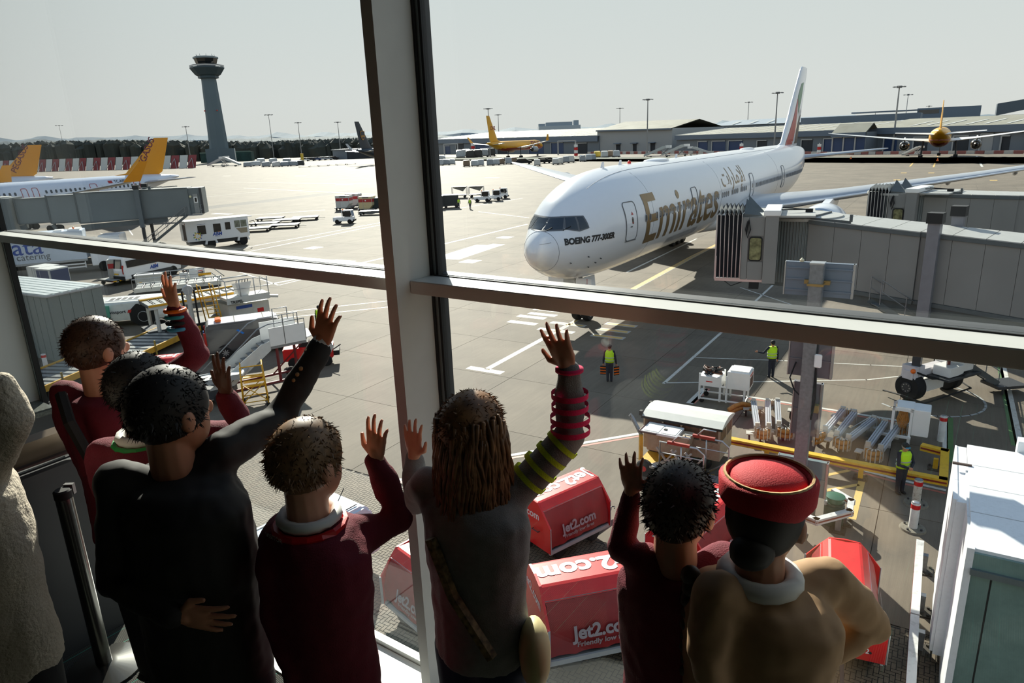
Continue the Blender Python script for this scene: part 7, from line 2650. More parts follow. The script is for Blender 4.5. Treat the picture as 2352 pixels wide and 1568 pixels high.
# ---- woods and hills
def strip_hills(name, pts, mat, depth, seed, rough):
    """a rolling ridge with a noisy crest"""
    mb = MB()
    rr = random.Random(seed)
    row = []
    n = 160
    X = [p[0] for p in pts]
    Y = [p[1] for p in pts]
    Z = [p[2] for p in pts]
    xs3 = np.linspace(X[0], X[-1], n)
    vs = []
    for x in xs3:
        y = np.interp(x, X, Y)
        z = np.interp(x, X, Z)
        z += rough * (noise.noise(Vector((x * .011, seed, 0))) * 1.0 + noise.noise(Vector((x * .06, seed, 3))) * .35 + rr.uniform(-.12, .12))
        vs += [(x, y, -5), (x, y + depth * .3, z * .75), (x, y + depth * .6, z), (x, y + depth, z * .5)]
    fs = []
    for i in range(n - 1):
        for j in range(3):
            a = i * 4 + j
            fs.append((a, a + 4, a + 5, a + 1))
    mb.add(vs, fs)
    return struct(name, mb, mat, smooth=False)


HILL = paint('hill_hazy', (104, 122, 134), .9, var=.06, scale=.01)  # the blue of distance haze is put into the ridge colour
HILL2 = paint('hill_woods_hazy', (70, 86, 94), .9, var=.10, scale=.02)  # haze tint is in this wooded ridge's colour as well
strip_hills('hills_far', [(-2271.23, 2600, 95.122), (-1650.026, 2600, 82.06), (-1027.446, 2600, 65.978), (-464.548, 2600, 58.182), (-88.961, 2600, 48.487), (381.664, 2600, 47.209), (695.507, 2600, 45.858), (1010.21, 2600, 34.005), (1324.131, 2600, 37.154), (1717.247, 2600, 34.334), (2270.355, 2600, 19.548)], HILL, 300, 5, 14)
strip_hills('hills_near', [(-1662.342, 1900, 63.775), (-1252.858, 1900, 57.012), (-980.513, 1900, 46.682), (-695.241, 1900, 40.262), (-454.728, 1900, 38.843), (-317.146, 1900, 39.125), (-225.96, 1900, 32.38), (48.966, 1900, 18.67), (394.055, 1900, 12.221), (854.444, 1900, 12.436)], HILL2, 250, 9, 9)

TREE = paint('bare_woods', (62, 66, 60), .95, var=.35, scale=.05, dirt=(96, 84, 60), dirt_amt=.6, dscale=.03)
def woods(name, pts, seed, n, h, spread):
    """a belt of bare trees: ragged crowns made of twig tufts, too many to count"""
    rr = random.Random(seed)
    mb = MB()
    X = [p[0] for p in pts]
    for _ in range(n):
        x = rr.uniform(X[0], X[-1])
        y = np.interp(x, X, [p[1] for p in pts]) + rr.uniform(0, spread)
        z = np.interp(x, X, [p[2] for p in pts]) * rr.uniform(.72, 1.04)
        r = h * rr.uniform(.5, 1.0)
        k = rr.randint(5, 7)
        base = []
        vs = [(x, y, z)]
        for q in range(k):
            a = 2 * PI * q / k
            vs.append((x + r * math.cos(a) * rr.uniform(.7, 1.2), y + r * math.sin(a), z - r * rr.uniform(.5, .9)))
        for q in range(k):
            a = 2 * PI * q / k
            vs.append((x + r * .9 * math.cos(a), y + r * .9 * math.sin(a), 0))
        fs = [(0, 1 + q, 1 + (q + 1) % k) for q in range(k)] + [(1 + q, 1 + k + q, 1 + k + (q + 1) % k, 1 + (q + 1) % k) for q in range(k)]
        mb.add(vs, fs)
        for q in range(9):
            a = rr.uniform(0, 2 * PI)
            b = r * rr.uniform(.1, .9)
            px, py, pz = x + b * math.cos(a), y + b * math.sin(a), z - b * .75
            hh = r * rr.uniform(.2, .5)
            mb.add([(px - .25, py, pz - hh), (px + .25, py, pz - hh), (px + rr.uniform(-.8, .8), py, pz + hh)], [(0, 1, 2)])
    return tag(obj(name, mb, TREE), 'belt of dark bare winter trees behind the blast fence and control tower', 'woods', kind='stuff')


woods('woods', [(-622.387, 850, 29.456), (-540.432, 850, 29.786), (-464.066, 850, 27.872), (-387.855, 850, 24.489), (-306.506, 850, 19.924), (-234.537, 850, 20.644), (-152.515, 850, 19.505), (-80.913, 850, 15.313), (-60.514, 850, 12.564)], 3, 1500, 9, 120)
hedge = obj('scrub_bank', MB().add([(6517.532, -7926.251, 0), (-79.466, 502.868, 0), (-94.713, 600.517, 0), (1248.04, -1520.813, 0)], [(0, 1, 2, 3)]), paint('scrub', (70, 76, 62), .95, var=.3, scale=.05))
hedge['kind'] = 'structure'
hedge.location.z = .3

# ---- red and white blast fence
bf = thing('blast_fence', 'long slanted blast fence of alternating red and white ribbed panels behind the orange tails', 'fence', ((-218.264, 509.84, 0)[0], (-218.264, 509.84, 0)[1], 0))
A_, B_ = Vector((-446.32, 632.432, 0)), Vector((-218.264, 509.84, 0))
hA, hB = 9.969, 8.947
R = Rel(bf)
FW, FR = paint('fence_white', (206, 206, 200), .6, var=.05), paint('fence_red', (136, 44, 48), .6, var=.05)
d_ = (B_ - A_)
nrm = Vector((d_.y, -d_.x, 0)).normalized()
if nrm.y > 0:
    nrm = -nrm
for k in range(-2, 28):
    a = A_ + d_ * (k / 28 + .002)
    b = A_ + d_ * ((k + 1) / 28 - .002)
    h = hA + (hB - hA) * k / 28
    m = R.mb()
    off = nrm * h * .28
    m.add([a + off, b + off, b + Vector((0, 0, h)), a + Vector((0, 0, h)), a + off + Vector((0, .4, 0)), b + off + Vector((0, .4, 0)), b + Vector((0, .4, h)), a + Vector((0, .4, h))],
          [(0, 1, 2, 3), (7, 6, 5, 4), (0, 4, 5, 1), (1, 5, 6, 2), (2, 6, 7, 3), (3, 7, 4, 0)])
    R.put('fence_panel', m, FR if k % 2 else FW)
    if k % 2:
        m = R.mb()
        c = (a + b) / 2
        m.bar(c + off * .4 + Vector((0, 0, h * .75)), a + off * 1.5, .3)
        m.bar(c + off * .4 + Vector((0, 0, h * .75)), b + off * 1.5, .3)
        R.put('fence_brace', m, LGREY)

# ---- cargo sheds
SHW = paint('shed_wall', (112, 120, 128), .6, var=.06, scale=.06)
SHF = paint('shed_fascia', (98, 112, 128), .5, var=.04, scale=.05)
SHR = paint('shed_roof', (138, 136, 122), .8, var=.14, scale=.09, dirt=(98, 86, 62), dirt_amt=.6, dscale=.12)
SHB = paint('shed_door_blue', (44, 66, 104), .5, var=.05)
SHD = paint('shed_opening', (46, 50, 56), .7, var=.2, scale=.2)
HALLW = paint('hall_wall', (158, 160, 160), .55, var=.04, scale=.06)
SKYL = paint('skylight', (206, 206, 200), .4)


def shed(label, A, B, e0, e1, depth, rise, fas=.3, doors=(), lights=(), wall=SHW, roof=SHR, name='cargo_shed', ribs=0):
    A, B = Vector(A), Vector(B)
    t = thing(name, label, 'building', (A.x, A.y, 0))
    R = Rel(t)
    d = (B - A)
    n = Vector((-d.y, d.x, 0)).normalized()
    if n.y < 0:
        n = -n
    up = lambda p, z: Vector((p.x, p.y, z))
    A2, B2 = A + n * depth, B + n * depth
    m = R.mb()
    m.add([up(A, 0), up(B, 0), up(B, e1), up(A, e0), up(A2, 0), up(B2, 0), up(B2, e1), up(A2, e0)], [(0, 1, 2, 3), (5, 4, 7, 6), (4, 0, 3, 7), (1, 5, 6, 2)])
    w = R.put('wall', m, wall)
    R1, R2 = A + n * depth * .5, B + n * depth * .5
    m = R.mb()
    ov = -n * 1.0
    m.add([up(A + ov, e0), up(B + ov, e1), up(R2, e1 + rise), up(R1, e0 + rise), up(A2, e0), up(B2, e1)], [(0, 1, 2, 3), (3, 2, 5, 4)])
    m.add([up(A + ov, e0 - .5), up(B + ov, e1 - .5), up(R2, e1 + rise - .5), up(R1, e0 + rise - .5)], [(3, 2, 1, 0)])
    rf = R.put('roof', m, roof)
    m = R.mb()
    m.bar(up(A + ov * 1.3, e0 * (1 - fas / 2)), up(B + ov * 1.3, e1 * (1 - fas / 2)), .6, e0 * fas)
    R.put('fascia', m, SHF)
    if ribs:
        for k in range(ribs):
            f0 = k / ribs
            p, q = A + d * f0, R1 + d * (f0 - .02)
            m = R.mb()
            z0 = e0 + (e1 - e0) * f0
            m.add([up(p + ov, z0 + .08), up(p + ov + d * .012, z0 + .08), up(q + d * .012, z0 + rise + .08), up(q, z0 + rise + .08)], [(0, 1, 2, 3)])
            R.put('roof_light', m, SKYL, rf)
    for f0, f1, hh, mt in doors:
        p, q = A + d * f0 - n * .15, A + d * f1 - n * .15
        z = (e0 + (e1 - e0) * f0)
        m = R.mb()
        m.add([up(p, 0), up(q, 0), up(q, z * hh), up(p, z * hh), up(p + n * .3, 0), up(q + n * .3, 0), up(q + n * .3, z * hh), up(p + n * .3, z * hh)], [(0, 1, 2, 3), (7, 6, 5, 4), (0, 4, 5, 1), (1, 5, 6, 2), (2, 6, 7, 3), (3, 7, 4, 0)])
        R.put('shutter_door', m, mt, w)
        m = R.mb()
        m.bar(up(p - n * .2, 0), up(p - n * .2, z * hh), .5)
        m.bar(up(p - n * .2, z * hh), up(q - n * .2, z * hh), .5)
        R.put('door_frame', m, LGREY, w)
    for f0 in lights:
        z = e0 + (e1 - e0) * f0
        p = A + d * f0 + ov
        q = R1 + d * f0
        m = R.mb()
        i0, i1 = p + (q - p) * .12, p + (q - p) * .6
        m.add([up(i0, z + rise * .12 + .12), up(i0 + d * .018, z + rise * .12 + .12), up(i1 + d * .018, z + rise * .6 + .12), up(i1, z + rise * .6 + .12)], [(0, 1, 2, 3)])
        R.put('skylight', m, SKYL, rf)
    return t, R, A, B, n, d


s1 = shed('long low cargo shed with a grey-green roof, behind the first yellow freighter', (-65.223, 687.863, 0), (61.78, 467.257, 0), 13.611, 10.926, 130, 15.743 - 12.615 + 2, .28, [(.08, .12, .55, SHB), (.17, .23, .7, SHD), (.32, .42, .7, SHB), (.47, .53, .6, SHD), (.66, .74, .7, SHB), (.78, .84, .65, SHB), (.9, .95, .6, SHD)], ribs=14)
s2 = shed('pale ribbed cargo hall with dark canopied doors, taller than its neighbours', (60.883, 469.128, 0), (100.298, 428.34, 0), 14.503, 13.754, 60, 5, .06, [(.27, .33, .38, SHD), (.5, .55, .4, SHD), (.73, .79, .42, SHD)], wall=HALLW, name='cargo_hall')
for f0 in (.26, .49, .72):
    m = s2[1].mb()
    p = s2[2] + s2[5] * f0 - s2[4] * 1.2
    q = p + s2[5] * .08
    m.bar(Vector((p.x, p.y, 5.778)), Vector((q.x, q.y, 5.778)), 2.4, .5)
    s2[1].put('door_canopy', m, SHF)
s3 = shed('long cargo shed with mossy roof and blue fascia, behind the big fin', (99.701, 414.93, 0), (154.504, 303.331, 0), 9.478, 9.446, 80, 12.714 - 9.662, .26, [(.15, .21, .62, SHB), (.24, .32, .62, SHB), (.34, .42, .62, SHB), (.5, .55, .6, SHD), (.62, .68, .5, LGREY), (.72, .77, .6, SHD), (.82, .88, .62, SHB), (.9, .97, .62, SHB)], ribs=11)
s4 = shed('cargo shed with bright skylights in its streaked roof, behind the rear-facing freighter', (151.497, 299.56, 0), (183.265, 237.005, 0), 9.68, 9.224, 55, 12.965 - 9.758, .25, [(.02, .07, .6, SHD), (.12, .2, .6, SHB), (.3, .38, .6, SHD), (.52, .6, .62, SHD), (.66, .72, .68, HALLW), (.76, .8, .6, SHD), (.88, .95, .6, SHD)], (.24, .33, .43, .545, .635, .75, .87))
ext = shed('low blue-doored extension projecting from the mossy shed', (135.181, 295.143, 0), (144.485, 285.588, 0), 8.336, 8.405, 14, 3.5, .2, [(.03, .32, .8, SHB), (.36, .66, .8, SHB), (.7, .97, .8, SHB)], name='shed_extension')
for k, (px_, lab) in enumerate((((189.677, 520, 12.386), 'upper blue-grey roofed shed behind the mossy one'), )):
    pass
up1 = thing('upper_shed', 'pale upper shed roof rising behind the mossy shed ridge', 'building', ((143.167, 480, 11.254)[0], 480, 0), RU)
obj('wall', MB().bb(-5, 85, 0, 40, 0, (143.026, 480, 14.313)[2]), SHW, up1)
obj('roof', MB().add([(-5, -1, (143.026, 480, 14.313)[2]), (85, -1, (143.026, 480, 14.313)[2]), (80, 20, (142.873, 480, 17.637)[2]), (4, 20, (142.873, 480, 17.637)[2]), (80, 40, (143.026, 480, 14.313)[2]), (4, 40, (143.026, 480, 14.313)[2])], [(0, 1, 2, 3), (3, 2, 4, 5)]), paint('roof_blue_grey', (160, 170, 178), .5, var=.06, scale=.1), up1)
for k in range(6):
    obj('skylight', MB().add([(8 + 11 * k, 1, (143.014, 480, 14.591)[2] + .4), (9.5 + 11 * k, 1, (143.014, 480, 14.591)[2] + .4), (12 + 11 * k, 12, (142.924, 480, 16.53)[2] + .4), (10.5 + 11 * k, 12, (142.924, 480, 16.53)[2] + .4)], [(0, 1, 2, 3)]), SKYL, up1)
up2 = thing('upper_shed', 'long grey upper wall and roof behind the skylit shed', 'building', ((177.175, 430, 11.859)[0], 430, 0), RU)
obj('wall', MB().bb(0, 62, 0, 30, 0, (176.801, 430, 16.581)[2]), SHF, up2)
obj('roof', MB().bb(62, 230, 0, 30, 0, (216.277, 430, 16.332)[2] - 3), SHR, up2)
of = thing('office_block', 'blue-grey office block with a dark wedge roof on the skyline above the skylit shed', 'building', ((263.598, 460, 16.556)[0], 460, 0), RU)
obj('wall', MB().bb(0, 34, 0, 20, 0, (263.162, 460, 19.996)[2]), paint('office_blue', (86, 104, 124), .4), of)
obj('glazing', MB().bb(1, 12, -.2, 0, (263.598, 460, 16.556)[2], (263.296, 460, 18.939)[2]), DARKGLASS, of)
obj('canopy', MB().bb(-38, 1, -1, 12, (263.33, 460, 18.675)[2], (263.229, 460, 19.468)[2]), SHF, of)
obj('wedge', MB().prism([(42, (263.598, 460, 16.556)[2] - 3), (57, (263.598, 460, 16.556)[2]), (57, (262.828, 460, 22.632)[2]), (42, (263.095, 460, 20.524)[2])], 0, 15), paint('wedge_slate', (70, 84, 98), .5), of)
ob2 = thing('office_block', 'pale distant office building with rooftop plant above the long low shed', 'building', ((44.039, 900, 20.044)[0], 900, 0), 0)
obj('wall', MB().bb(0, 52, 0, 30, 0, (44.179, 900, 25.23)[2]), paint('office_pale', (172, 184, 192), .6), ob2)
for x0, x1, hh in ((0, 8, 2), (9, 42, 3), (44, 50, 4)):
    obj('rooftop_plant', MB().bb(x0, x1, 4, 20, (44.179, 900, 25.23)[2], (44.179, 900, 25.23)[2] + hh * 1.4), paint('office_plant', (146, 160, 170), .6), ob2)
gs = thing('plain_shed', 'grey shed with a dark open front beside the dark slate tail', 'building', ((-149.955, 626.746, 0)[0], (-149.955, 626.746, 0)[1], 0), -.35)
obj('wall', MB().bb(0, 14, 0, 20, 0, 7.693), SHW, gs)
obj('open_front', MB().bb(14, 40, .5, 20, 0, 7.328), SHD, gs)
obj('roof', MB().bb(-1, 41, -1, 21, 7.693, 8.423), LGREY, gs)
grn = thing('green_shelter', 'low dark green netted shelter at the foot of the control tower', 'shelter', ((-307.299, 724.744, 0)[0], (-307.299, 724.744, 0)[1], 0), .1)
obj('netting', MB().bb(0, 50, 0, 12, 0, 9.305), paint('netting_green', (38, 66, 62), .8, var=.3, scale=.2), grn)
obj('top_rail', MB().bb(0, 50, -.3, 0, 9.305 - .3, 9.726 + .3), paint('top_rail_green', (100, 120, 110), .5), grn)


# ---- mobile stairs
def mobile_stairs(label, A, h, L, rz):
    t = thing('mobile_stairs', label, 'steps', (A[0], A[1], 0), rz)
    w = h * .16
    for y in (-w, w):
        obj('side_panel', MB().prism([(-L / 2, h * .08), (L * .32, h * .82), (L * .32, h), (L * .2, h), (-L / 2, h * .26)], y - h * .015, y + h * .015), paint('stairs_white', (188, 192, 190), .45), t)
    fl_ = obj('flight', MB().bar((-L / 2, 0, h * .1), (L * .32, 0, h * .82), w * 2, h * .04), LGREY, t)
    for k in range(10):
        f0 = (k + .5) / 10
        obj('tread', MB().box((-L / 2 + L * .82 * f0, 0, h * .13 + h * .72 * f0), (L * .05, w * 1.9, h * .02)), STEEL, fl_)
    obj('platform', MB().bb(L * .3, L * .5, -w, w, h * .8, h * .84), LGREY, t)
    obj('platform_rail', MB().bb(L * .3, L * .5, -w, -w + h * .02, h * .84, h * 1.05).bb(L * .3, L * .5, w - h * .02, w, h * .84, h * 1.05), WHITE, t)
    obj('undercarriage', MB().bar((L * .1, -w, h * .1), (L * .4, -w, h * .8), h * .03).bar((L * .1, w, h * .1), (L * .4, w, h * .8), h * .03).bar((L * .4, -w, h * .1), (L * .1, -w, h * .65), h * .03).bar((L * .4, w, h * .1), (L * .1, w, h * .65), h * .03).bb(-L * .4, L * .45, -w, w, h * .07, h * .13), MGREY, t)
    for x in (-L * .25, L * .35):
        obj('axle_wheels', MB().cyl((x, -w * 1.2, h * .06), (x, w * 1.2, h * .06), h * .06, n=12), TYRE, t)


for lab, A, h, L, rz in (
        ('white mobile stairs in front of the green netted shelter, climbing toward the blast fence', (-210.76, 526.972, 0), 6.712, 16, .1),
        ('white mobile stairs back to back with another pair at the shelter', (-196.189, 511.465, 0), 6.672, 15, PI - .1),
        ('pale mobile stairs before the pale hall, first of three', (73.489, 343.175, 0), 5.095, 13, -.45),
        ('pale mobile stairs before the pale hall, middle of three', (84.403, 351.959, 0), 5.313, 13, -.45),
        ('pale mobile stairs before the pale hall, facing the other way', (94.28, 343.994, 0), 4.144, 12, PI - .45),
        ('mobile stairs with green ends by an engine of the rear-facing freighter', (145.051, 252.729, 0), 3.007, 9, .3)):
    mobile_stairs(lab, A, h, L, rz)


# ---- freight waiting on dollies, parked cars
LOADM = [paint('load_wrap_grey', (150, 158, 164), .35, var=.12, scale=.6), paint('load_silver', (186, 192, 196), .3, var=.15, scale=.6), paint('load_brown', (132, 112, 92), .6, var=.12, scale=.6), paint('load_white', (206, 206, 202), .5), paint('load_dark', (64, 66, 66), .6), paint('load_yellow', (206, 176, 60), .5)]


def freight_load(px, hpx, wm, mt, group, label, rz=0.0):
    x, y = px[0], px[1]
    t = thing('freight_load', label, 'freight', (x, y, 0), rz, group)
    rr = random.Random(int(x * 7 + y))
    k = wm
    bm = MB()
    h = hpx
    bm.add([(-k, -k * .6, h * .16), (k, -k * .6, h * .16), (k, k * .6, h * .16), (-k, k * .6, h * .16), (-k * rr.uniform(.8, 1), -k * .55, h * rr.uniform(.8, 1)), (k * rr.uniform(.7, 1), -k * .55, h * rr.uniform(.8, 1)), (k * .9, k * .55, h), (-k * .9, k * .55, h)],
           [(3, 2, 1, 0), (4, 5, 6, 7), (0, 1, 5, 4), (1, 2, 6, 5), (2, 3, 7, 6), (3, 0, 4, 7)])
    obj('load', bm, mt, t, bevel=h * .06)
    obj('dolly_bed', MB().bb(-k * 1.1, k * 1.1, -k * .65, k * .65, h * .07, h * .16), DGREY, t)
    obj('wheels', MB().cyl((-k * .7, -k * .6, h * .06), (-k * .7, k * .6, h * .06), h * .06, n=8).cyl((k * .7, -k * .6, h * .06), (k * .7, k * .6, h * .06), h * .06, n=8), BLACK, t)


def row(x0, y0, x1, y1, n, hpx, group, label, mats):
    A, B = Vector(x0), Vector(x1)


rows = (
    (((-171.607, 477.461, 0), (-171.067, 492.825, 0), (-152.897, 457.87, 0), (-143.284, 447.803, 0), (-138.514, 450.087, 0), (-133.696, 452.395, 0), (-130.844, 456.943, 0)), 2.6, 2.9, 'wrapped freight in the row past the control tower', 'grey wrapped freight on a dolly in the row past the control tower', (0, 1, 0, 3, 0, 0, 4)),
    (((-191.281, 561.538, 0), (-175.862, 543.348, 0), (-159.413, 523.943, 0)), 3.0, 3.0, 'freight behind the wrapped row', 'pale freight standing behind the wrapped row past the control tower', (1, 1, 0)),
    (((-37.938, 343.055, 0), (-35.288, 345.932, 0), (-31.884, 348.077, 0), (-28.908, 350.775, 0), (-26.358, 354.051, 0), (-37.348, 426.592, 0)), 2.8, 2.4, 'silver pallets beside the mullion', 'silver wrapped pallet load in the cluster just past the mullion', (0, 1, 1, 0, 1, 1)),
    (((-17, 315.571, 0), (-13.588, 317.142, 0), (-10.951, 319.603, 0), (-6.662, 320.33, 0), (-3.944, 322.841, 0), (-1.584, 325.846, 0), (1.619, 327.981, 0), (4.069, 331.082, 0)), 3.0, 2.2, 'pallet loads ahead of the far wingtip', 'wrapped pallet load in the line leading to the far wingtip', (2, 1, 1, 0, 1, 2, 1, 2)),
    (((-30.027, 486.461, 0), (-26.871, 505.665, 0), (-22.989, 475.605, 0), (-17.895, 479.157, 0), (-14.319, 497.782, 0), (-9.552, 502.748, 0)), 4.4, 3.4, 'hooded carts under the yellow tail', 'dark hooded freight cart under the tail of the first yellow freighter', (1, 1, 4, 4, 0, 4)),
    (((13.264, 293.406, 0), (21.272, 299.823, 0), (23.341, 302.811, 0), (27.032, 315.523, 0), (29.618, 318.394, 0), (35.28, 323.843, 0), (39.05, 332.299, 0), (41.536, 335.966, 0)), 3.0, 2.0, 'loads beyond the far wing', 'white or silver freight load in the line beyond the far wing', (3, 3, 3, 0, 3, 0, 1, 0)),
    (((48.553, 374.179, 0), (51.551, 369.443, 0), (55.206, 372.778, 0), (57.75, 368.658, 0)), 3.2, 2.3, 'loads before the pale hall', 'sheeted freight load before the pale hall', (5, 3, 2, 1)))
for pts, hh, ww, grp, lab, ms in rows:
    for p, k in zip(pts, ms):
        freight_load(p, hh * (Vector(p).length / 330) ** .6, ww * .72 * (Vector(p).length / 330) ** .6, LOADM[k], grp, lab, .1)
for k in range(8):
    p = (-115.646, 412.193, 0)
    q = (-94.752, 431.919, 0)
    f0 = k / 7
    dolly('low empty dolly in the row beneath the parked cars', (p[0] + (q[0] - p[0]) * f0, p[1] + (q[1] - p[1]) * f0 + (k % 3) * 6, 0), .1, 6.5, 3.4, .9, group='empty dollies beneath the car park')


def car(label, x, y, rz, mat, s=1.0, group=None):
    t = thing('car', label, 'car', (x, y, 0), rz, group)
    t.scale = (s, s, s)
    b_ = shell([(-2.1, .3), (-2.15, .8), (-1.9, 1.0), (-1.4, 1.45), (.4, 1.48), (1.1, 1.0), (2.0, .85), (2.15, .6), (2.1, .3)], 1.75, .2, .95, mat, t, bev=.05)
    obj('windows', MB().prism([(-1.7, .98), (-1.32, 1.38), (.35, 1.4), (.95, .98)], -.86, .86), DARKGLASS, b_)
    for xx in (-1.3, 1.35):
        obj('axle_wheels', MB().cyl((xx, -.88, .3), (xx, .88, .3), .3, n=14), TYRE, t)


CARC = [WHITE, LGREY, DGREY, BLACK, paint('car_blue', (60, 80, 120), .3), WHITE, LGREY]
for k in range(11):
    p = (-167.35, 598.63, 0)
    q = (-145.101, 606.293, 0)
    f0 = k / 10
    car('small parked car in the staff car park beside the grey shed', p[0] + (q[0] - p[0]) * f0, p[1] + (q[1] - p[1]) * f0 + (k % 2) * 14, .3, CARC[k % 7], 1.9, 'cars parked beside the grey shed')
for (p, lab) in (((8.616, 319.874, 0), 'black car by the far wingtip, ahead of the white load'), ((17.677, 320.891, 0), 'black car second in the line beyond the far wing'), ((20.221, 323.86, 0), 'black car third in the line beyond the far wing')):
    car(lab, p[0], p[1], -.1, BLACK, 1.7)
yp = thing('yellow_post', 'tall yellow post at the end of the wrapped freight row', 'post', ((-134.985, 477.725, 0)[0], (-134.985, 477.725, 0)[1], 0))
obj('post', MB().bb(-.8, .8, -.8, .8, 0, 6.998), LOADM[5], yp)
obj('cap', MB().bb(-.9, .9, -.9, .9, 6.998, 7.276), YEL, yp)
# portal frames and the red and white sheds' edge barriers
for lab, A, B, ht in (('white goal-shaped portal frame before the long low shed', (-49.226, 585.725, 0), (-37.9, 581.599, 0), 9.24), ('white goal-shaped portal frame behind the first yellow freighter nose', (34.733, 463.911, 0), (45.392, 457.26, 0), 8.691)):
    A, B = Vector(A), Vector(B)
    t = thing('portal_frame', lab, 'frame', (A.x, A.y, 0))
    R = Rel(t)
    for p in (A, B):
        m = R.mb()
        m.bar(p, p + Vector((0, 0, ht)), .7)
        R.put('portal_leg', m, LGREY)
    m = R.mb()
    m.bar(A + Vector((0, 0, ht)), B + Vector((0, 0, ht)), .7)
    R.put('portal_beam', m, LGREY)
for p, lab in (((124.379, 282.027, 0), 'red and white warning stack before the blue-doored extension'), ((-25.203, 574.705, 0), 'red and white warning stack before the long low shed'), ((41.513, 415.75, 0), 'red warning stack beside the pale hall'), ((106.694, 321.678, 0), 'red warning stack in front of the mossy shed doors')):
    t = thing('warning_stack', lab, 'marker', (p[0], p[1], 0))
    s_ = p[1] / 300
    for k in range(4):
        obj('drum', MB().lathe([(.8 * s_, (.2 + 1.2 * k) * s_), (.8 * s_, (1.2 + 1.2 * k) * s_)], 8), RED if k % 2 == 0 else WHITE, t)
    obj('stem', MB().cyl((0, 0, 0), (0, 0, 5.2 * s_), .2 * s_, n=6), LGREY, t)
br_ = thing('barrier_line', 'low red and white barrier line along the foot of the cargo sheds', 'barrier', ((138.862, 306.544, 0)[0], (138.862, 306.544, 0)[1], 0))
R = Rel(br_)
for seg in (((51.786, 445.095, 0), (94.542, 386.491, 0)), ((94.542, 386.491, 0), (132.292, 291.935, 0)), ((132.292, 291.935, 0), (170.496, 233.036, 0))):
    A, B = Vector(seg[0]), Vector(seg[1])
    n_ = 24
    for k in range(n_):
        m = R.mb()
        a = A + (B - A) * (k / n_)
        b = A + (B - A) * ((k + .92) / n_)
        hh = 1.1 * a.length / 300
        m.bar(a + Vector((0, 0, hh / 2)), b + Vector((0, 0, hh / 2)), .5, hh)
        R.put('barrier_block', m, paint('barrier_red', (150, 90, 84), .6) if k % 2 else paint('barrier_white', (190, 186, 180), .6))
for p, lab in (((124.501, 203.999, 0), 'small traffic cone under the freighter tail'), ((116.06, 238.28, 0), 'small traffic cone out on the open apron by the tailplane tip')):
    t = thing('traffic_cone', lab, 'cone', (p[0], p[1], 0))
    obj('cone', MB().lathe([(.35, .06), (.06, 1.1)], 10), ORANGE, t)
    obj('foot', MB().bb(-.4, .4, -.4, .4, 0, .06), BLACK, t)

# ================================================================== people
UPV = Vector((0, 0, 1))
SKIN = {k: paint('skin_' + k, c, .5, var=.05, scale=20, sub=.12) for k, c in (('fair', (214, 158, 130)), ('tan', (186, 130, 100)), ('dark', (96, 62, 46)))}


def remesh(mb, name, mat, parent, vox, smooth=3):
    me = mb.mesh(name, mat)
    o = bpy.data.objects.new(name, me)
    COL.objects.link(o)
    r = o.modifiers.new('r', 'REMESH')
    r.mode = 'VOXEL'
    r.voxel_size = vox
    s = o.modifiers.new('s', 'SMOOTH')
    s.factor = .5
    s.iterations = smooth
    dg = bpy.context.evaluated_depsgraph_get()
    me2 = bpy.data.meshes.new_from_object(o.evaluated_get(dg))
    bpy.data.objects.remove(o)
    me2.materials.clear()
    me2.materials.append(mat)
    me2.polygons.foreach_set('use_smooth', [True] * len(me2.polygons))
    return link(name, me2, parent)


def limb(mb, pts, rs, n=12):
    mb.tube(pts, list(rs), n)
    for p, r in zip(pts, rs):
        mb.ball(p, r, n, 6)


def hand(mb, w, u, out, thumb, k=1.0, spread=.22, curl=.12):
    """wrist w, u along the hand, out = back of the hand, thumb = side the thumb leaves on"""
    u, out = Vector(u).normalized(), Vector(out)
    s = u.cross(out).normalized()
    if s.dot(Vector(thumb)) < 0:
        s = -s
    out = s.cross(u).normalized() * (1 if s.cross(u).dot(out) > 0 else -1)
    R = Matrix((s, out, u)).transposed()
    mb.ball(w + u * .052 * k, (.040 * k, .015 * k, .052 * k), 14, 10, R)
    for i, (off, ln) in enumerate(((.031, .070), (.011, .080), (-.010, .074), (-.030, .057))):
        a = w + u * (.085 - .012 * abs(i - 1.2) * .6) * k + s * off * k
        d = (u + s * (off / .03) * spread).normalized()
        pts = [a - u * .03 * k, a + d * ln * .45 * k, a + d * ln * .78 * k - out * curl * .012 * k, a + d * ln * k - out * curl * .05 * k]
        limb(mb, pts, [.0095 * k, .0088 * k, .0078 * k, .0062 * k], 8)
    a = w + u * .025 * k + s * .03 * k
    limb(mb, [a - s * .012 * k, a + (s * .8 + u * .6).normalized() * .032 * k, a + (s * .55 + u * .85).normalized() * .066 * k], [.0125 * k, .0105 * k, .0075 * k], 8)
    return [w + u * .155 * k + s * o_ * k for o_ in (.04, .014, -.012, -.04)]


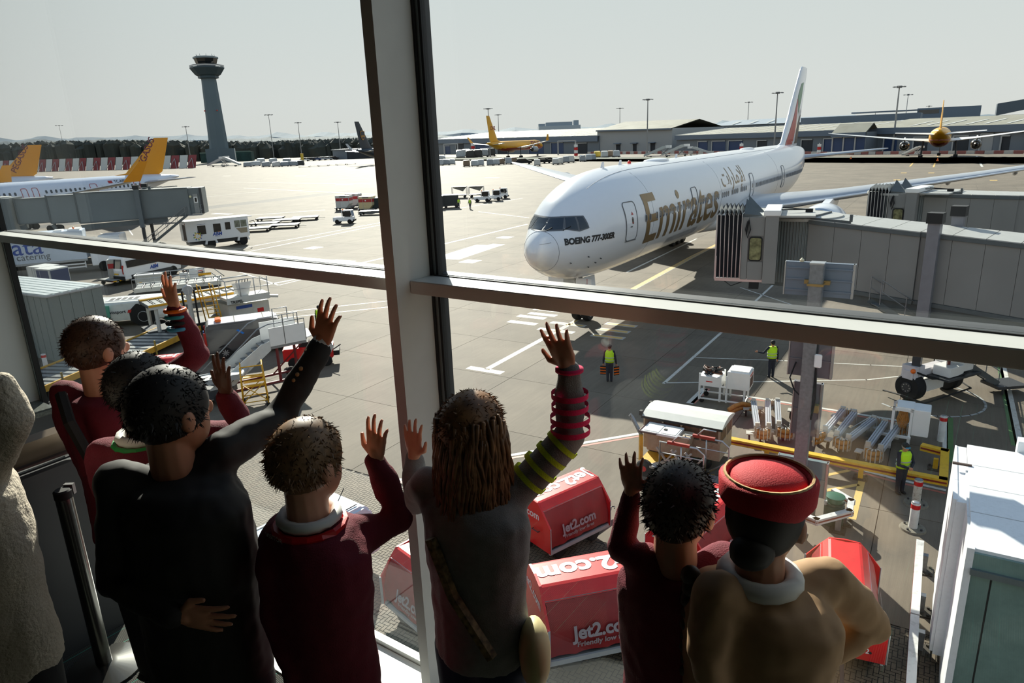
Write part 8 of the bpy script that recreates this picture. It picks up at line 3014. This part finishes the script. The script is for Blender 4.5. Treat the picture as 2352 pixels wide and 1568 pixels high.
def person(label, head, hr, skin, cloth, hair, arms, legs, sw=.19, style='short', face=ET, foot=FLOOR, vox=.0115, clothname='jumper', waist=.9):
    hc = Vector(head)
    face = Vector(face).normalized()
    side = Vector((face.y, -face.x, 0))
    t = thing('person', label, 'person', (hc.x, hc.y, foot))
    R = Rel(t)
    b = R.mb()
    Rm = Matrix((side, face, UPV)).transposed()
    b.ball(hc + UPV * hr * .12, (hr * .80, hr * 1.0, hr * 1.05), 18, 12, Rm)
    b.ball(hc + face * hr * .25 - UPV * hr * .45, (hr * .62, hr * .72, hr * .78), 14, 10, Rm)
    b.ball(hc + face * hr * 1.0 - UPV * hr * .2, (hr * .12, hr * .2, hr * .22), 8, 6, Rm)
    for q in (-1, 1):
        b.ball(hc + side * q * hr * .82 - UPV * hr * .12, (hr * .10, hr * .20, hr * .30), 10, 8, Rm)
    nk = hc - UPV * hr * 1.62 - face * hr * .15
    limb(b, [hc - UPV * hr * .5 - face * hr * .2, nk], [hr * .52, hr * .58])
    body = remesh(b, 'body', skin, t, max(.006, vox * .55))
    sz = nk.z - hr * .15
    hands = R.mb()
    c = R.mb()
    hip = Vector((nk.x, nk.y, foot + (sz - foot) * (.56 if waist < 1 else waist - 1)))
    rings = []
    for f0, a_, d_ in ((0, .30, .3), (.03, .72, .55), (.12, 1.0, .66), (.35, .96, .70), (.62, .86, .66), (.85, .88, .68), (1.0, .9, .7)):
        p = nk + (hip - nk) * f0
        rings.append([p + side * sw * a_ * math.cos(2 * PI * k / 20) + face * sw * d_ * math.sin(2 * PI * k / 20) for k in range(20)])
    c.loft(rings)
    for a in arms:
        sh, el, wr = (Vector(q) for q in a[:3])
        k = a[5] if len(a) > 5 else 1.0
        limb(c, [sh, el, el + (wr - el) * .5, wr], [.062 * k, .052 * k, .048 * k, .037 * k], 12)
        limb(c, [nk - UPV * .05 + (sh - nk) * .45, sh], [.075 * k, .064 * k])
        if len(a) > 3 and a[3] is not None:
            hand(hands, wr, Vector(a[3]) - wr, -face if a[6:] == () else a[6], a[4], k)
            limb(hands, [wr - (wr - el).normalized() * .05, wr + (Vector(a[3]) - wr).normalized() * .03], [.026 * k, .024 * k])
    if hands.v:
        h_ = remesh(hands, 'hands', skin, t, .0046 if vox < .012 else .012, 2)
    cl = remesh(c, clothname, cloth, t, vox, 4)
    for v in cl.data.vertices:
        v.co += v.normal * (.010 * noise.noise(v.co * 9) + .004 * noise.noise(v.co * 26))
    l = R.mb()
    for q in (-1, 1):
        limb(l, [hip + side * q * sw * .42, Vector((hip.x, hip.y, foot + (hip.z - foot) * .5)) + side * q * sw * .45, Vector((hip.x, hip.y, foot + .06)) + side * q * sw * .45], [sw * .52, sw * .38, sw * .3])
    remesh(l, 'trousers', legs, t, .016, 3)
    m = R.mb()
    for q in (-1, 1):
        m.ball(Vector((hip.x, hip.y, foot + .045)) + side * q * sw * .45 + face * .05, (.05, .13, .045), 10, 6, Rm)
    R.put('shoes', m, BLACK, smooth=True)
    # hair: a close cap with many short tufts
    if hair:
        m = R.mb()
        m.ball(hc + UPV * hr * .2 - face * hr * .06, (hr * .86, hr * 1.06, hr * 1.05), 22, 14, Rm)
        rr = random.Random(len(label))
        for _ in range(0 if style == 'hat' else (1700 if vox < .012 else 40)):
            z = rr.uniform(-.55, 1)
            a = rr.uniform(0, 2 * PI)
            q = math.sqrt(max(0, 1 - z * z))
            dv = Vector((q * math.cos(a), q * math.sin(a), z))
            if dv.y > .55 and z < .3:
                continue
            p = hc + UPV * hr * .2 - face * hr * .06 + Rm @ Vector((dv.x * hr * .85, dv.y * hr * 1.05, dv.z * hr * 1.03))
            o_ = (Rm @ dv) * hr * .07 + Vector((rr.uniform(-1, 1), rr.uniform(-1, 1), rr.uniform(-1.4, .2))) * hr * .11
            e_ = o_.orthogonal().normalized() * hr * .022
            m.add([p - e_, p + e_, p + o_], [(0, 1, 2)])
        if style == 'long':
            for k in range(190):
                a = rr.uniform(-1.9, 1.9)
                top = hc + (Rm @ Vector((math.sin(a) * hr * .86, -math.cos(a) * hr * 1.0, rr.uniform(-.1, .7) * hr)))
                ln = hr * rr.uniform(1.5, 2.7)
                wob = rr.uniform(0, 6)
                pts = [top + (Rm @ Vector((math.sin(a) * .12 * hr * j * .4 + .06 * hr * math.sin(wob + j * 1.3), -.1 * hr * math.cos(a) * j * .3 + .05 * hr * math.cos(wob + j), -ln * j / 5))) for j in range(6)]
                m.tube(pts, [hr * .07, hr * .075, hr * .075, hr * .07, hr * .05, hr * .012], 5)
        R.put('hair', m, hair, smooth=True)
    return t, R, hc, hr, Rm, face, side, nk


MAROON = paint('maroon_knit', (112, 26, 44), .85, var=.08, scale=30, bump=.3, bscale=240)
BLAZER = paint('black_blazer', (26, 24, 22), .75, var=.1, scale=40)
GREYK = paint('grey_knit', (134, 132, 130), .9, var=.08, scale=40, bump=.3, bscale=260)
COAT = paint('camel_coat', (176, 142, 106), .8, var=.05, scale=30)
NAVY = paint('navy_trousers', (24, 34, 64), .8)
DARKT = paint('dark_trousers', (24, 24, 28), .8)
HBR, HBK = paint('hair_brown', (74, 50, 34), .5, var=.3, scale=30), paint('hair_black', (22, 18, 16), .6, var=.2)
HBL, HLT = paint('hair_fair', (120, 90, 58), .5, var=.35, scale=40), paint('hair_highlights', (128, 90, 54), .45, var=.5, scale=26)
CREAM = paint('cream_fleece', (206, 194, 176), .95, bump=.5, bscale=90)
WHITEC = paint('shirt_white', (226, 226, 222), .7)
LEFT = -ES
p1 = person('boy in maroon jumper with brown hair and a black strap, arm raised with bright bracelets', (-1.717, 2.75, 10.136), .112, SKIN['fair'], MAROON, HBR,
            [((-1.444, 2.7, 9.99), (-1.257, 2.65, 10.12), (-1.302, 2.62, 10.314), (-1.299, 2.6, 10.442), LEFT, .92), ((-1.89, 2.75, 9.942), (-1.894, 2.75, 9.753), (-1.819, 2.7, 9.569))], DARKT, .21)
m = p1[1].mb()
w_ = Vector((-1.302, 2.62, 10.314))
for k, mt in enumerate((ORANGE, paint('bead_teal', (40, 150, 160), .4), BLACK, paint('bead_blue', (70, 160, 200), .4))):
    m = p1[1].mb()
    q = w_ - UPV * .024 * k
    m.tube([q + ES * .036 * math.cos(t_) + ET * .036 * math.sin(t_) for t_ in np.linspace(0, 2 * PI, 15)[:-1]], .008, 6, closed=True)
    p1[1].put('bracelet', m, mt, smooth=True)
m = p1[1].mb()
m.tube([(-1.79, 2.58, 10.002), (-1.727, 2.5, 9.912), (-1.682, 2.5, 9.762), (-1.665, 2.55, 9.601)], .022, 6)
p1[1].put('bag_strap', m, BLACK)
p2 = person('boy with curly black hair, white collar and green lanyard, one dark hand raised', (-1.314, 2.3, 10.112), .105, SKIN['dark'], MAROON, HBK,
            [((-1.118, 2.3, 9.921), (-0.941, 2.25, 9.935), (-0.973, 2.2, 10.103), (-0.966, 2.18, 10.239), LEFT, .95), ((-1.489, 2.3, 9.868), (-1.51, 2.3, 9.729), (-1.443, 2.25, 9.647))], DARKT, .19)
m = p2[1].mb()
m.tube([p2[7] + p2[6] * .085 * math.cos(t_) + p2[5] * .08 * math.sin(t_) for t_ in np.linspace(0, 2 * PI, 17)[:-1]], .018, 6, closed=True)
p2[1].put('collar', m, WHITEC, smooth=True)
m = p2[1].mb()
m.tube([p2[7] - UPV * .022 + p2[6] * .105 * math.cos(t_) + p2[5] * .10 * math.sin(t_) for t_ in np.linspace(0, 2 * PI, 17)[:-1]], .011, 6, closed=True)
p2[1].put('lanyard', m, paint('lanyard_green', (40, 150, 70), .5))
p3 = person('man in a black blazer with cropped dark hair, one arm stretched up', (-0.986, 1.85, 10.19), .112, SKIN['tan'], BLAZER, HBK,
            [((-0.881, 1.9, 10.033), (-0.771, 2.1, 10.057), (-0.638, 2.2, 10.259), (-0.562, 2.2, 10.465), LEFT, 1.05), ((-1.148, 1.8, 9.996), (-1.183, 1.75, 9.714), (-0.957, 1.62, 9.685), (-0.829, 1.62, 9.658), UPV, 1.0, -ET)], DARKT, .25, clothname='blazer')
m = p3[1].mb()
a_, b_ = Vector((-0.638, 2.2, 10.259)), Vector((-0.771, 2.1, 10.057))
d_ = (b_ - a_).normalized()
m.cyl(a_ + d_ * .03, a_ - d_ * .03, .042, .036, 16)
p3[1].put('shirt_cuff', m, WHITEC, smooth=True)
for k in range(3):
    q = a_ + d_ * (.06 + .022 * k) + ES * .012 - ET * .048
    p3[1].put('cuff_button', p3[1].mb().ball(q, .008, 8, 6), paint('button_tan', (170, 130, 80), .4))
p4 = person('boy with short fair hair, maroon jumper and red visitor lanyard, one hand raised', (-0.581, 1.75, 10.065), .105, SKIN['fair'], MAROON, HBL,
            [((-0.44, 1.8, 9.808), (-0.357, 1.85, 9.818), (-0.415, 1.85, 10.008), (-0.402, 1.85, 10.105), LEFT, .88), ((-0.682, 1.7, 9.784), (-0.707, 1.7, 9.596), (-0.659, 1.65, 9.455))], DARKT, .19)
m = p4[1].mb()
m.tube([p4[7] + UPV * .012 + p4[6] * .078 * math.cos(t_) + p4[5] * .075 * math.sin(t_) for t_ in np.linspace(0, 2 * PI, 17)[:-1]], .017, 6, closed=True)
p4[1].put('collar', m, WHITEC, smooth=True)
m = p4[1].mb()
m.tube([p4[7] - UPV * .014 + p4[6] * .098 * math.cos(t_) + p4[5] * .094 * math.sin(t_) for t_ in np.linspace(0, 2 * PI, 17)[:-1]], .012, 6, closed=True)
ly = p4[1].put('lanyard', m, RED)
inv4 = Matrix.Translation(-Vector(p4[0].location))
letter('VISITOR', .02, WHITEC, ly, inv4 @ (p4[7] - UPV * .012 - p4[5] * .108 - p4[6] * .02), p4[6], UPV)
p5 = person('woman with half-tied highlighted hair, grey jumper with pink and lime striped sleeves, hand raised', (-0.129, 1.9, 10.064), .108, SKIN['fair'], GREYK, HLT,
            [((0.015, 1.9, 9.885), (0.165, 1.92, 10.035), (0.165, 1.92, 10.244), (0.11, 1.92, 10.394), UPV - ES, .95), ((-0.284, 1.95, 9.879), (-0.348, 2.1, 9.736), (-0.356, 2.2, 9.847), (-0.355, 2.2, 9.994), ES, .9)], NAVY, .19, 'long', waist=1.60)
PINK, LIME = paint('knit_pink', (236, 34, 96), .85, bump=.2, bscale=200), paint('knit_lime', (196, 220, 40), .85, bump=.2, bscale=200)
for pts, n_ in ((((0.165, 1.92, 10.035), (0.165, 1.92, 10.244)), 4), (((0.021, 1.9, 9.892), (0.165, 1.92, 10.035)), 4)):
    a_, b_ = Vector(pts[0]), Vector(pts[1])
    d_ = (b_ - a_)
    for k in range(n_):
        f0 = (k + .3) / n_ * (.72 if n_ == 4 and pts[0][0] > .12 and abs(d_.z) > .1 else .95)
        q = a_ + d_ * f0
        r_ = (.057 if k < 2 else .052) * .95 + .006
        p5[1].put('sleeve_stripe', p5[1].mb().cyl(q, q + d_.normalized() * .017, r_, r_, 20, False), PINK if abs(d_.normalized().z) > .8 else LIME, smooth=True)
p5[1].put('cuff_edge', p5[1].mb().cyl((0.165, 1.92, 10.241), (0.165, 1.92, 10.25), .042, .042, 18), PINK, smooth=True)
m = p5[1].mb()
m.tube([p5[7] - UPV * .12 - p5[6] * .06 - p5[5] * .135, p5[7] - UPV * .28 + p5[6] * .02 - p5[5] * .145, p5[7] - UPV * .46 + p5[6] * .14 - p5[5] * .125], .02, 6)
p5[1].put('bag_strap', m, paint('leopard_strap', (120, 100, 66), .6, var=.9, scale=45))
m = p5[1].mb()
m.ball(p5[7] - UPV * .5 + p5[6] * .21, (.05, .10, .11), 14, 10)
p5[1].put('handbag', m, paint('bag_cream', (220, 206, 150), .6), smooth=True)
p6 = person('girl with a long dark plait and maroon jumper, small hand with painted nails raised', (0.423, 1.62, 9.952), .104, SKIN['fair'], MAROON, paint('hair_dark_brown', (52, 40, 28), .5, var=.4, scale=30),
            [((0.34, 1.62, 9.791), (0.279, 1.68, 9.795), (0.314, 1.7, 9.952), (0.307, 1.7, 10.048), ES, .78), ((0.552, 1.6, 9.782), (0.576, 1.58, 9.659), (0.54, 1.56, 9.536))], paint('grey_trousers', (120, 120, 116), .8), .165)
m = p6[1].mb()
for k in range(9):
    m.ball(p6[7] + p6[6] * (.075 + .004 * (k % 2)) - p6[5] * .085 + UPV * (.05 - .035 * k), (.026, .024, .026), 10, 8)
p6[1].put('plait', m, MATS['hair_dark_brown'], smooth=True)
p7 = person('cabin crew woman in a red pillbox hat, camel coat and white scarf', (0.589, 1.46, 10.008), .104, SKIN['tan'], COAT, HBK,
            [((0.774, 1.5, 9.802), (0.929, 1.55, 9.624), (0.794, 1.5, 9.575)), ((0.467, 1.4, 9.839), (0.435, 1.36, 9.713), (0.45, 1.35, 9.638))], COAT, .2, 'hat', clothname='coat')
hc, hr, Rm = p7[2], p7[3], p7[4]
HAT = paint('hat_red', (196, 16, 34), .75, var=.04, bump=.2, bscale=300)
m = p7[1].mb(Matrix.Translation(hc + UPV * hr * .28) @ Rm.to_4x4())
m.lathe([(hr * .86, 0), (hr * 1.06, hr * .3), (hr * 1.08, hr * .75), (hr * .98, hr * .86), (hr * .88, hr * .8), (hr * .82, hr * .6)], 30, cap=False)
h_ = p7[1].put('hat', m, HAT, smooth=True)
p7[1].put('hat_crown', p7[1].mb().ball(hc + UPV * hr * .92, (hr * .88, hr * .88, hr * .40), 22, 10), HAT, h_, smooth=True)
m = p7[1].mb(Matrix.Translation(hc + UPV * hr * 1.14) @ Rm.to_4x4())
m.tube([(hr * .95 * math.cos(t_), hr * .95 * math.sin(t_), 0) for t_ in np.linspace(0, 2 * PI, 31)[:-1]], .004, 5, closed=True)
p7[1].put('hat_piping', m, paint('piping_gold', (206, 170, 120), .5), h_)
p7[1].put('hair_bun', p7[1].mb().ball(hc - p7[5] * hr * .95 - UPV * hr * .35, (hr * .5, hr * .42, hr * .42), 14, 10), HBK, smooth=True)
m = p7[1].mb()
m.tube([p7[7] + UPV * .02 + p7[6] * .08 * math.cos(t_) + p7[5] * .075 * math.sin(t_) for t_ in np.linspace(0, 2 * PI, 17)[:-1]], .024, 8, closed=True)
p7[1].put('scarf', m, WHITEC, smooth=True)
p8 = person('person at the edge in a frayed cream jacket with bent elbow and dark skirt', (-1.653, 1.9, 10.219), .108, SKIN['tan'], CREAM, HBK,
            [((-1.57, 1.85, 10.002), (-1.397, 1.8, 10.209), (-1.402, 1.8, 10.312))], DARKT, .2, clothname='jacket')
# ground crew out on the apron
VEST = paint('hi_vis_yellow', (190, 236, 30), .7)
OVER = paint('overall_navy', (34, 36, 48), .8)


def crew(label, g, h, face, arms, hair=HBK):
    G_ = Vector((g[0], g[1], 0))
    f = Vector(face).normalized()
    s = Vector((f.y, -f.x, 0))
    hd_ = G_ + UPV * (h - .13)
    ar = []
    for q, (e, w, hnd) in zip((-1, 1), arms):
        sh = G_ + s * q * .19 + UPV * h * .81
        mk = lambda v: G_ + s * v[0] + f * v[1] + UPV * v[2] * h
        ar.append((sh, mk(e), mk(w), mk(hnd), f, 1.0))
    t = person(label, hd_, .105, SKIN['tan'], OVER, hair, ar, OVER, .19, 'short', f, 0.0, .02, 'overall')
    R = t[1]
    m = R.mb()
    rings = []
    for z, k in ((.835, .8), (.78, 1.06), (.62, 1.0), (.53, 1.05)):
        rings.append([G_ + UPV * h * z + s * .205 * k * math.cos(2 * PI * i / 18) + f * .155 * k * math.sin(2 * PI * i / 18) for i in range(18)])
    m.loft(rings)
    v = R.put('hi_vis_vest', m, VEST, smooth=True)
    for z in (.58, .66):
        R.put('reflective_band', R.mb().tube([G_ + UPV * h * z + s * .212 * math.cos(t_) + f * .163 * math.sin(t_) for t_ in np.linspace(0, 2 * PI, 19)[:-1]], .022, 4, closed=True), LGREY, v)
    m = R.mb()
    m.ball(hd_ + UPV * .05, (.1, .115, .09), 14, 8)
    R.put('cap', m, BLACK, smooth=True)
    return t, R, G_, f, s


DOWN = ((-.27, 0, .62), (-.30, .05, .48), (-.30, .06, .42))
DOWNR = ((.27, 0, .62), (.30, .05, .48), (.30, .06, .42))
c1 = crew('marshaller in a yellow vest walking in the aircraft shadow, holding two chequered bats', (4.431, 30.046, 0), 1.80, (.3, 1, 0), (DOWN, DOWNR))
for q in (-1, 1):
    m = c1[1].mb()
    p = c1[2] + c1[4] * .31 * q + c1[3] * .07 + UPV * .52
    m.box(p, (.26, .03, .42), rz=.3 * q)
    bt = c1[1].put('marshalling_bat', m, BLACK)
    for k in range(3):
        c1[1].put('bat_chevron', c1[1].mb().box(p + UPV * (-.14 + .13 * k), (.27, .036, .05), rz=.3 * q), ORANGE, bt)
crew('ground handler in a yellow vest pointing one arm, standing where sun meets shade', (11.781, 29.776, 0), 1.76, (-.1, 1, 0), (((-.36, .1, .66), (-.58, .2, .68), (-.66, .22, .69)), DOWNR))
c3 = crew('grey-haired ground handler in a hi-vis coat by the yellow rail, hands together, facing the window', (11.746, 18.971, 0), 1.68, (.2, -1, 0), (((-.26, .1, .62), (-.05, .26, .58), (.02, .3, .57)), ((.26, .1, .62), (.05, .26, .58), (-.02, .3, .57))), paint('hair_grey', (176, 178, 176), .6))
c3[1].put('sunglasses', c3[1].mb().box(c3[2] + UPV * 1.56 + c3[3] * .105, (.14, .02, .04)), paint('mirror_blue', (60, 150, 190), .1))
crew('ground worker in a yellow vest beside the black curtained carts', (-8.149, 119.361, 0), 1.72, (.3, -1, 0), (DOWN, DOWNR))
crew('ground worker in a yellow vest pulling a trolley handle near the tow tugs', (-6.106, 116.986, 0), 1.78, (-.5, -1, 0), (DOWN, DOWNR))
crew('ground worker in a yellow vest hidden behind the raised blazer hand', (-11.61, 40.703, 0), 1.75, (.3, 1, 0), (DOWN, DOWNR))

# ================================================================== inside the viewing room
CHR = paint('stanchion_steel', (120, 120, 116), .22, .9, var=.05)
for lab, (x, y, z) in (('brushed steel barrier post on a round polished base, beside the glass-clad partition', (-2.086, 2.865, 8.45)), ('second steel barrier post with its base, behind the man in the blazer', (-1.639, 2.634, 8.45))):
    t = thing('barrier_post', lab, 'barrier post', (x, y, FLOOR))
    obj('post', MB().lathe([(.036, .02), (.036, .95)], 24), CHR, t, True, auto=.5)
    obj('base', MB().lathe([(.175, 0), (.175, .012), (.06, .035), (.04, .04)], 36), CHR, t, True, auto=.5)
    obj('cap', MB().lathe([(.038, .95), (.038, .985), (.03, .992)], 24), BLACK, t, True, auto=.5)
    obj('tape_clip', MB().bb(-.012, .03, .03, .05, .95, 1.0), ALU, t)
pt_ = thing('partition', 'glass-clad partition with bronze handrails at the dark side of the room', 'partition', ((-2.256, 3.264, 8.45)[0], (-2.256, 3.264, 8.45)[1], FLOOR), math.atan2(-.845, -.535))
PG = paint('backed_glass', (98, 112, 104), .12, var=.03, spec=.8)
BRZ = paint('bronze_metal', (150, 132, 112), .3, .7)
co_ = obj('core', MB().bb(0, 3.2, .02, .10, 0, 1.0), DGREY, pt_)
for z0, z1 in ((.02, .60), (.612, .98)):
    for k in range(2):
        obj('glass_panel', MB().bb(.0 + 1.6 * k, 1.59 + 1.6 * k, -.0, .02, z0, z1), PG, co_)
obj('handrail', MB().cyl((-.02, -.03, 1.02), (3.2, -.03, 1.02), .03, n=14), paint('handrail_dark', (44, 30, 28), .3), pt_, True)
obj('rail_fascia', MB().add([(0, -.02, 1.06), (3.2, -.02, 1.06), (3.2, .10, 1.2), (0, .10, 1.2), (0, .03, 1.04), (3.2, .03, 1.04), (3.2, .14, 1.18), (0, .14, 1.18)], [(0, 1, 2, 3), (7, 6, 5, 4), (0, 4, 5, 1), (1, 5, 6, 2), (2, 6, 7, 3), (3, 7, 4, 0)]), BRZ, pt_)
lg = thing('stone_ledge', 'speckled dark granite ledge at the foot of the white column', 'ledge', ST(-4.2, -.35, FLOOR), RS)
obj('slab', MB().bb(-1.2, .25, -.95, .33, .56, .61), paint('granite', (84, 88, 84), .35, var=.5, scale=60), lg, bevel=.01)
obj('plinth', MB().bb(-1.15, .2, -.9, .33, 0, .56), DGREY, lg)
pl = thing('potted_palm', 'palm with narrow arching leaves reaching in front of the white column', 'plant', ST(-4.75, -1.0, FLOOR))
obj('pot', MB().lathe([(.14, 0), (.2, .4), (.19, .42)], 18), DGREY, pl, True)
LEAF = paint('palm_leaf', (70, 104, 44), .5, var=.25, scale=6)
obj('trunk', MB().cyl((0, 0, .4), (.02, 0, 1.35), .035, .025, 10), paint('trunk_brown', (90, 74, 52), .8), pl)
rr = random.Random(5)
for k in range(22):
    a = rr.uniform(-2.4, 1.2)
    L_, up_ = rr.uniform(.5, .8), rr.uniform(.05, .45)
    vs, fs = [], []
    for j in range(7):
        f0 = j / 6
        c = Vector((math.cos(a) * L_ * f0, math.sin(a) * L_ * f0, 1.35 + up_ * f0 * 1.6 - .9 * f0 * f0 * L_))
        w_ = Vector((-math.sin(a), math.cos(a), 0)) * .016 * math.sin(PI * min(.97, f0 * .85 + .12))
        vs += [c - w_, c + UPV * .004, c + w_]
    for j in range(6):
        fs += [(3 * j, 3 * j + 3, 3 * j + 4, 3 * j + 1), (3 * j + 1, 3 * j + 4, 3 * j + 5, 3 * j + 2)]
    obj('leaf', MB().add(vs, fs), LEAF, pl)
